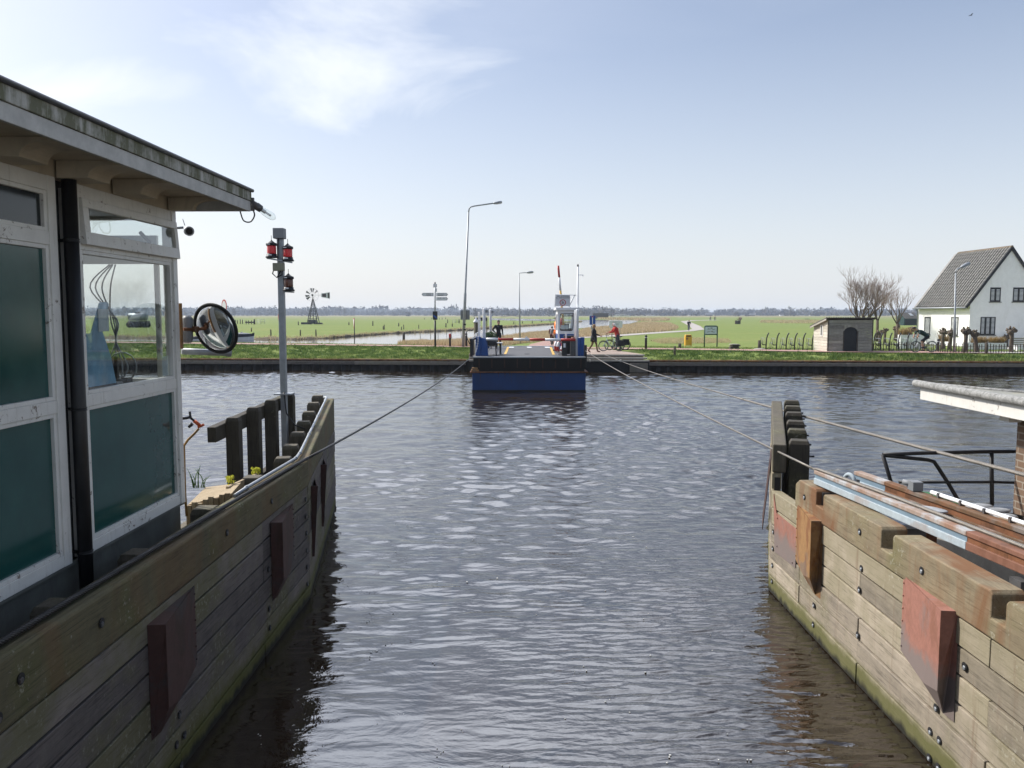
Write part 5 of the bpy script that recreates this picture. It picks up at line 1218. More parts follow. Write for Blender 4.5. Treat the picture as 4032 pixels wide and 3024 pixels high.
p = pY(2073,1329,YB-.06); mb = MB(); mb.prism([(p.x-.09,p.y,p.z-.05),(p.x+.09,p.y,p.z-.05),(p.x+.03,p.y,p.z+.05),(p.x-.03,p.y,p.z+.05)],(0,.05,0)); mb.build('arm_bracket', MT['white_clean'], arm, True)
# white posts
def wpost(u, v0, v1, y, r, lamp):
    a, b = pY(u,v1,y), pY(u,v0,y); b.x = a.x; a.z = 1.62; mb = MB(); mb.tube([a,b-Vx((0,0,.06)),b-Vx((0,0,.02)),b],[r,r,r*.9,r*.45],12); o = mb.build('ramp_post', MT['white_clean'], fe, True)
    if lamp: mb = MB(); mb.box((b.x+r+.05,y-.02,b.z-.16),(.10,.14,.13)); mb.build('post_lamp', MT['grey_box'], o, True)
wpost(1886,1228,1392,39.4,.042,False); wpost(1907,1213,1392,39.4,.075,True); wpost(1932,1217,1380,47,.07,True)
wpost(2264,1221,1392,39.2,.05,True); wpost(2272,1217,1392,39.1,.072,False)
mb = MB()
for (u0,v0,u1,v1) in ((1890,1230,1889,1325),(1884,1325,1872,1391)):
    a, b = pY(u0,v0,38.85), pY(u1,v1,38.85); n = int((b-a).length/.06)
    for k in range(n): c = a+(b-a)*(k+.5)/n+Vx((math.sin(k/n*3.1)*.03,0,0)); mb.torus(c,.026,.010,0,8,5,'y' if k%2 else 'x')
mb.build('safety_chain', MT['white_clean'], fe, True)
# guide frame on the left edge
mb = MB(); mb.beam((FX0-.05,FY0+.25,1.62),(FX0-.05,FY0+.25,2.36),.12,.12); mb.beam((FX0-.05,FY0+1.6,1.62),(FX0-.05,FY0+1.6,2.36),.12,.12); mb.beam((FX0-.05,FY0+.1,2.40),(FX0+.2,FY0+1.8,2.5),.16,.08)
mb.tube([(FX0-.12,FY0+.3,2.2),(FX0-.24,FY0+.3,2.45),(FX0-.28,FY0+.3,2.75),(FX0-.2,FY0+.3,2.83),(FX0+.05,FY0+.3,2.84)],.025,6); mb.build('rope_guide', MT['black_metal'], fe, True)
fb('rope_guide', [(FX1-.06,FX1+.06,FY0+.2,FY0+.5,1.1,2.15)], MT['black_metal'])
# side railings
for sx, xx_ in ((0,FX0+.06),(1,FX1-.06)):
    mb = MB()
    y0r = FY0+2.0 if sx == 0 else 45.8
    mb.tube([(xx_,y0r,2.62),(xx_,FY1-.5,2.62)],.025,6); mb.tube([(xx_,y0r,2.15),(xx_,FY1-.5,2.15)],.02,6)
    y = y0r
    while y < FY1-.4: mb.tube([(xx_,y,1.62),(xx_,y,2.62)],.025,6); y += 1.9
    mb.build('railing', MT['white_clean'], fe, True)
# wheelhouse
YC = 42.0
wa, wb = pY(2196,1315,YC), pY(2276,1315,YC); X0, X1 = wa.x, wb.x
z_r = pY(2196,1222,YC).z; z_b = pY(2196,1315,YC).z
wh = thing('wheelhouse_tmp','','') if False else None
g_tl, g_tr, g_bl, g_br = pY(2206,1235,YC), pY(2263,1235,YC), pY(2205,1302,YC), pY(2254,1302,YC)
def rrect(P, rr=.10, n=5):
    out = []
    m = len(P)
    for i in range(m):
        a, p, b = Vx(P[i-1]), Vx(P[i]), Vx(P[(i+1)%m]); u = (a-p).normalized()*rr; v = (b-p).normalized()*rr
        for k in range(n+1): t = k/n; out.append(p + u*(1-t)**2 + v*t**2)
    return out
def holed_wall(mb, outer, hole, ext, m=0):
    """planar wall with one hole; outer 4 points, hole a loop that starts near outer[0]"""
    bm = bmesh.new()
    vo = [bm.verts.new(p) for p in outer]; vh = [bm.verts.new(p) for p in hole]
    es = [bm.edges.new((vo[i],vo[(i+1)%len(vo)])) for i in range(len(vo))] + [bm.edges.new((vh[i],vh[(i+1)%len(vh)])) for i in range(len(vh))]
    bmesh.ops.triangle_fill(bm, edges=es, use_beauty=True)
    bm.verts.index_update(); vs = [v.co.copy() for v in bm.verts]; fs = [[v.index for v in f.verts] for f in bm.faces]; bm.free(); ext = Vx(ext); n = len(vs)
    mb.add(vs, fs, m); mb.add([v+ext for v in vs], fs, m)
    h = [Vx(p) for p in hole]; k = len(h); mb.add(h+[p+ext for p in h], [(i,(i+1)%k,k+(i+1)%k,k+i) for i in range(k)], m)
    h = [Vx(p) for p in outer]; k = len(h); mb.add(h+[p+ext for p in h], [(i,(i+1)%k,k+(i+1)%k,k+i) for i in range(k)], m)
win = rrect([g_tl,g_tr,g_br,g_bl])
mb = MB(); holed_wall(mb, [(X0,YC,z_r),(X1,YC,z_r),(X1,YC,z_b),(X0,YC,z_b)], win, (0,.05,0))
DY = 1.9
back = [p+Vx((0,DY-.06,0)) for p in win]; holed_wall(mb, [(X0,YC+DY-.06,z_r),(X1,YC+DY-.06,z_r),(X1,YC+DY-.06,z_b),(X0,YC+DY-.06,z_b)], back, (0,.05,0))
for xw in (X0+.0,X1-.05):
    sw = rrect([(xw,YC+.3,z_r-.2),(xw,YC+DY-.35,z_r-.2),(xw,YC+DY-.35,z_b+.15),(xw,YC+.3,z_b+.15)]); holed_wall(mb, [(xw,YC+.052,z_r),(xw,YC+DY-.062,z_r),(xw,YC+DY-.062,z_b),(xw,YC+.052,z_b)], sw, (.05,0,0))
whs = mb.build('wheelhouse', MT['white_clean'], fe, True)
fb('wheelhouse_base', [(X0,X1,YC,YC+DY,1.62,z_b-.002)], MT['blue_paint'], whs, .01)
mb = MB(); mb.prism([p+Vx((0,.02,0)) for p in win],(0,.006,0)); wpn = mb.build('pane', MT['glass'], whs, True)
mb = MB(); mb.prism([p+Vx((0,.02,0)) for p in back],(0,.006,0)); mb.build('pane', MT['glass'], whs, True)
mb = MB(); k = len(win); mb.tube(win+[win[0]],.018,6,caps=False); mb.build('window_seal', MT['rubber'], wpn, True)
za = pY(2196,1211,YC).z
fb('wheelhouse_roof', [(X0-.10,X1+.17,YC-.12,YC+DY+.1,z_r+.002,za)], MT['white_clean'], whs, .012)
text('number_lettering', '02333934', .14, MT['ink'], tuple(Vx(((g_tl.x+g_tr.x)/2,YC+.012,g_tl.z-.12))-fe.location), (math.pi/2,0,0), wpn, sx=1.05)
fb('console', [(X0+.1,X1-.3,YC+.35,YC+.75,z_b-.1,z_b+.28)], MT['steel_grey'], whs)
fb('paper_sheet', [(g_bl.x+.05,g_bl.x+.42,YC+.06,YC+.064,g_bl.z+.08,g_bl.z+.28)], MT['chart_white'], whs); fb('console_screen', [(X0+.35,X0+.6,YC+.5,YC+.56,z_b+.29,z_b+.5)], MT['ink'], whs)
mb = MB(); mb.tube([(X0+.22,YC+.5,g_tl.z-.72),(X0+.22,YC+.5,g_tl.z-.22)],.05,8); mb.build('fire_extinguisher', MT['red_paint'], whs, True)
# sign on the roof
s0, s1 = pY(2187,1206,YC), pY(2245,1161,YC)
sg_ = fb('load_sign', [(s0.x,s1.x,YC-.02,YC+.01,s0.z,s1.z)], MT['sign_white'], fe, .004)
cxs = (s0.x+s1.x)/2; SL = fe.location
def stx(nm, s, size, dx, z, sx=1.0): return text(nm, s, size, MT['ink'], tuple(Vx((cxs+dx,YC-.024,z))-SL), (math.pi/2,0,0), sg_, sx=sx)
hz_ = s1.z-s0.z
stx('sign_lettering','MAX. 20 PERSONEN',.068,.02,s1.z-.07); stx('sign_lettering','MAX. VOERTUIGGEWICHT',.062,.0,s1.z-.155)
stx('sign_lettering','5t',.20,.0,s0.z+.19,.8)
mb = MB(); mb.torus((cxs,YC-.026,s0.z+.19),.142,.017,0,32,6,'y'); mb.build('sign_ring', MT['red_paint'], sg_, True)
mb = MB(); mb.tube([(s0.x-.02,YC+.02,za),(s0.x-.02,YC+.02,s1.z+.02),(s1.x+.32,YC+.02,s1.z-.02)],.022,6); mb.tube([(s1.x-.08,YC+.04,za),(s1.x+.22,YC+.04,s1.z-.03)],.035,6); mb.build('sign_frame', MT['white_clean'], sg_, True)
xm = pY(2275,1130,YC+.4).x; zt_ = pY(2275,1050,YC+.4).z
mb = MB(); mb.tube([(xm,YC+.4,za),(xm,YC+.4,zt_-2.0),(xm,YC+.4,zt_-1.98),(xm,YC+.4,zt_)],[.06,.058,.048,.042],10); mst = mb.build('mast', MT['white_clean'], fe, True)
mb = MB(); mb.tube([(xm,YC+.4,zt_-.42),(xm+.28,YC+.4,zt_-.42)],.018,6); mb.tube([(xm+.26,YC+.4,zt_-.42),(xm+.26,YC+.4,zt_-.49)],.02,6); mb.build('mast_arm', MT['white_clean'], mst, True)
mb = MB(); mb.lathe([(.03,0),(.045,.02),(.045,.09),(.03,.11),(.02,.13)],(xm,YC+.4,zt_),10); mb.build('mast_light', MT['black_plastic'], mst, True)
mb = MB(); mb.tube([(xm+.07,YC+.45,za),(xm+.07,YC+.45,zt_-1.1)],.008,5); mb.tube([(X0+.05,YC+.6,za),(X0+.02,YC+.6,za+1.15)],.007,5); mb.build('aerial', MT['white_clean'], mst, True)
mb = MB(); mb.box((X0-.18,YC+.1,z_r-.05),(.14,.14,.08)); mb.box((X0-.06,YC+.1,z_r+.02),(.2,.04,.03)); mb.build('deck_lamp', MT['galv'], whs, True)
# raised barrier at the far end
ra0, ra1 = pY(2209,1172,49.4), pY(2198,1046,49.4); ra0 = ra0-(ra1-ra0)*.95
rb = thing('barrier_arm', 'raised red white and yellow barrier arm above the wheelhouse sign', 'barrier', tuple(ra0))
dl_ = ra1-ra0
for k, (a, b, mm, nm) in enumerate(((0,.60,'yellow_paint','yellow_segment'),(.602,.81,'white_clean','white_segment'),(.812,1,'red_paint','red_segment'))):
    mb = MB(); mb.tube([ra0+dl_*a,ra0+dl_*b],.065,10); mb.build(nm, MT[mm], rb, True)
fb('barrier_cabinet', [(ra0.x-.2,ra0.x+.2,49.1,49.6,1.62,2.6)], MT['blue_paint'], fe, .02)
fb('barrier_cabinet', [(-1.55,-1.2,47.6,48.1,1.62,2.5)], MT['blue_paint'], fe, .02)
# things on the deck
def on_deck(u, y): x = (u-CU)/F_PX*y; return Vx((x,y,1.62))
p = on_deck(2240,39.6); wbn = thing('wheelie_bin', 'black wheelie bin on the ferry deck before the wheelhouse', 'bin', p)
mb = MB(); mb.prism([(-.20,-.2,.06),(.20,-.2,.06),(.24,-.24,.88),(-.24,-.24,.88)],(0,.46,0)); mb.build('bin_body', MT['black_plastic'], wbn, bevel=.02)
mb = MB(); mb.bb(-.25,.25,-.27,.27,.882,.94); mb.build('bin_lid', MT['black_plastic'], wbn, bevel=.015)
for s in (-1,1): mb = MB(); mb.lathe([(.09,-.03),(.09,.03)],(s*.2,.24,.09),12,0,True,Matrix.Rotation(math.pi/2,3,'Y')); mb.build('wheel', MT['rubber'], wbn)
for u, y, lab in ((2200,40.2,'lifebuoy hanging nearer the deck edge, half hidden by the other lifebuoy'),(2210,39.7,'lifebuoy in front, leaning beside the wheelie bin')):
    p = on_deck(u,y)+Vx((0,0,.42)); lb = thing('lifebuoy', 'red and white '+lab, 'lifebuoy', p, .9, 'lifebuoys on the ferry'); 
    for k in range(8):
        a0 = k*math.pi/4; mb = MB(); pts = [Vx((.29*math.cos(a0+t),0,.29*math.sin(a0+t))) for t in [i*math.pi/4/5 for i in range(6)]]; mb.tube(pts,.062,8,caps=False); mb.build('white_band' if k%2 else 'red_band', MT['white_clean'] if k%2 else MT['red_paint'], lb)
fb('buoy_rack', [(on_deck(2199,40.4).x-.04,on_deck(2199,40.4).x+.04,40.3,40.38,1.62,2.75),(on_deck(2216,39.4).x-.03,on_deck(2216,39.4).x+.03,39.5,39.56,1.62,2.3),(on_deck(2228,39.4).x-.04,on_deck(2228,39.4).x+.04,39.3,39.38,1.62,2.7)], MT['white_clean'])
p = on_deck(2222,39.0); bx = thing('battery_box', 'slim dark box with a pale front beside the wheelie bin on deck', 'box', p); mb = MB(); mb.bb(-.12,.12,-.12,.12,0,.78); mb.build('box_body', MT['black_plastic'], bx, bevel=.01); mb = MB(); mb.bb(-.05,.05,-.126,-.121,.4,.6); mb.build('box_label', MT['sign_white'], bx)
p = on_deck(2256,39.2); bx = thing('equipment_box', 'dark grey equipment box right of the wheelie bin on deck', 'box', p); mb = MB(); mb.bb(-.13,.13,-.12,.12,0,.72); mb.build('box_body', MT['steel_grey'], bx, bevel=.01); mb = MB(); mb.tube([(0,0,.72),(0,0,.88)],.09,10); mb.build('hose_reel', MT['primer'], bx)
def chair(name, p, mat, label):
    c = thing(name, label, 'chair', p); w_ = .46
    for sx in (-1,1):
        for sy in (-1,1): mb = MB(); mb.beam((sx*.22,sy*.22,0),(sx*.19,sy*.19,.43),.045,.045); mb.build('leg', mat, c)
    mb = MB(); mb.bb(-.23,.23,-.23,.23,.43,.465); mb.build('seat', mat, c, bevel=.01)
    mb = MB(); mb.prism([(-.22,.20,.466),(.22,.20,.466),(.24,.27,.86),(-.24,.27,.86)],(0,.03,0)); mb.build('backrest', mat, c, bevel=.008)
    for sx in (-1,1): mb = MB(); mb.bb(sx*.235-.025,sx*.235+.025,-.2,.24,.64,.67); mb.bb(sx*.235-.02,sx*.235+.02,-.2,-.16,.466,.64); mb.build('armrest', mat, c)
    return c
tb_p = on_deck(1938,40.3); tb = thing('deck_table', 'small white plastic table behind the left barrier cabinet on the ferry', 'table', tb_p)
mb = MB(); mb.bb(-.56,.5,-.35,.35,.55,.59); mb.build('table_top', MT['white_clean'], tb, bevel=.01)
for sx in (-1,1):
    for sy in (-1,1): mb = MB(); mb.bb(sx*.4-.04,sx*.4+.04,sy*.3-.04,sy*.3+.04,0,.55); mb.build('leg', MT['white_clean'], tb)
mb = MB(); mb.bb(.36,.48,-.34,.34,.02,.549); mb.build('side_panel', MT['white_clean'], tb)
chair('plastic_chair', on_deck(1936,39.5), MT['black_plastic'], 'black plastic chair before the white table on the ferry')
pp_ = on_deck(1932,40.3)+Vx((0,0,.59)); pt = thing('potted_plant', 'dark green bushy plant in a pot on the white ferry table', 'plant', pp_)
mb = MB(); mb.lathe([(.10,0),(.15,.2),(.14,.2)],(0,0,0),12); mb.build('pot', MT['steel_grey'], pt)
V = []; F = []
for i in range(500):
    q = Vx((random.gauss(0,1),random.gauss(0,1),random.gauss(0,1))).normalized()*random.random()**.4; b = Vx((q.x*.33,q.y*.28,.34+q.z*.19)); t = Vx((random.gauss(0,1),random.gauss(0,1),random.gauss(0,1))).normalized()*.04; s = t.orthogonal().normalized()*.022; k = len(V); V += [b-t,b+s,b+t,b-s]; F.append((k,k+1,k+2,k+3))
raw('leaves', V, F, mat_blades('dark_leaf',[(0,(.012,.03,.012)),(.6,(.03,.065,.022)),(1,(.09,.13,.06))]), False, pt)
# mooring pile with a white cap, left of the landing
p = pY(1874.5,1300,50.9); mp_ = thing('mooring_pile', 'thick black timber mooring pile with a white conical cap', 'pile', (p.x,p.y,0))
zt = pY(1874,1266,50.9).z; mb = MB(); mb.tube([(0,0,-.8),(0,0,zt)],.135,14); mb.build('shaft', MT['post_wood_dark'], mp_)
mb = MB(); mb.lathe([(.165,-.06),(.17,0),(.15,.03),(.04,.2),(.03,.26),(.01,.28)],(0,0,zt),14); mb.build('cap', MT['white_clean'], mp_)
# ================================================================== ON THE LAND BEYOND
def at(u, v, base): return pY(u, v, base.y)
# ---- street lamps and signs
def street_lamp(name, label, base, top, head, r0, pix_arm, head_mat='galv', collar=None):
    b = g(*base); t = thing(name, label, 'street lamp', b, 0, 'street lamps along the quay'); h = at(*top, b)
    tp_ = Vx((h.x, b.y, h.z)); s = (tp_-b).length; a = at(*head, b)
    mb = MB(); k = collar or .42; c = b+(tp_-b)*k
    mb.tube([b-Vx((0,0,.2)),c,c+(tp_-b).normalized()*.12,tp_],[r0,r0*.92,r0*.66,r0*.5],12); mb.build('lamp_pole', MT['galv'], t, True)
    pts = [tp_-Vx((0,0,.05))]+[at(u,v,b) for u,v in pix_arm]+[a]
    mb = MB(); mb.tube(pts, r0*.45, 8); mb.build('lamp_arm', MT['galv'], t, True)
    dr = (pts[-1]-pts[-2]).normalized(); mb = MB(); e = a+dr*.62
    mb.tube([a-dr*.05,a+dr*.02,a+dr*.3,e-dr*.05,e],[.05,.09,.12,.10,.03],10); hd = mb.build('lamp_head', MT[head_mat], t, True)
    for v in hd.data.vertices: pass
    mb = MB(); mb.beam(a+dr*.12-Vx((0,0,.09)),a+dr*.55-Vx((0,0,.09)),.14,.05); mb.build('lamp_glass', MT['sign_white'], hd, True)
    return t, b
lamp1, lb1 = street_lamp('street_lamp','tall grey street lamp with a curved arm left of the ferry',(1823,1369),(1845,836),(1945,800),.115,[(1847,822),(1853,815),(1868,811)],collar=.40)
street_lamp('street_lamp','slender grey street lamp behind the ferry deck with a straight arm',(2048,1353),(2044,1078),(2075,1073),.075,[(2046,1075)],collar=.5)
street_lamp('street_lamp','pale street lamp before the white house with a tilted head',(3757,1391),(3763,1075),(3785,1052),.085,[(3764,1066),(3769,1060)],collar=.38)
def sign_on(parent, name, u0, v0, u1, v1, base, mat, dy=-.05, thick=.02, bev=.0):
    a, b = at(u0,v1,base), at(u1,v0,base); mb = MB(); mb.bb(a.x,b.x,base.y+dy-thick,base.y+dy,a.z,b.z); return mb.build(name, mat, parent, True, bevel=bev), a, b
o_, _, _ = sign_on(lamp1,'back_of_sign',1813,1221,1849,1259,lb1,MT['grey_box'],.14)
mb = MB()
for v in (1278,1298): p = at(1829,v,lb1); mb.lathe([(.12,-.05),(.125,-.05),(.125,.05),(.12,.05)],p,12)
mb.build('pole_band', MT['black_plastic'], lamp1, True)
# fingerpost
b = g(1714,1371); sp = thing('fingerpost', 'cycle route fingerpost with three white arrow boards on a black and white pole', 'signpost', b)
mb = MB(); mb.tube([b-Vx((0,0,.2)),at(1713,1263,b)],.075,12); mb.build('lower_pole', MT['black_metal'], sp, True)
mb = MB(); mb.tube([at(1713,1263,b)+Vx((0,0,.002)),at(1713,1118,b)],.05,12); up_ = mb.build('upper_pole', MT['galv'], sp, True)
mb = MB(); mb.tube([at(1713,1118,b),at(1713,1111,b)],.052,12); mb.build('pole_cap', MT['black_metal'], up_, True)
def arrow(u0, u1, v0, v1, tip, txts):
    a, c = at(u0,v1,b), at(u1,v0,b); zc_ = (a.z+c.z)/2; y = b.y-.07; dx = (c.z-a.z)*.42
    if tip > 0: P = [(a.x,y,a.z),(c.x-dx,y,a.z),(c.x,y,zc_),(c.x-dx,y,c.z),(a.x,y,c.z)]
    else: P = [(a.x,y,zc_),(a.x+dx,y,a.z),(c.x,y,a.z),(c.x,y,c.z),(a.x+dx,y,c.z)]
    mb = MB(); mb.prism(P,(0,.03,0)); o = mb.build('arrow_board', MT['sign_white'], sp, True)
    mb = MB(); e = P[2] if tip > 0 else P[0]; s = 1 if tip > 0 else -1
    Q = [Vx(p)+Vx((0,-.004,0)) for p in P]
    if tip > 0: chain = [(Q[1],Q[2]),(Q[2],Q[3])]
    else: chain = [(Q[0],Q[1]),(Q[4],Q[0])]
    for p, q in chain: mb.beam(p,q,.012,.05,up=(0,1,0))
    for p, q in ([(Q[0],Q[1])] if tip > 0 else [(Q[1],Q[2])]): mb.beam(p,q,.012,.03,up=(0,1,0))
    mb.build('board_edge', MT['ink'], o, True)
    h = (c.z-a.z)
    for i, (s1, s2) in enumerate(txts):
        zt = a.z+h*(.70-.42*i); xa = a.x+(.12 if tip > 0 else dx+.22); xb = c.x-(dx+.25 if tip > 0 else .12)
        text('board_lettering', s1, h*.34, MT['ink'], tuple(Vx((xa,y-.004,zt))-b), (math.pi/2,0,0), o, 'LEFT')
        text('board_lettering', s2, h*.34, MT['ink'], tuple(Vx((xb,y-.004,zt))-b), (math.pi/2,0,0), o, 'LEFT')
arrow(1661,1708,1153,1166,-1,[('Landsmeer','5'),('Amsterdam','9')]); arrow(1718,1764,1153,1166,1,[('Purmerland','4'),('Purmerend','7')]); arrow(1718,1764,1170,1183,1,[('Den Ilp','2,5')])
sign_on(sp,'route_sign',1706,1118,1721,1132,b,MT['sign_white'],-.06,.02,.02); sign_on(sp,'route_sign',1714,1135,1721,1149,b,MT['sign_white'],-.06,.02,.01)
o_, a, c = sign_on(sp,'sign_box',1705,1226,1723,1259,b,MT['black_plastic'],-.07,.12); mb = MB(); y=a.y if False else b.y-.195
mb.prism([(a.x+.05,y,a.z+.25),(c.x-.04,y,a.z+.05),(c.x-.04,y,a.z+.18),(a.x+.05,y,a.z+.4)],(0,.004,0)); mb.build('blue_stripe', MT['sign_blue'], o_, True)
# bollards
def bollard(u, v0, v1, label, top=None):
    b = g(u, v1); t = thing('bollard', label, 'bollard', b, 0, 'black bollards near the landing'); h = at(u, v0, b).z-b.z
    mb = MB(); mb.tube([(0,0,-.1),(0,0,h-.02),(0,0,h)],[.085,.085,.075],14); mb.build('shaft', MT['black_metal'], t)
    mb = MB()
    if top: mb.lathe([(.088,h-.30),(.090,h-.30),(.090,h-.03),(.078,h+.004),(.01,h+.006)],(0,0,0),14); mb.build('cap', MT[top], t)
    else:
        mb.lathe([(.087,h-.18),(.090,h-.18),(.090,h-.14),(.087,h-.14)],(0,0,0),14); mb.build('band', MT['sign_white'], t)
bollard(1772,1314,1368,'black bollard with a red top between fingerpost and tall lamp','red_paint')
bollard(1836,1312,1368,'black bollard with white band at the foot of the tall lamp')
bollard(2543,1320,1378,'black bollard with white band at the corner of the landing')
bollard(3693,1335,1388,'black bollard with white band behind the racing cyclist')
def post(u, v0, v1, wd, label, mat='old_post', name='wooden_post', grp=None, lean=0.0):
    b = g(u, v1); h = max(.1, at(u, v0, b).z-b.z); mb = MB(); r = random.uniform(-.05,.05)+lean
    mb.tube([(0,0,-.2),(h*r*.5,0,h*.5),(h*r,0,h)], [wd/2,wd/2*.97,wd/2*.9], 7)
    o = mb.build(name, MT[mat]); o.location = b; o.rotation_euler.z = random.uniform(0,3); return tag(o, label, 'post', grp)
post(2656,1363,1404,.16,'short grey post in the bank grass near the quay edge')
post(2676,1352,1373,.24,'squat grey stump beside the yellow bin')
post(2990,1340,1377,.24,'grey stump on a stone footing beside the bicycle racks')
mb = MB(); p = g(2992,1378); mb.ell(p+Vx((0,0,.04)),(.5,.35,.10)); tag(mb.build('stone', MT['concrete']),'pale stone at the foot of the stump beside the bicycle racks','stone')
# field posts
FP = [(760,1260,1278),(767,1262,1277),(916,1259,1276),(927,1259,1275),(935,1260,1275),(946,1257,1275),(955,1258,1275),(1175,1266,1280),(990,1290,1306),(1067,1297,1325),(1183,1299,1324),(1245,1297,1325),(1374,1268,1280),(1468,1264,1283),(1509,1283,1298),(1513,1278,1298),(1570,1271,1285),(1590,1278,1297),(1581,1286,1299),(1649,1278,1294),(1756,1272,1289),(1781,1274,1286),(1763,1258,1273),(1808,1256,1273),(2023,1266,1276),(2057,1265,1274),(2096,1265,1274),(2132,1262,1269),(2166,1255,1269),(1730,1251,1258),(1741,1250,1258),(1755,1250,1257),(1672,1251,1258),(1700,1251,1258),(1450,1331,1332)]
for (u, v0, v1) in FP[:-1]:
    b = g(u,v1); post(u, v0, v1, .17 if b.y < 160 else .26, 'dark weathered fence post standing in the green field', grp='fence posts in the polder field', name='fence_post')
p = pY(1002,1277,g(1002,1276).y); post(1002,1257,1277,.5,'thick dark gate post beside the feed trough','old_post','gate_post')
for (u, v0, v1) in ((1655,1306,1331),(1696,1295,1328),(1725,1299,1327),(1758,1300,1316),(1778,1295,1328),(1817,1289,1329),(2031,1269,1300),(2196,1262,1284)):
    p = pZ(u,v1,cz); h = pY(u,v0,p.y).z-p.z; mb = MB(); mb.tube([(0,0,-.1),(random.uniform(-.1,.1)*h,0,h)],[.035,.02],5); o = mb.build('stake', MT['old_post']); o.location = p; tag(o,'thin bare stake standing in the side channel','stake','stakes in the side channel')
p = pZ(1590,1343,cz); h = pY(1590,1309,p.y).z-p.z; mb = MB(); mb.tube([(0,0,-.2),(0,0,h)],.13,8); o = mb.build('channel_pile', MT['old_post']); o.location = p; tag(o,'single thick dark pile standing in the side channel water','pile')
# far farm gear: trough, hurdles, cattle feeder
def fgear(name, label, cat, u0, v0, u1, v1, mat, fn_):
    b = g((u0+u1)/2, v1); t = thing(name, label, cat, b); s = b.y/F_PX; fn_(t, (u1-u0)*s, (v1-v0)*s, mat); return t
def trough(t, wd, h, mat):
    mb = MB(); mb.bb(-wd/2,wd/2,-.5,.5,h*.35,h*.7); mb.build('trough', MT[mat], t)
    for k in (-.45,-.15,.2): mb = MB(); mb.beam((k*wd,0,0),(k*wd,0,h),.15,.15); mb.build('post', MT[mat], t)
def hurdle(t, wd, h, mat):
    for k in (-.5,0,.5): mb = MB(); mb.tube([(k*wd,0,0),(k*wd,0,h)],.04,5); mb.build('upright', MT[mat], t)
    for z in (.3,.6,.97): mb = MB(); mb.tube([(-wd/2,0,z*h),(wd/2,0,z*h)],.035,5); mb.build('bar', MT[mat], t)
fgear('feed_trough','dark wooden feed trough with posts in the left field','trough',968,1262,1000,1277,'old_post',trough)
fgear('field_gate','thin metal hurdle gate beside the dark gate post','gate',1012,1258,1043,1277,'galv',hurdle)
fgear('field_gate','thin metal hurdle gate left of the tall lamp','gate',1782,1259,1806,1273,'galv',hurdle)
fgear('hay_feeder','low dark cattle feeder far out in the left field','feeder',727,1240,757,1246,'old_post',trough)
fgear('field_gate','small field gate on the far bank behind the boy','gate',1963,1252,1980,1258,'galv',hurdle)
fgear('field_gate','grey field gate with a rail right of the tall lamp','gate',2009,1251,2020,1259,'galv',hurdle)
fgear('field_gate','wire fence panel in the far right field','gate',3170,1254,3186,1263,'old_post',hurdle)
# wind pump
b = g(1234,1277); sc_ = b.y/F_PX; wp = thing('wind_pump', 'steel lattice wind pump with a bladed wheel and a tail vane in the field', 'wind pump', b)
H_ = (1277-1163)*sc_; W_ = 20*sc_
mb = MB()
for sx in (-1,1):
    for sy in (-1,1): mb.tube([(sx*W_,sy*W_,.2),(sx*.12,sy*.12,H_*.86)],.10,5)
for k in range(5):
    z0, z1 = .2+k*H_*.17, .2+(k+1)*H_*.17; w0 = W_+( .12-W_)*(z0/(H_*.86)); w1 = W_+(.12-W_)*(z1/(H_*.86))
    for s1, s2 in (((-1,-1),(1,-1)),((1,-1),(1,1)),((1,1),(-1,1)),((-1,1),(-1,-1))):
        mb.tube([(s1[0]*w1,s1[1]*w1,z1),(s2[0]*w1,s2[1]*w1,z1)],.05,4); mb.tube([(s1[0]*w0,s1[1]*w0,z0),(s2[0]*w1,s2[1]*w1,z1)],.04,4)
mb.build('tower', MT['black_metal'], wp)
mb = MB(); mb.tube([(0,0,.2),(0,0,H_)],.09,6); mb.build('pump_shaft', MT['black_metal'], wp)
mb = MB(); mb.bb(-3.2,-.4,-.6,.6,0,.55); mb.bb(-1.2,.7,-.8,.8,.2,1.2); mb.build('pump_house', MT['black_metal'], wp); mb = MB(); mb.bb(.2,2.4,-.5,.5,.05,.45); mb.build('pump_beam', MT['old_post'], wp)
mb = MB(); mb.bb(-1.15,1.15,-1.0,1.0,H_*.52,H_*.52+.06)
for s in (-1.1,1.1): mb.tube([(s,-.9,H_*.53),(s,-.9,H_*.61)],.03,4)
mb.tube([(-1.1,-.9,H_*.61),(1.1,-.9,H_*.61)],.03,4); mb.build('platform', MT['galv'], wp)
RW_ = 27*sc_; hub = Vx((0,-.6,H_)); wl = MB(); wl.torus(hub,RW_*.93,.025,0,40,5,'y'); wl.torus(hub,RW_*.42,.02,0,30,5,'y')
for k in range(12): a = k*math.pi/6; wl.tube([hub,hub+Vx((math.cos(a)*RW_*.93,0,math.sin(a)*RW_*.93))],.02,4)
wheel = wl.build('wind_wheel', MT['galv'], wp)
mb = MB(); mb.tube([hub+Vx((0,-.2,0)),hub+Vx((0,.5,0))],.22,10); mb.build('hub', MT['black_metal'], wheel)
for ad in (78,100,40,150,190,215):
    a = R(ad); c, s = math.cos(a), math.sin(a); n = Vx((-s,0,c)); r0, r1 = RW_*.45, RW_; w0, w1 = .13, .30; tw = Vx((0,.12,0)); mb = MB()
    d_ = Vx((c,0,s)); P = [hub+d_*r0-n*w0-tw, hub+d_*r0+n*w0+tw, hub+d_*r1+n*w1+tw*1.8, hub+d_*r1-n*w1-tw*1.8]; mb.prism(P,(0,.02,0)); mb.build('blade', MT['steel_grey'], wheel)
mb = MB(); mb.tube([hub+Vx((0,.4,0)),hub+Vx((34*sc_,.6,0))],.05,5); x0_, x1_ = 33*sc_, 67*sc_
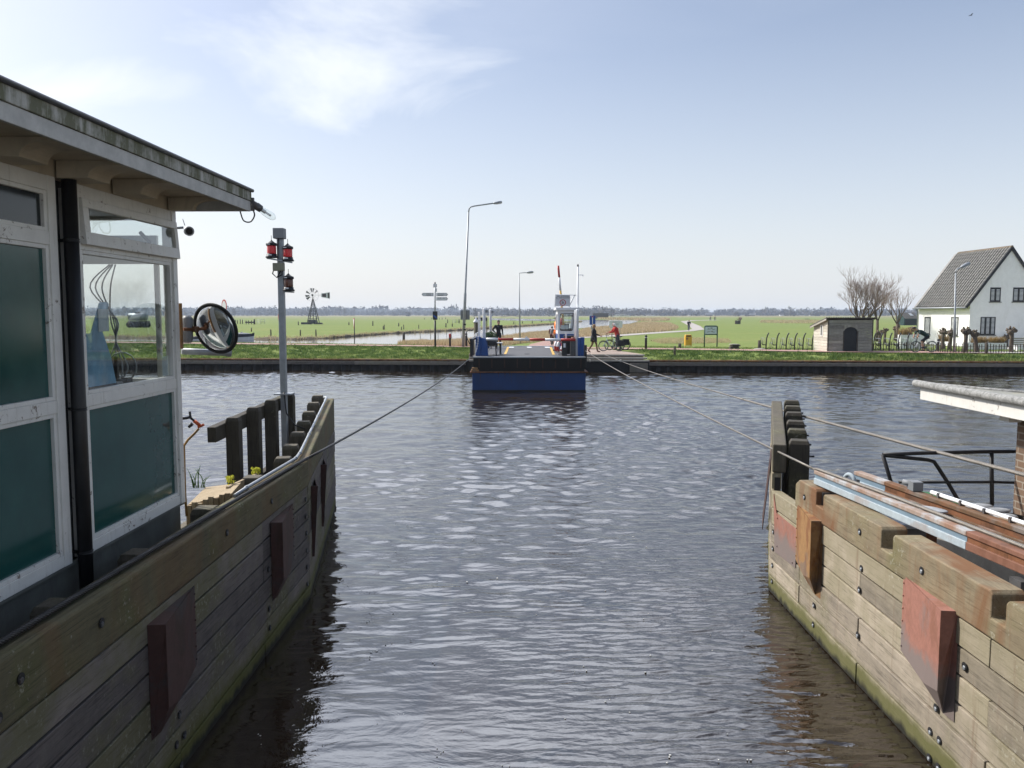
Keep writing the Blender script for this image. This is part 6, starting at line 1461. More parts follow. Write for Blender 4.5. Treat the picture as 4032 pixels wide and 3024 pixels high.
mb.prism([(x0_,.0,H_-.55),(x1_,.0,H_-1.0),(x1_,.0,H_+.8),(x0_,.0,H_+.45)],(0,.03,0)); vane = mb.build('tail_vane', MT['sign_white'], wp)
mb = MB(); q = Vx((0,-.004,0)); mb.prism([Vx((x0_+.25,0,H_-.42))+q,Vx((x0_+1.3,0,H_-.55))+q,Vx((x0_+1.3,0,H_+.42))+q,Vx((x0_+.25,0,H_+.35))+q],(0,-.02,0)); mb.build('vane_panel', MT['primer_dark'], vane)
mb = MB(); mb.prism([Vx((x1_-.6,0,H_-.75))+q,Vx((x1_-.1,0,H_-.85))+q,Vx((x1_-.1,0,H_+.66))+q,Vx((x1_-.6,0,H_+.58))+q],(0,-.02,0)); mb.build('vane_panel', MT['old_post'], vane)
# boats in the side channel behind the mirror
def boat(u0, u1, v0, v1, label, cover):
    p = pZ((u0+u1)/2, v1, cz); s = p.y/F_PX; L = (u1-u0)*s; hh = (v1-v0)*s; t = thing('moored_boat', label, 'boat', (p.x,p.y,cz))
    secs = [(-.5,.62,.78),(-.3,.95,.72),(0,1,.70),(.25,.85,.76),(.42,.5,.86),(.5,.05,1.0)]; bw = L*.17
    def loft(z0f, z1f, infl, mat, nm, cap=False):
        V = []; F = []
        for (x, wf, zt) in secs:
            for sgn in (-1,1): V += [(x*L+(.0 if z0f > .3 else -.03*L*(x>.3)), sgn*bw*wf*infl[0], hh*zt*z0f-.05), (x*L, sgn*bw*wf*infl[1], hh*zt*z1f)]
        n = len(secs)
        for i in range(n-1):
            a = i*4; c = a+4; F += [(a,c,c+1,a+1),(a+2,a+3,c+3,c+2)]
            if cap: F.append((a+1,c+1,c+3,a+3))
        F += [(0,1,3,2)]; mb = MB(); mb.add(V,F); return mb.build(nm, mat, t)
    loft(0,.62,(.72,.95),MT['white_clean'],'hull'); loft(.62,1.0,(.96,1.0),MT['dark_cloth'],'hull_band', False)
    mb = MB(); mb.ell((-.06*L,0,hh*.80),(L*.42,bw*.9,hh*.16)); mb.prism([(-.1*L,0,hh*.9),(.05*L,0,hh*.9),(-.0*L,0,hh*1.12)],(0,.04,0)); mb.build('boat_cover', cover, t)
    return t
boat(905,1002,1309,1338,'white boat with a dark band under a grey cover behind the convex mirror',MT['grey_sheet'])
boat(745,800,1325,1339,'low dark covered boat seen between cabin corner and convex mirror',MT['dark_cloth'])
# traffic signs
def round_sign(u, v0, v1, vb, ang, label, plate=False):
    b = g(u, vb); t = thing('traffic_sign', label, 'traffic sign', b, ang); zc_ = (at(u,v0,b).z+at(u,v1,b).z)/2-b.z; r = (at(u,v0,b).z-at(u,v1,b).z)/2
    mb = MB(); mb.tube([(0,.04,-.1),(0,.04,zc_+r*.6)],.035,8); mb.build('pole', MT['galv'], t)
    mb = MB(); rot = Matrix.Rotation(math.pi/2,3,'X'); mb.lathe([(r,-.012),(r,.012)],(0,0,zc_),28,0,False,rot); d = mb.build('sign_disc', MT['red_paint'], t)
    mb = MB(); mb.lathe([(r*.76,0),(r*.76,.004)],(0,-.012,zc_),28,0,False,rot); mb.build('sign_field', MT['sign_white'], d)
    if plate: mb = MB(); mb.bb(-r*.8,r*.8,-.012,.012,zc_-r*2.4,zc_-r*1.1); mb.build('under_plate', MT['sign_white'], t)
round_sign(887,1179,1229,1349,-.85,'red rimmed round traffic sign seen nearly edge on above the convex mirror')
round_sign(1107,1227,1270,1348,-.85,'red rimmed round traffic sign with white plates half hidden by the signal mast',True)
b = g(1395,1352); t = thing('yield_sign','white and red triangular sign seen edge on beside the channel','traffic sign',b,-1.25)
mb = MB(); mb.tube([(0,.03,-.1),(0,.03,at(1395,1252,b).z-b.z)],.045,8); mb.build('pole', MT['steel_grey'], t)
zt = at(1395,1254,b).z-b.z; zl = at(1395,1297,b).z-b.z
mb = MB(); mb.prism([(-.5,0,zt),(.5,0,zt),(0,0,zl)],(0,-.02,0)); o_ = mb.build('sign_plate', MT['red_paint'], t); mb = MB(); mb.prism([(-.36,-.022,zt-.07),(.36,-.022,zt-.07),(0,-.022,zl+.22)],(0,-.004,0)); mb.build('sign_field', MT['sign_white'], o_)
b = g(2330,1350); t = thing('dead_end_sign','blue dead end sign on a grey pole behind the walking woman','traffic sign',b)
mb = MB(); mb.tube([(0,.04,-.1),(0,.04,at(2330,1244,b).z-b.z)],.035,8); mb.build('pole', MT['galv'], t)
a, c = at(2321,1279,b)-b, at(2345,1243,b)-b; mb = MB(); mb.bb(a.x,c.x,-.01,.01,a.z,c.z); o_ = mb.build('sign_plate', MT['sign_blue'], t, bevel=.02)
mb = MB(); xm_ = (a.x+c.x)/2; mb.bb(xm_-.035,xm_+.035,-.014,-.0102,a.z+.08,c.z-.16); mb.build('white_bar', MT['sign_white'], o_); mb = MB(); mb.bb(xm_-.11,xm_+.11,-.015,-.0102,c.z-.158,c.z-.08); mb.build('red_bar', MT['red_paint'], o_)
mb = MB(); mb.bb(xm_-.14,xm_+.14,-.02,.0,a.z-.45,a.z-.08); mb.build('under_plate', MT['galv'], t)
b = g(2425,1346); t = thing('notice_board','wide pale grey notice board behind the man in red','notice board',b)
a, c = at(2399,1290,b)-b, at(2451,1263,b)-b; mb = MB(); mb.bb(a.x,c.x,-.01,.01,a.z,c.z); o_ = mb.build('board', MT['sign_white'], t, bevel=.03)
for k, (f0, f1, zf) in enumerate(((.18,.62,.80),(.68,.8,.80),(.35,.75,.55),(.32,.72,.42),(.35,.7,.22))): mb = MB(); w_ = c.x-a.x; mb.bb(a.x+w_*f0,a.x+w_*f1,-.013,-.0102,a.z+(c.z-a.z)*zf-.02,a.z+(c.z-a.z)*zf+.025); mb.build('printed_line', MT['galv'], o_)
for x in (a.x+.25,c.x-.25): mb = MB(); mb.tube([(x,.04,-.1),(x,.04,c.z-.1)],.03,8); mb.build('pole', MT['galv'], t)
b = g(1895,1306); b = pY(1895,1330,57.5); b.z = float(gz(b.x,b.y)); t = thing('dark_board','dark board on two posts behind the mooring pile','notice board',b)
a, c = at(1868,1263,b)-b, at(1919,1250,b)-b; mb = MB(); mb.bb(a.x,c.x,-.03,.03,a.z,c.z); mb.build('board', MT['black_metal'], t)
for x in (a.x+.08,c.x-.04): mb = MB(); mb.tube([(x,.05,-.1),(x,.05,c.z)],.04,6); mb.build('post', MT['old_post'], t)
# yellow bin
b = g(2709,1369); s = b.y/F_PX; t = thing('litter_bin','yellow litter bin on two legs in the grass','bin',b)
w_, h0, h1 = 13*s, 9*s, 51*s; mb = MB(); mb.bb(-w_,w_,-.2,.25,h0,h1*.86); mb.prism([(-w_,-.2,h1*.861),(w_,-.2,h1*.861),(w_*.9,-.12,h1),(-w_*.9,-.12,h1)],(0,.36,0)); mb.build('bin_body', MT['yellow_bin'], t, bevel=.03)
mb = MB(); mb.bb(-w_*.68,w_*.68,-.208,-.14,h1*.86,h1*.95); mb.build('bin_slot', MT['ink'], t); mb = MB(); mb.lathe([(.09,0),(.09,.006)],(-w_*.45,-.2,h1*.70),14,0,False,Matrix.Rotation(math.pi/2,3,'X')); mb.build('bin_badge', MT['primer'], t)
for x in (-w_*.9,w_*.9): mb = MB(); mb.tube([(x,0,-.1),(x,0,h0)],.035,6); mb.build('leg', MT['yellow_bin'], t)
mb = MB(); mb.bb(-w_*1.02,w_*1.02,-.02,.02,h0,h0+.05); mb.build('bracket', MT['galv'], t)
# map board
b = g(2798,1371); s = b.y/F_PX; t = thing('map_board','green framed map board on two legs in the grass','map board',b)
hw, zt, zl = 25*s, 87*s, 54*s
for x in (-hw,hw): mb = MB(); mb.tube([(x,0,-.1),(x,0,zt-.08)],.05,8); mb.build('leg', MT['green_frame'], t)
mb = MB(); mb.tube([(-hw,0,zt-.12),(-hw+.03,0,zt-.03),(-hw+.12,0,zt),(hw-.12,0,zt),(hw-.03,0,zt-.03),(hw,0,zt-.12)],.05,8); mb.tube([(-hw,0,zl),(hw,0,zl)],.045,8); mb.build('frame', MT['green_frame'], t)
mb = MB(); mb.bb(-hw+.05,hw-.05,-.02,.02,zl+.05,zt-.05); o_ = mb.build('map_panel', MT['map_white'], t)
for k in range(14): mb = MB(); x, z = random.uniform(-hw+.2,hw-.3), random.uniform(zl+.12,zt-.2); mb.bb(x,x+random.uniform(.05,.22),-.024,-.0202,z,z+random.uniform(.02,.1)); mb.build('map_patch', random.choice([MT['galv'],MT['khaki_box'],MT['grey_box']]), o_)
# stack of slabs
b = g(2893,1375); t = thing('slab_stack','low stack of broken paving slabs in the grass','slabs',b); s = b.y/F_PX
for k in range(6): mb = MB(); mb.box((random.uniform(-.08,.08),random.uniform(-.1,.1),.05+k*.062),(38*s*random.uniform(.8,1.05),.6,.05),0,random.uniform(-.12,.12)); mb.build('slab', MT['old_post'] if k < 5 else MT['concrete'], t, bevel=.012)
# bicycle racks
def rack_proto():
    t = thing('bicycle_rack', 'dark curved bicycle rack post with two galvanised wheel holders', 'bicycle rack', (0,0,0), 0)
    mb = MB(); mb.tube([(0,0,-.1),(0,0,.35),(.02,0,.75),(.08,0,.98),(.16,0,1.12)],.042,8); mb.build('post', MT['black_metal'], t)
    mb = MB(); mb.tube([(0,0,.34),(-.22,0,.36),(-.27,0,.46)],.035,6); mb.tube([(0,0,.03),(.24,0,.05),(.3,0,.14)],.035,6); mb.build('arm', MT['black_metal'], t)
    for cx_, z0 in ((-.27,.42),(.30,.12)):
        mb = MB()
        for dx in (-.05,.05): mb.tube([(cx_+dx,-.25,z0),(cx_+dx,-.28,z0+.36),(cx_+dx+.02,.1,z0+.38),(cx_+dx,.2,z0)],.013,5)
        mb.build('wheel_holder', MT['galv'], t)
    return t
rk = None
def rack(u, v, rz, label, sc=1.0):
    global rk
    if rk is None: rk = rack_proto(); rk.location = g(u,v); rk.rotation_euler.z = rz; r = rk
    else: r = dup(rk, g(u,v), rz)
    r['label'] = label; r['group'] = 'bicycle racks beside the shed'; r.scale = (sc,sc,sc)
for u, v in ((3016,1379),(3057,1380),(3095,1380),(3128,1381),(3161,1381),(3197,1381)): rack(u, v, 0, 'dark curved bicycle rack with galvanised wheel holders in the row left of the wooden shed', 1.10)
for u, v in ((3439,1380),(3465,1383),(3501,1383),(3536,1383),(3571,1383),(3606,1381)): rack(u, v, .25, 'dark curved bicycle rack with galvanised wheel holders in the row right of the wooden shed', 1.12)
# wooden shed
b = g(3257,1388); s = b.y/F_PX; sh = thing('wooden_shed','small grey boarded shed with an arched dark doorway and a sloping roof','shed',b,.03)
Wd, Hh, Dp = 180*s, 133*s, 2.3; d0, d1, dh, da = 64*s, 117*s, 82*s, 100*s
nb_ = 11
def boards(nm, x0, x1, y0, y1, z0, z1, n, mat, axis, parent=sh, gap=None):
    mb = MB(); h = (z1-z0)/n
    for k in range(n):
        za_, zb_ = z0+k*h, z0+(k+1)*h-.012
        if axis == 'x':
            if gap and za_ < gap[2]: mb.box(((x0+gap[0])/2,y0,(za_+zb_)/2),(gap[0]-x0,.03,zb_-za_),0,rot=Matrix.Rotation(-.10,3,'X')); mb.box(((x1+gap[1])/2,y0,(za_+zb_)/2),(x1-gap[1],.03,zb_-za_),0,rot=Matrix.Rotation(-.10,3,'X'))
            else: mb.box(((x0+x1)/2,y0,(za_+zb_)/2),(x1-x0,.03,zb_-za_),0,rot=Matrix.Rotation(-.10,3,'X'))
        else: mb.box((x0,(y0+y1)/2,(za_+zb_)/2),(.03,y1-y0,zb_-za_))
    return mb.build(nm, mat, parent)
boards('front_wall',0,Wd,0,0,.02,Hh-.08,nb_,MT['shed_wood'],'x',gap=(d0,d1,da))
boards('end_wall',-.01,0,.02,Dp,.02,Hh*.78,nb_-2,MT['shed_side'],'y'); boards('end_wall',Wd+.01,0,.02,Dp,.02,Hh*.78,nb_-2,MT['shed_wood'],'y')
mb = MB(); mb.prism([(-.025,.02,Hh*.78),(-.025,Dp,Hh*.78),(-.025,.02,Hh-.04)],(.03,0,0)); mb.prism([(Wd-.005,.02,Hh*.78),(Wd-.005,Dp,Hh*.78),(Wd-.005,.02,Hh-.04)],(.03,0,0)); mb.bb(0,Wd,Dp-.03,Dp,0,Hh*.78); mb.build('gable_board', MT['shed_side'], sh)
for x in (0.0,d0-.05,d1+.0,Wd-.06): mb = MB(); mb.bb(x,x+.06,-.035,-.005,0,Hh-.08 if x in (0.0,Wd-.06) else da*.85); mb.build('corner_batten', MT['old_post'], sh)
arcp = [(d0+(d1-d0)*(.5-.5*math.cos(t)), 0, dh+(da-dh)*math.sin(t)) for t in [R(12*k) for k in range(16)]]
mb = MB(); mb.prism([(d0,.05,0)]+[(p[0],.05,p[2]) for p in arcp[::1]]+[(d1,.05,0)],(0,.02,0)); mb.build('door_recess', MT['ink'], sh)
mb = MB()
for p, q in zip(arcp[:-1],arcp[1:]): mb.prism([(p[0],-.03,p[2]),(q[0],-.03,q[2]),(q[0],-.03,da+.12),(p[0],-.03,da+.12)],(0,.03,0))
mb.build('door_arch', MT['shed_wood'], sh)
mb = MB(); mb.prism([(-.22,-.22,Hh+.02),(-.22,Dp+.25,Hh*.74),(Wd+.15,Dp+.25,Hh*.74),(Wd+.15,-.22,Hh+.02)],(0,0,.05)); shr = mb.build('roof', MT['old_post'], sh)
mb = MB()
for k in range(22): x = -.2+k*(Wd+.3)/21; mb.tube([(x,-.26,Hh+.075),(x,Dp+.25,Hh*.74+.06)],.035,5)
mb.build('roof_ridge', MT['steel_grey'], shr); mb = MB(); mb.prism([(-.23,-.22,Hh-.10),(-.23,Dp+.2,Hh*.74-.10),(-.23,Dp+.2,Hh*.74+.02),(-.23,-.22,Hh+.02)],(.03,0,0)); mb.build('verge_board', MT['shed_wood'], shr)
mb = MB(); mb.bb(-.05,-.03,.75,1.15,1.05,1.85); shw = mb.build('window_frame', MT['white_paint'], sh); mb = MB(); mb.bb(-.06,-.051,.88,1.03,1.12,1.78); mb.build('pane', MT['dark_panel'], shw)
# ---- bare trees
MT['bark'] = mat_plain('bark', (.10,.078,.058), .95, 0, .35, 5, .5, (.05,.045,.03), .5)
MT['twig'] = mat_plain('twig', (.25,.185,.15), .9, 0, .3, 5, .2)
def bare_tree(b, H, label, seed, nmain=4, trunk=.18, spread=.55, split=.28, depth=5, thin=1.0):
    r = random.Random(seed); t = thing('bare_tree', label, 'tree', b); tr = MB(); tw = MB()
    def grow(p, d, L, rad, lev):
        pts = [p]; q = p; dd = d.copy()
        for k in range(3): dd = (dd+Vx((r.gauss(0,.09),r.gauss(0,.09),.05))).normalized(); q = q+dd*L/3; pts.append(q)
        (tr if lev < 3 else tw).tube(pts,[rad,rad*.88,rad*.76,rad*.62],6 if lev < 3 else 4,caps=False)
        if lev >= depth: return
        n = 3 if lev < depth-1 else 4
        for k in range(n):
            a = r.uniform(0,6.28); s = spread*r.uniform(.55,1.15); side = dd.orthogonal().normalized(); side = Matrix.Rotation(a,3,dd) @ side
            nd = (dd+side*s+Vx((0,0,.16))).normalized(); st = pts[-1] if k == 0 else lerp(pts[r.choice((1,2))],pts[3],r.random())
            grow(st, nd, L*r.uniform(.66,.92), max(rad*.50,.006*thin), lev+1)
    p = Vx((0,0,-.1)); h0 = H*split; tr.tube([p,Vx((.02,0,h0*.5)),Vx((0,.03,h0))],[trunk*1.2,trunk,trunk*.92],9)
    for k in range(nmain):
        a = k*6.28/nmain+r.uniform(-.3,.3); grow(Vx((0,.02,h0*r.uniform(.8,1))), Vx((math.cos(a)*spread*.8,math.sin(a)*spread*.8,1)).normalized(), H*.25, trunk*.55, 1)
    tr.build('trunk', MT['bark'], t); tw.build('crown', MT['twig'], t); return t
b = gat(3395, 78); z = at(3392,1092,b).z-b.z; bare_tree(b, z*.98, 'largest bare tree with a wide fan of branches behind the wooden shed', 5, 6, .20, .62, .26, 6, 1.0)
b = g(3452,1345); z = at(3452,1142,b).z-b.z; bare_tree(b, z*.96, 'reddish pollarded bare tree with fine upright twigs right of the shed', 9, 5, .14, .46, .46, 4, .7)
b = gat(3530, 84); z = at(3535,1164,b).z-b.z; bare_tree(b, z*1.0, 'smallest bare tree with sparse thin twigs beside the green barn', 13, 4, .14, .55, .40, 5, .8)
b = g(2912,1276); z = at(2912,1246,b).z-b.z; bare_tree(b, z, 'lone bushy bare tree far out in the field beside a grey box', 21, 6, .2, .6, .25, 4, 3)
mb = MB(); p = g(2903,1276); mb.bb(p.x-.1,p.x+.8,p.y-.4,p.y+.4,p.z,p.z+.9); mb.bb(p.x-.6,p.x-.25,p.y-.3,p.y+.3,p.z,p.z+1.0); tag(mb.build('field_box', MT['old_post']),'grey box shaped pump house under the lone far tree','shed')
# pollard willows
m_cut = mat_plain('cut_wood',(.50,.38,.22),.9,0,.15,9,.1)
def willow(u, vt, vb, label, lean=0.0, ygrow=None):
    b = g(u, vb) if ygrow is None else gat(u, ygrow); h = at(u, vt, b).z-b.z; t = thing('pollard_willow', label, 'tree', b, random.uniform(0,6), 'pollard willows by the white house')
    mb = MB(); tr_ = h*.16; mb.tube([(0,0,-.1),(lean*.3,0,h*.3),(lean*.6,.02,h*.6),(lean,0,h*.86)],[.17,.13,.12,.15],9); mb.build('trunk', MT['bark'], t)
    mb = MB()
    for k in range(9): a = k*.7+random.uniform(-.2,.2); rr = random.uniform(.06,.24); mb.ell((lean+rr*math.cos(a),rr*math.sin(a),h*.86+random.uniform(-.05,.13)),random.uniform(.10,.15),0,8)
    hd = mb.build('crown', MT['bark'], t)
    mb = MB(); mbk = MB()
    for k in range(13):
        a = random.uniform(0,6.28); e = random.uniform(.1,1.4); d_ = Vx((math.cos(a)*math.cos(e),math.sin(a)*math.cos(e),math.sin(e))); c = Vx((lean,0,h*.87)); e_ = c+d_*random.uniform(.29,.36); mbk.tube([c+d_*.15,e_],[.05,.048],7); (mb.tube([e_,e_+d_*.012],[.036,.034],7) if k % 2 else None)
    mbk.build('stub', MT['bark'], hd); mb.build('cut_stub', m_cut, hd)
for k, (x, yh, yb, ln, lab) in enumerate(((605,975,1120,0,'short pollard willow just right of the wooden shed'),(660,950,1110,.0,'pollard willow second to the right of the shed'),(775,930,1075,0,'stout pollard willow under the smallest bare tree'),(805,905,1070,.05,'tall pollard willow with big knobs under the smallest bare tree'),(955,938,1100,.05,'pollard willow left of the house corner, before the white planter'),(1000,950,1080,0,'pollard willow touching the left edge of the white house'),(1090,925,1095,0,'pollard willow before the first tall house window, behind the racing cyclist'),(1200,950,1118,.05,'pollard willow behind the saddle of the racing cyclist'),(1305,955,1190,0,'pollard willow left of the pale street lamp'),(1378,965,1195,-.12,'leaning pollard willow touching the pale street lamp'),(1555,945,1222,0,'stout pollard willow before the corner of the white gable'),(1690,980,1222,.25,'pollard willow leaning right under the lower gable window'),(2018,1030,1150,0,'small pollard willow with few stubs behind the rightmost one'),(2068,940,1222,.2,'tall rightmost pollard willow with a wide knobbed head'))):
    willow(3250+.3535*x, 960+.3535*yh, 960+.3535*yb, lab, ln)
# paling fence
pf = thing('paling_fence','low fence of thin dark wooden palings in front of the white house','fence',gat(3700,54.5))
fp = [(3437,1352,1384),(3560,1352,1384),(3640,1355,1388),(3730,1358,1393),(3900,1360,1394),(4060,1359,1394)]
mb = MB(); wires = []
for (u0,t0,b0),(u1,t1,b1) in zip(fp[:-1],fp[1:]):
    P, Q = g(u0,b0), g(u1,b1); n = max(2,int((Q-P).length/.17))
    for k in range(n):
        p = P+(Q-P)*k/n; p.z = float(gz(p.x,p.y)); h = .62+random.uniform(-.06,.08); x = random.uniform(-.03,.03); mb.beam(p-Vx((0,0,.05)),p+Vx((x,0,h)),.045,.025)
mb.build('palings', MT['old_post'], pf, True)
mb = MB()
for (u0,t0,b0),(u1,t1,b1) in zip(fp[:-1],fp[1:]):
    P, Q = g(u0,b0), g(u1,b1)
    for z in (.15,.48): mb.tube([P+Vx((0,0,z)),Q+Vx((0,0,z))],.012,4)
mb.build('fence_wire', MT['old_post'], pf, True)
for u, v in ((3795,1394),(3883,1395)):
    p = g(u,v); mb = MB(); mb.tube([p-Vx((0,0,.1)),p+Vx((0,0,.75))],.07,7); mb.build('fence_post', MT['old_post'], pf, True)
# ---- the white house
A_ = gat(3812, 70.0); hs = thing('white_house','white rendered house with a steep grey tiled roof and black framed windows','house',A_,.064)
hx, hy = Vx((math.cos(.064),math.sin(.064),0)), Vx((-math.sin(.064),math.cos(.064),0))
def hl(u, v, side):
    """pixel to house coordinates on the gable (y=0) or on the left wall (x=0)"""
    n = hy if side == 'g' else hx; d_ = ray(u,v); t_ = (A_-O).dot(n)/d_.dot(n); p = O+d_*t_-A_; return Vx((p.dot(hx),p.dot(hy),p.z))
E_ = hl(3812,1187,'g').z; AP = hl(3982,978,'g'); WD = 2*AP.x; RD = AP.z; LN = hl(3618,1193,'l').y
mb = MB(); mb.prism([(0,0,-.2),(WD,0,-.2),(WD,0,E_),(WD/2,0,RD-.12),(0,0,E_)],(0,LN,0)); wl_ = mb.build('wall', MT['render_white'], hs)
m_tile, nt_, b_ = new_mat('roof_tile'); T_ = NT(nt_); cc = T_.sep(T_.coord((1,1,1)))
w1 = T_.n('ShaderNodeTexWave', bands_direction='Y'); w1.inputs['Scale'].default_value = 1.25; T_.l(T_.coord((1,1,1)), w1.inputs['Vector']); w1.inputs['Distortion'].default_value = .4
w2 = T_.n('ShaderNodeTexWave', bands_direction='Z', wave_profile='SAW'); w2.inputs['Scale'].default_value = 1.2; w2.inputs['Distortion'].default_value = .6; T_.l(T_.coord((1,1,1)), w2.inputs['Vector'])
nz = T_.noise(T_.coord((1,1,1)), 3.5, 8, .7); c = T_.ramp(nz, [(.3,(.17,.165,.155)),(.6,(.29,.28,.26)),(.78,(.38,.37,.33))])
c = T_.mix(T_.ramp(w2.outputs[0],[(.0,.6),(.14,0.0)]), c, (.04,.036,.034))
T_.l(c, b_.inputs['Base Color']); b_.inputs['Roughness'].default_value = .85; T_.l(T_.bump(w2.outputs[0], 1, .06), b_.inputs['Normal'])
ov, ey = .42, .12; sl = (RD-E_)/(WD/2)
mb = MB()
for sgn in (0,1):
    X = lambda x: x if sgn == 0 else WD-x
    P = [Vx((X(-ov),-ey,E_-sl*ov+.10)),Vx((X(WD/2),-ey,RD+.10)),Vx((X(WD/2),LN+ey,RD+.10)),Vx((X(-ov),LN+ey,E_-sl*ov+.10))]; mb.prism(P,(0,0,-.12))
rf_ = mb.build('roof', m_tile, hs)
mb = MB()
for k in range(int(LN/.33)): y = -ey+.33*k; mb.tube([(WD/2,y,RD+.13),(WD/2,y+.34,RD+.11)],[.13,.105],8)
mb.build('ridge_tile', mat_plain('ridge_tile',(.20,.15,.10),.9,0,.4,3,.3,(.35,.24,.06),.5), rf_)
for sgn in (0,1):
    X = lambda x: x if sgn == 0 else WD-x
    mb = MB()
    for k in range(int((LN+2*ey)/.37)):
        y = -ey+.14+.37*k; a = Vx((X(-ov),y,E_-sl*ov+.125)); c = Vx((X(WD/2-.05),y,RD+.10)); n_t = 15
        for q in range(n_t): p0 = a+(c-a)*(q/n_t); p1 = a+(c-a)*((q+1.06)/n_t)+Vx((0,0,-.02)); mb.tube([p0+Vx((0,0,.03)),p1],[.10,.10],6,0,False)
    mb.build('roof_tile_ridges', m_tile, rf_)
mb = MB(); mb.beam((-ov,-ey-.03,E_-sl*ov+.05),(WD/2,-ey-.03,RD+.06),.05,.22); mb.beam((WD+ov,-ey-.03,E_-sl*ov+.05),(WD/2,-ey-.03,RD+.06),.05,.22); mb.build('verge', MT['black_metal'], rf_)
mb = MB(); mb.tube([(-ov-.06,-ey,E_-sl*ov+.02),(-ov-.06,LN+ey,E_-sl*ov+.02)],.07,8); gt_ = mb.build('gutter', MT['galv'], rf_)
mb = MB(); mb.tube([(-ov-.06,LN-.02,E_-sl*ov),(-ov+.1,LN-.02,E_-.55),(-.08,LN-.02,E_-.8),(-.08,LN-.02,.0)],.05,8); mb.build('downpipe', MT['galv'], hs)
def hwin(u0,v0,u1,v1,side,nv,shut=True):
    a, c = hl(u0,v1,side), hl(u1,v0,side)
    mbf, mbp, mbs = MB(), MB(), MB()
    lo, hi = (min(a.x,c.x),max(a.x,c.x)) if side == 'g' else (min(a.y,c.y),max(a.y,c.y)); z0, z1 = a.z, c.z
    def bx(m, s0, s1, za, zb, d0, d1):
        if side == 'g': m.bb(s0,s1,d0,d1,za,zb)
        else: m.bb(d0,d1,s0,s1,za,zb)
    f = .075
    bx(mbf,lo,lo+f,z0,z1,-.035,.0); bx(mbf,hi-f,hi,z0,z1,-.035,.0); bx(mbf,lo+f,hi-f,z0,z0+f,-.035,.0); bx(mbf,lo+f,hi-f,z1-f,z1,-.035,.0)
    for k in range(1,nv): x = lo+(hi-lo)*k/nv; bx(mbf,x-.04,x+.04,z0+f,z1-f,-.034,.0)
    fo = mbf.build('window', MT['black_metal'], hs)
    bx(mbp,lo+f,hi-f,z0+f,z1-f,-.006,-.002); mbp.build('pane', MT['dark_panel'], fo)
    z = z0+f+.05
    for k in range(nv):
        mbs = MB(); xa, xb = lo+(hi-lo)*k/nv+.09, lo+(hi-lo)*(k+1)/nv-.09; z = z0+f+.06
        while z < z1-f-.05: bx(mbs,xa,xb,z,z+.055,-.016,-.008); z += .105
        if shut: mbs.build('shutter_slats', MT['sign_white'], fo)
    ms = MB(); bx(ms,lo-.08,hi+.08,z0-.07,z0-.005,-.09,.0); ms.build('sill', MT['steel_grey'], fo)
hwin(3858,1248,3920,1319,'g',3); hwin(3897,1132,3941,1188,'g',2); hwin(3987,1132,4034,1188,'g',2)
hwin(3639,1248,3665,1316,'l',1); hwin(3743,1248,3775,1321,'l',2)
mb = MB(); mb.bb(-.03,-.0,0,LN,E_-.75,E_-.62); mb.build('wall_band', MT['render_white'], wl_)
MT['gravel'] = mat_plain('gravel', (.42,.40,.37), .95, 0, .2, 9, .3, (.28,.26,.22), .4)
poly_sheet('yard', [(37.5,58.2),(52,57.2),(52,69.5),(38.5,69.4)], .83, MT['gravel'])
# planters with dry grasses
MT['dry_tuft'] = mat_blades('dry_tuft',[(0,(.20,.13,.055)),(.5,(.34,.23,.10)),(1,(.45,.33,.16))])
def planter(u0,u1,v0,v1,y,label):
    a = gat(u0,y); c = gat(u1,y); t = thing('white_planter', label, 'planter', a); h = at(u0,v0,a).z-a.z
    mb = MB(); mb.bb(0,c.x-a.x,0,.5,0,h); mb.build('planter_box', MT['white_clean'], t, bevel=.02); mb = MB(); mb.bb(.05,c.x-a.x-.05,.05,.45,h-.02,h+.008); mb.build('soil', MT['dirt'], t); return a, h
def tuft(u, v, y, rx, h, label):
    p = pY(u, v, y); n = 260; a = rng.random(n)*6.28; rr = rx*np.sqrt(rng.random(n)); X = rr*np.cos(a); Y = rr*.6*np.sin(a); o = blades('dry_grass_tuft', X, Y, np.zeros(n), h, .035, .35, MT['dry_tuft']); o.location = p; o['kind'] = 'thing'; tag(o, label, 'plant')
planter(3808,3963,1350,1378,60.5,'long white planter box along the foot of the gable'); planter(4007,4090,1362,1386,58.0,'white planter box at the right edge of the picture'); planter(3544,3640,1318,1350,66,'white planter box left of the house corner')
tuft(3846,1350,60.7,.42,.42,'left dry ornamental grass in the long white planter'); tuft(3868,1350,60.7,.36,.42,'second dry ornamental grass in the long white planter'); tuft(3912,1350,60.7,.36,.42,'third dry ornamental grass in the long white planter'); tuft(3936,1350,60.7,.36,.40,'last dry ornamental grass in the long white planter, nearest the slatted crate')
tuft(3562,1318,66.2,.5,.55,'dry ornamental grass in the planter left of the house'); tuft(3715,1345,62,.35,.6,'dry ornamental grass before the second tall house window')
b = gat(3985,59.5); t = thing('slatted_crate','grey slatted wooden crate beside the rightmost willow','crate',b)
mb = MB()
for k in range(6): mb.bb(-.05,.9,-.02,.02,.15+k*.14,.24+k*.14)
mb.build('slats', MT['shed_wood'], t)
for x in (-.04,.84): mb = MB(); mb.bb(x,x+.07,.02,.07,0,1.0); mb.build('upright', MT['shed_wood'], t)
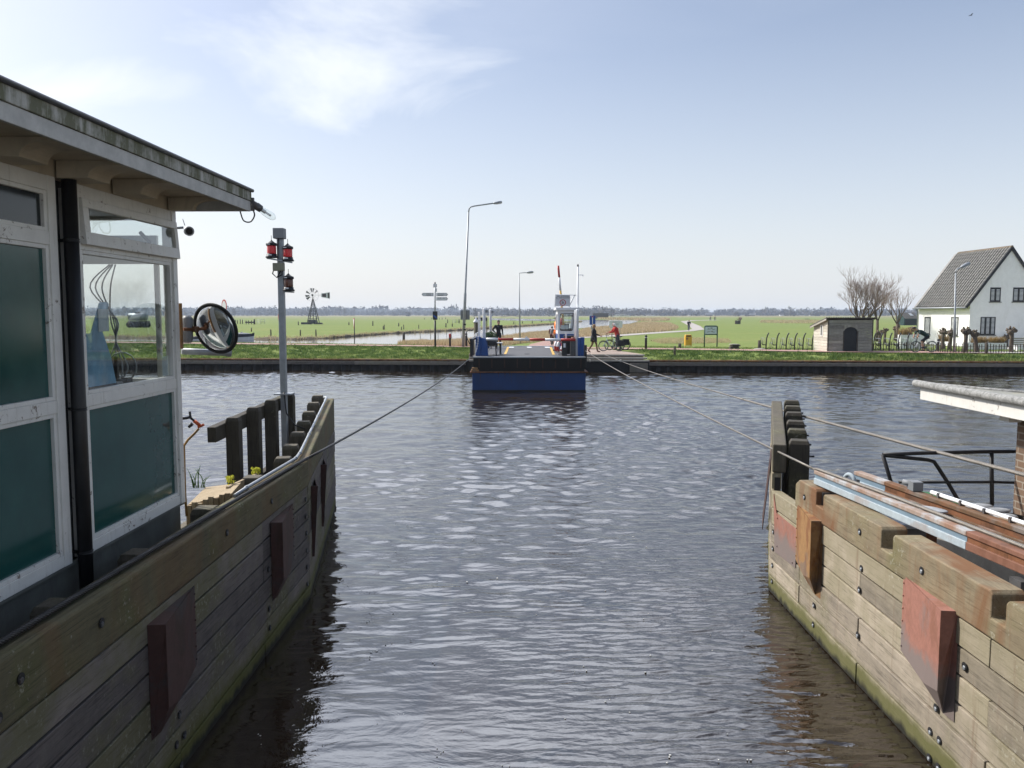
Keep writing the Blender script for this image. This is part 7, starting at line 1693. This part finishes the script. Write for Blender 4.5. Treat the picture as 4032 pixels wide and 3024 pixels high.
# green barn
b = g(3574,1281); s = b.y/F_PX; t = thing('green_barn','small dark green barn with a grey roof and one skylight beyond the bare trees','barn',b)
x0_, x1_, xm2 = -31*s, 40*s, -15*s; ze, zr = 28*s, 48*s
mb = MB(); mb.prism([(x0_,2,0),(xm2,0,0),(xm2,0,ze),((x0_+xm2)/2,1,zr-.15),(x0_,2,ze)],(x1_-xm2,.6,0)); mb.build('wall', mat_plain('barn_green',(.02,.055,.05),.7,0,.2,2,.1), t)
mb = MB(); q = Vx((x1_-xm2+.2,.6,0)); P = [Vx((xm2+.1,-.25,ze-.15)),Vx(((x0_+xm2)/2,1,zr))]; mb.prism([P[0],P[1],P[1]+q,P[0]+q],(0,0,.12)); P2 = [Vx((x0_-.1,2.25,ze-.15)),Vx(((x0_+xm2)/2,1,zr))]; mb.prism([P2[0],P2[1],P2[1]+q,P2[0]+q],(0,0,.12)); rb_ = mb.build('roof', mat_plain('barn_roof',(.17,.155,.14),.9,0,.2,2,.2), t)
k1, k2 = P[0]+(P[1]-P[0])*.45, P[0]+(P[1]-P[0])*.85; mb = MB(); mb.prism([k1+q*.55+Vx((0,-.05,.14)),k2+q*.5+Vx((0,-.05,.14)),k2+q*.72+Vx((0,-.05,.14)),k1+q*.78+Vx((0,-.05,.14))],(0,0,.03)); mb.build('skylight', MT['sign_white'], rb_)
mb = MB(); mb.bb(xm2+.3,x1_-.2,-.06,-.02,0.2,ze-.4); mb.build('door', MT['ink'], t)
# ---- far buildings on the horizon
def far_house(u, v0, v1, wpx, wallc, roofc, label, name='farmhouse', flat=False, y=None):
    y = y or 1200; x = (u-CU)/F_PX*y; s = y/F_PX; W = wpx*s; z0 = .8; H1 = CAMH+(HOR-v0)*s-z0; t = thing(name, label, 'house' if not flat else 'building', (x,y,z0)); he = H1*(.5 if not flat else .88)
    mb = MB(); mb.bb(-W/2,W/2,0,W*.6,0,he)
    if not flat: mb.prism([(-W/2,0,he),(-W/2,W*.6,he),(-W/2,W*.3,H1-.2)],(W,0,0))
    mb.build('wall', wallc, t); mb = MB()
    if flat: mb.bb(-W/2-.5,W/2+.5,-.5,W*.6+.5,he,H1)
    else: mb.prism([(-W/2-.3,-.4,he-.2),(W/2+.3,-.4,he-.2),(W/2+.3,W*.3,H1),(-W/2-.3,W*.3,H1)],(0,0,.25)); mb.prism([(-W/2-.3,W*.6+.4,he-.2),(W/2+.3,W*.6+.4,he-.2),(W/2+.3,W*.3,H1),(-W/2-.3,W*.3,H1)],(0,0,.25))
    mb.build('roof', roofc, t)
wc, rr_, gr_, dk = MT['render_white'], mat_plain('far_red_roof',(.26,.10,.07),.9,0,.1,1,0), mat_plain('far_grey_roof',(.12,.12,.125),.9,0,.1,1,0), mat_plain('far_dark_wall',(.08,.07,.06),.9,0,.1,1,0)
for a in ((2140,1235,1243,16,wc,wc,'bright white flat shed on the horizon left of the wheelhouse','far_shed',True),(1967,1236,1243,8,wc,gr_,'tiny white gabled house on the horizon behind the boy'),(2075,1237,1243,20,dk,gr_,'dark long barn on the horizon behind the slender lamp'),(2368,1234,1242,16,wc,rr_,'red roofed house on the horizon above the blue sign'),(2410,1234,1242,14,dk,rr_,'red roofed dark farm on the horizon above the notice board'),(2562,1238,1243,34,wc,gr_,'long low grey building on the horizon right of the notice board','far_shed',True),(2790,1234,1243,26,dk,gr_,'dark roofed farm on the horizon above the map board'),(2712,1236,1243,10,wc,gr_,'small pale house on the horizon above the far cyclist'),(2955,1236,1243,30,dk,gr_,'long dark farm on the horizon right of the lone tree'),(3075,1236,1243,16,wc,dk,'pale farm on the horizon left of the shed roof'),(3190,1236,1243,14,wc,gr_,'small pale house on the horizon nearest the shed roof')): far_house(*a)
far_house(1664,1213,1240,94,mat_plain('far_block',(.45,.47,.5),.9,0,.05,1,0),gr_,'long pale blue block of flats far off on the horizon above the fingerpost boards','flat_block',True,3300)
def footbridge(u0,u1,v0,v1,mat,label):
    p = g((u0+u1)/2, v1); s = p.y/F_PX; L = (u1-u0)*s/2; h = max(1.2,(v1-v0)*s); t = thing('footbridge', label, 'bridge', p); mb = MB()
    arc_ = [Vx((-L+2*L*k/12,0,.3+h*math.sin(math.pi*k/12)*.6)) for k in range(13)]
    for a, c in zip(arc_[:-1],arc_[1:]): mb.beam(a,c,1.6,.35)
    mb.build('deck', mat, t); mb = MB(); mb.tube([a+Vx((0,-.8,1.0)) for a in arc_],.12,5)
    for a in arc_[::3]: mb.tube([a+Vx((0,-.8,0)),a+Vx((0,-.8,1))],.10,5)
    mb.build('handrail', mat, t)
footbridge(1975,2050,1241,1250,MT['old_post'],'dark low wooden footbridge over the far channel'); footbridge(2412,2480,1242,1249,MT['white_paint'],'pale low footbridge far behind the notice board')
b = g(2364,1255); mb = MB(); mb.bb(-4.5,4.5,-1.5,1.5,0,3.2); o = mb.build('dark_barge', MT['old_post']); o.location = b; tag(o,'dark box shaped cabin on the far shore behind the blue sign','cabin')
# slurry tank wagon seen through the cabin window
b = g(545,1290); s = b.y/F_PX; t = thing('tank_wagon','grey tank wagon standing in the field, seen through the cabin window','wagon',b)
mb = MB(); z_ = 42*s; rot = Matrix.Rotation(math.pi/2,3,'Y'); mb.lathe([(.3,-36*s),(.75,-34*s),(.8,0),(.75,34*s),(.3,36*s)],(0,0,z_),16,0,True,rot); mb.build('tank', MT['galv'], t); mb = MB(); mb.bb(-36*s,42*s,-.6,.6,z_-1.35,z_-.85); mb.build('chassis', MT['black_metal'], t)
for x in (-28*s,0,30*s):
    for y in (-.8,.8): mb = MB(); mb.lathe([(.62,-.15),(.62,.15)],(x,y,.62),16,0,True,Matrix.Rotation(math.pi/2,3,'X')); mb.build('wheel', MT['rubber'], t)
for x in (-34*s,38*s): mb = MB(); mb.bb(x-.1,x+.1,-.5,.5,.6,z_-.8); mb.build('support', MT['black_metal'], t)
mb = MB(); mb.bb(-.5,.5,-.3,.3,z_+.7,z_+1.0); mb.build('hatch', MT['black_metal'], t)
# ================================================================== PEOPLE AND BICYCLES
def body(parent, segs, mats, voxel=.012, extra=None):
    """one continuous figure: tapered limbs run together, then skinned as a single surface; segs = (points, radii, material index)"""
    mb = MB()
    for pts, rs, mi in segs:
        mb.tube(pts, rs, 10)
        for p, r in zip(pts, rs): mb.ell(p, r*1.0, 0, 10)
    if extra:
        for c, r in extra: mb.ell(c, r, 0, 12)
    tmp = mb.build('tmp_body', mats[0]); md = tmp.modifiers.new('r','REMESH'); md.mode = 'VOXEL'; md.voxel_size = voxel; md.use_smooth_shade = True
    s_ = tmp.modifiers.new('s','SMOOTH'); s_.factor = .5; s_.iterations = 3
    dg = bpy.context.evaluated_depsgraph_get(); dg.update(); me = bpy.data.meshes.new_from_object(tmp.evaluated_get(dg)); bpy.data.objects.remove(tmp)
    me.name = 'body'; me.materials.clear()
    for m in mats: me.materials.append(m)
    n = len(me.polygons); C = np.empty(n*3, np.float32); me.polygons.foreach_get('center', C); C = C.reshape(-1,3); best = np.full(n, 1e9); idx = np.zeros(n, np.int32)
    for pts, rs, mi in segs:
        for a, b, ra, rb in zip(pts[:-1], pts[1:], rs[:-1], rs[1:]):
            a = np.array(a); b = np.array(b); ab = b-a; t = np.clip(((C-a)@ab)/max(ab@ab,1e-9),0,1); d = np.linalg.norm(C-(a+t[:,None]*ab),axis=1)/(ra+(rb-ra)*t); k = d < best; best[k] = d[k]; idx[k] = mi
    me.polygons.foreach_set('material_index', idx); me.update()
    o = bpy.data.objects.new('body', me); COL.objects.link(o); o.parent = parent; return o
SK, TOP, LEG, SHOE = 0, 1, 2, 3
def figure(parent, J, mats, coat=1.0, bare_legs=False, bare_arms=False, voxel=.012):
    """J: named joints in metres; the figure faces -Y"""
    pel, wai, che, nec, hed = [Vx(J[k]) for k in ('pelvis','waist','chest','neck','head')]
    S = [([pel,wai,che,lerp(che,nec,.7)],[.135*coat,.125*coat,.15*coat,.085],TOP), ([lerp(che,nec,.6),nec,lerp(nec,hed,.5)],[.075,.055,.055],SK)]
    up = (hed-nec).normalized(); fw = Vx(J.get('face',(0,-1,0))).normalized()
    extra = [(hed+up*.035,(.078,.092,.115)),(hed-up*.04+fw*.035,(.06,.06,.075)),(hed+fw*.098-up*.005,(.012,.02,.022))]
    sd = up.cross(fw)
    for s in (-1,1): extra.append((hed+sd*s*.08,(.014,.018,.03)))
    S.append(([hed-up*.05,hed+up*.07],[.07,.075],SK))
    for s in ('l','r'):
        h, k, a, t = [Vx(J[x+s]) for x in ('hip','knee','ank','toe')]
        S.append(([h,lerp(h,k,.5),k],[.10,.085,.062],LEG)); S.append(([k,lerp(k,a,.35),a],[.060,.058,.042],SK if bare_legs else LEG)); S.append(([a-Vx((0,0,.0)),lerp(a,t,.5)-Vx((0,0,.01)),t],[.048,.047,.036],SHOE))
        sh_, e, w_ = [Vx(J[x+s]) for x in ('sho','elb','wri')]
        S.append(([lerp(che,nec,.45),sh_],[.08,.075*coat],TOP)); S.append(([sh_,lerp(sh_,e,.5),e],[.068*coat,.056*coat,.048*coat],TOP)); S.append(([e,lerp(e,w_,.4),w_],[.047*coat,.044*coat,.033],SK if bare_arms else TOP))
        d_ = (w_-e).normalized(); hd_ = Vx(J.get('hand'+s, w_+d_*.085)); pd = (hd_-w_).normalized(); sv = pd.orthogonal().normalized()
        S.append(([w_,hd_],[.030,.036],SK))
        for q, L in ((-1.5,.065),(-.5,.08),(.5,.075),(1.5,.058)): b0 = hd_+sv*.018*q+pd*.02; S.append(([b0,b0+pd*L*.55,b0+pd*L*.9+pd.cross(sv)*.02],[.0105,.010,.008],SK))
        b0 = w_+pd*.03+sv*.032; S.append(([b0,b0+sv*.03+pd*.03,b0+sv*.03+pd*.06],[.012,.011,.009],SK))
    b = body(parent, S, mats, voxel, extra)
    return b, hed, up, fw
def child_mesh(parent, name, mb, mat): return mb.build(name, mat, parent)
def STAND(): return dict(pelvis=(0,0,.96),waist=(0,0,1.10),chest=(0,0,1.30),neck=(0,0,1.50),head=(0,-.02,1.62),hipl=(.09,0,.92),kneel=(.10,-.02,.50),ankl=(.10,.02,.08),toel=(.12,-.15,.035),hipr=(-.09,0,.92),kneer=(-.10,-.02,.50),ankr=(-.10,.02,.08),toer=(-.12,-.15,.035),shol=(.19,0,1.42),elbl=(.25,.02,1.15),wril=(.26,-.06,.90),shor=(-.19,0,1.42),elbr=(-.25,.02,1.15),wrir=(-.26,-.06,.90))
def person(label, p, rz, J, mats, sc=1.0, **k):
    t = thing('person', label, 'person', p, rz); o, hed, up, fw = figure(t, J, mats, **k); t.scale = (sc,sc,sc); return t, hed, up, fw
def hair(t, hed, up, fw, mat, r=.105, long=0.0, top=.04, lift=.0):
    mb = MB(); mb.ell(hed+up*top-fw*.02,(r*.88,r,r*.98+lift),0,12)
    if long: mb.ell(hed-up*long*.5-fw*.05,(r*.85,r*.62,long),0,12)
    ob = mb.build('hair', mat, t); return ob
# boy on the ferry: hand on hip
J = STAND(); J.update(elbr=(-.36,.08,1.18),wrir=(-.20,-.04,1.02),handr=(-.14,-.05,.99),elbl=(.24,.0,1.14),wril=(.27,-.05,.88))
p = pZ(1963,1374,1.622); t, h, u_, f_ = person('boy in black clothes with a hand on his hip standing on the ferry deck', p, .1, J, [MT['skin'],MT['black_cloth'],MT['black_cloth'],MT['rubber']], .91, coat=1.08)
hair(t,h,u_,f_,MT['hair_dark'],.10,0,.065,.02)
# ferryman in orange at the wheelhouse
p = Vx(((2193-CU)/F_PX*44.2,44.2,1.622)); J = STAND(); J['face'] = (-.2,-1,0)
t, h, u_, f_ = person('ferryman in an orange vest and black cap beside the wheelhouse', p, -1.2, J, [MT['skin'],MT['orange_vest'],MT['dark_cloth'],MT['rubber']], 1.04, coat=1.12)
mb = MB(); mb.ell(h+u_*.075,(.092,.105,.065),0,12); mb.ell(h+u_*.06+f_*.12,(.07,.08,.012),0,10); mb.build('cap', MT['black_cloth'], t)
mb = MB(); mb.torus((0,0,1.12),.150,.016,0,20,6,'z'); mb.build('reflective_band', MT['sign_white'], t)
# woman walking
J = STAND(); J.update(hipl=(.07,0,.93),kneel=(.08,-.16,.52),ankl=(.08,-.22,.10),toel=(.09,-.38,.06),hipr=(-.07,0,.93),kneer=(-.08,.10,.50),ankr=(-.08,.33,.14),toer=(-.08,.22,.04),elbl=(.22,-.12,1.14),wril=(.2,-.36,1.05),elbr=(-.22,.08,1.15),wrir=(-.22,.02,.92),face=(.3,-1,-.1))
gp = g(2338,1389); p = Vx(((2338-CU)/F_PX*53.6,53.6,1.092))
t, h, u_, f_ = person('walking woman in a black coat, patterned trousers and brown boots', p, 1.45, J, [MT['skin'],MT['black_cloth'],MT['brown_cloth'],MT['leather']], 1.05, coat=1.1)
hair(t,h,u_,f_,MT['hair_blond'],.105,.10)
mb = MB(); mb.tube([(0,0,1.1),(0,0,.95),(0,.01,.68)],[.155,.19,.215],14); mb.build('coat_skirt', MT['black_cloth'], t)
mb = MB(); mb.bb(-.33,-.21,-.06,.12,.78,.98); mb.build('shoulder_bag', MT['black_plastic'], t, bevel=.03)
# ---- bicycles (wheels in the XZ plane, front towards -X)
def bicycle(label, p, rz, fmat, step=True, pann=False, racing=False, sc=1.0):
    t = thing('bicycle', label, 'bicycle', p, rz); r = .34; WB = 1.06 if not racing else .99; ty = .021 if not racing else .019
    for x, nm in ((-WB/2,'front'),(WB/2,'rear')):
        mb = MB(); mb.torus((x,0,r),r-ty,ty,0,36,8,'y'); w_ = mb.build('wheel', MT['rubber'], t)
        mb = MB(); mb.torus((x,0,r),r-2.6*ty,ty*.6,0,32,5,'y')
        for k in range(14): a = k*2*math.pi/14; mb.tube([(x,0,r),(x+(r-.05)*math.cos(a),0,r+(r-.05)*math.sin(a))],.0035,3,caps=False)
        mb.tube([(x,-.05,r),(x,.05,r)],.022,8); mb.build('rim', MT['galv'], w_)
    bb_, st, hd, ra = Vx((.05,0,.29)), Vx((.20,0,.86 if not racing else .80)), Vx((-.34,0,.88)), Vx((WB/2,0,r)); ht_ = Vx((-.30,0,.74)); mb = MB()
    fr = Vx((-WB/2,0,r)); rt = .021
    if racing: mb.tube([ht_+Vx((-.02,0,.06)),st-Vx((0,0,.06))],rt*.8,7)
    if step: mb.tube([ht_,lerp(ht_,bb_,.35)+Vx((0,0,-.09)),bb_],rt*1.2,7)
    else: mb.tube([ht_,bb_],rt,7); mb.tube([hd-Vx((0,0,.08)),lerp(bb_,st,.8)],rt*.9,7)
    mb.tube([bb_,st],rt*.85,7); mb.tube([hd,ht_,lerp(ht_,fr,.4)+Vx((-.01,0,0))],rt*.85,7)
    for s in (-.06,.06): mb.tube([lerp(ht_,fr,.3),fr+Vx((0,s,0))],.012,6); mb.tube([bb_,ra+Vx((0,s,0))],.012,6); mb.tube([lerp(bb_,st,.85),ra+Vx((0,s,0))],.011,6)
    mb.build('frame', fmat, t)
    mb = MB(); mb.ell(st+Vx((.03,0,.05)),(.13,.075,.04),0,10); mb.build('saddle', MT['black_plastic'], t)
    mb = MB()
    if racing:
        for s in (-.2,.2): mb.tube([hd+Vx((0,0,.05)),hd+Vx((-.05,s,.08)),hd+Vx((-.17,s,.06)),hd+Vx((-.19,s,-.02)),hd+Vx((-.10,s,-.06))],.014,6)
    else:
        mb.tube([hd,hd+Vx((0,0,.14))],.016,6)
        for s in (-.28,.28): mb.tube([hd+Vx((0,0,.14)),hd+Vx((-.03,s*.6,.18)),hd+Vx((.12,s,.16))],.014,6)
    mb.build('handlebar', MT['black_metal'], t)
    mb = MB(); mb.lathe([(.09,-.006),(.09,.006)],bb_+Vx((0,-.05,0)),18,0,True,Matrix.Rotation(math.pi/2,3,'X')); mb.tube([bb_+Vx((0,-.06,0)),bb_+Vx((.10,-.07,-.13))],.012,6); mb.tube([bb_+Vx((0,.06,0)),bb_+Vx((-.10,.07,.13))],.012,6); mb.bb(.11,.2,-.15,-.07,.14,.17); mb.build('crank', MT['steel_grey'], t)
    if not racing:
        mb = MB()
        for x, a0, a1 in ((-WB/2,20,150),(WB/2,-10,165)): mb.tube([(x+(r+.03)*math.cos(R(a)),0,r+(r+.03)*math.sin(R(a))) for a in range(a0,a1,12)],.016,5)
        mb.tube([(.28,0,.73),(.82,0,.72)],.02,5); mb.tube([(.78,0,.72),(WB/2,.05,r)],.01,5); mb.build('mudguard', MT['black_metal'] , t)
    if pann:
        for s in (-1,1): mb = MB(); mb.bb(.36,.78,s*.09,s*.22,.34,.70); mb.build('pannier', MT['black_cloth'], t, bevel=.03)
    t.scale = (sc,)*3; return t
m_lb = mat_plain('bike_blue',(.30,.40,.42),.4,.2)
bicycle('pale blue step through bicycle wheeled by the woman in black', Vx(((2407-CU)/F_PX*55.6,55.6,1.092)), .06, m_lb, True, True, sc=1.02)
bicycle('dark bicycle with black panniers held by the man in red', Vx(((2430-CU)/F_PX*57.3,57.3,1.092)), -.04, MT['black_metal'], True, True, sc=1.04)
# man in red leaning to his handlebar, facing left
J = STAND(); J.update(pelvis=(0,.04,.96),waist=(0,.0,1.10),chest=(0,-.06,1.30),neck=(0,-.12,1.48),head=(0,-.19,1.59),hipl=(.09,.04,.93),kneel=(.10,.10,.52),ankl=(.10,.26,.10),toel=(.10,.12,.04),hipr=(-.09,.04,.93),kneer=(-.10,-.02,.50),ankr=(-.10,.02,.08),toer=(-.10,-.16,.04),shol=(.19,-.14,1.40),elbl=(.22,-.26,1.16),wril=(.16,-.50,1.12),shor=(-.19,-.14,1.40),elbr=(-.22,-.30,1.17),wrir=(-.18,-.54,1.10),face=(0,-1,-.15))
p = Vx(((2428-CU)/F_PX*57.9,57.9,1.092))
t, h, u_, f_ = person('white haired man in a red jacket and dark trousers wheeling his bicycle', p, -1.5, J, [MT['skin'],MT['red_jacket'],MT['dark_cloth'],MT['rubber']], 1.08, coat=1.15)
hair(t,h,u_,f_,MT['hair_white'],.105,.05)
mb = MB(); mb.ell(Vx(J['neck'])+Vx((0,.09,-.05)),(.10,.06,.05),0,10); mb.build('hood', MT['red_jacket'], t)
def riding(lean=.25, arms=.45):
    J = STAND(); st = (.0,.22,.93); L = lean
    J.update(pelvis=(0,.20,.95),waist=(0,.17-L*.3,1.08),chest=(0,.12-L*.8,1.27-L*.12),neck=(0,.06-L*1.25,1.45-L*.28),head=(0,.0-L*1.45,1.57-L*.32),hipl=(.09,.18,.92),kneel=(.11,-.18,.74),ankl=(.11,-.05,.33),toel=(.11,-.20,.27),hipr=(-.09,.18,.92),kneer=(-.11,-.06,.52),ankr=(-.11,.08,.13),toer=(-.11,-.08,.10),
        shol=(.19,.08-L*1.05,1.38-L*.25),elbl=(.25,-.14-L*.75,1.18-L*.15),wril=(.24,-.30-L*.45,1.05-L*.10),shor=(-.19,.08-L*1.05,1.38-L*.25),elbr=(-.25,-.14-L*.75,1.18-L*.15),wrir=(-.24,-.30-L*.45,1.05-L*.10))
    return J
# cyclist riding away up the lane
b = g(2173,1361); p = b+Vx((0,0,.03)); bicycle('city bicycle ridden away up the lane beyond the ferry', p, -math.pi/2-.1, MT['red_paint'], False, False)
t, h, u_, f_ = person('cyclist in a maroon jacket with a grey backpack riding away up the lane', p, math.pi-.1, riding(.08), [MT['skin'],MT['maroon'],MT['black_cloth'],MT['rubber']], 1.0, coat=1.1)
hair(t,h,u_,f_,MT['hair_dark'],.108)
mb = MB(); mb.ell((0,.30,1.20),(.14,.10,.22),0,12); mb.build('backpack', MT['grey_box'], t)
# far cyclist coming down the lane
b = g(2712,1303); p = b+Vx((0,0,.035)); bicycle('bicycle ridden towards the ferry on the bend of the lane', p, math.pi/2-.1, MT['steel_grey'], False, False, sc=1.05)
t, h, u_, f_ = person('cyclist in a dark jacket riding towards the ferry on the bend of the lane', p, -.1, riding(.12), [MT['skin'],MT['black_cloth'],MT['dark_cloth'],MT['rubber']], 1.05, coat=1.2); hair(t,h,u_,f_,MT['hair_dark'],.108)
# racing cyclist before the white house, heading left
b = g(3636,1395); p = b+Vx((0,0,.13)); bicycle('white racing bicycle on the quay road before the white house', p, .03, MT['sign_white'], False, False, True, sc=1.06)
J = riding(.42); J['kneel'] = (.11,-.20,.70)
t, h, u_, f_ = person('racing cyclist in dark green jersey and black shorts bent over the handlebar', p, -math.pi/2+.03, J, [MT['skin'],MT['green_cloth'],MT['black_cloth'],MT['rubber']], 1.06, bare_legs=True, bare_arms=True)
mb = MB(); mb.ell(h+u_*.06-f_*.02,(.095,.125,.08),0,12); mb.build('helmet', MT['black_plastic'], t)
# two tiny cyclists far off
for u, v, lab, m_ in ((2797,1262,'left one of two distant cyclists on the far lane, in grey','steel_grey'),(2815,1262,'right one of two distant cyclists on the far lane, in black','black_cloth')):
    b = g(u,v); t, h, u_, f_ = person(lab, b, .3, riding(.1), [MT['skin'],MT[m_],MT['dark_cloth'],MT['rubber']], 1.1, voxel=.03); bicycle('bicycle of the '+lab, b, math.pi/2+.3, MT['black_metal'], False, sc=1.1)

# one gull high over the fields
b = pY(3824,60,130); t = thing('bird','tiny dark bird gliding high in the upper right sky','bird',b)
mb = MB(); mb.ell((0,0,0),(.18,.07,.06),0,8)
for s in (-1,1): mb.prism([(-.08,s*.05,.02),(.08,s*.05,.02),(.05,s*.4,.14),(-.03,s*.62,.08),(-.10,s*.4,.13)],(0,0,.015))
mb.build('body', MT['black_cloth'], t)
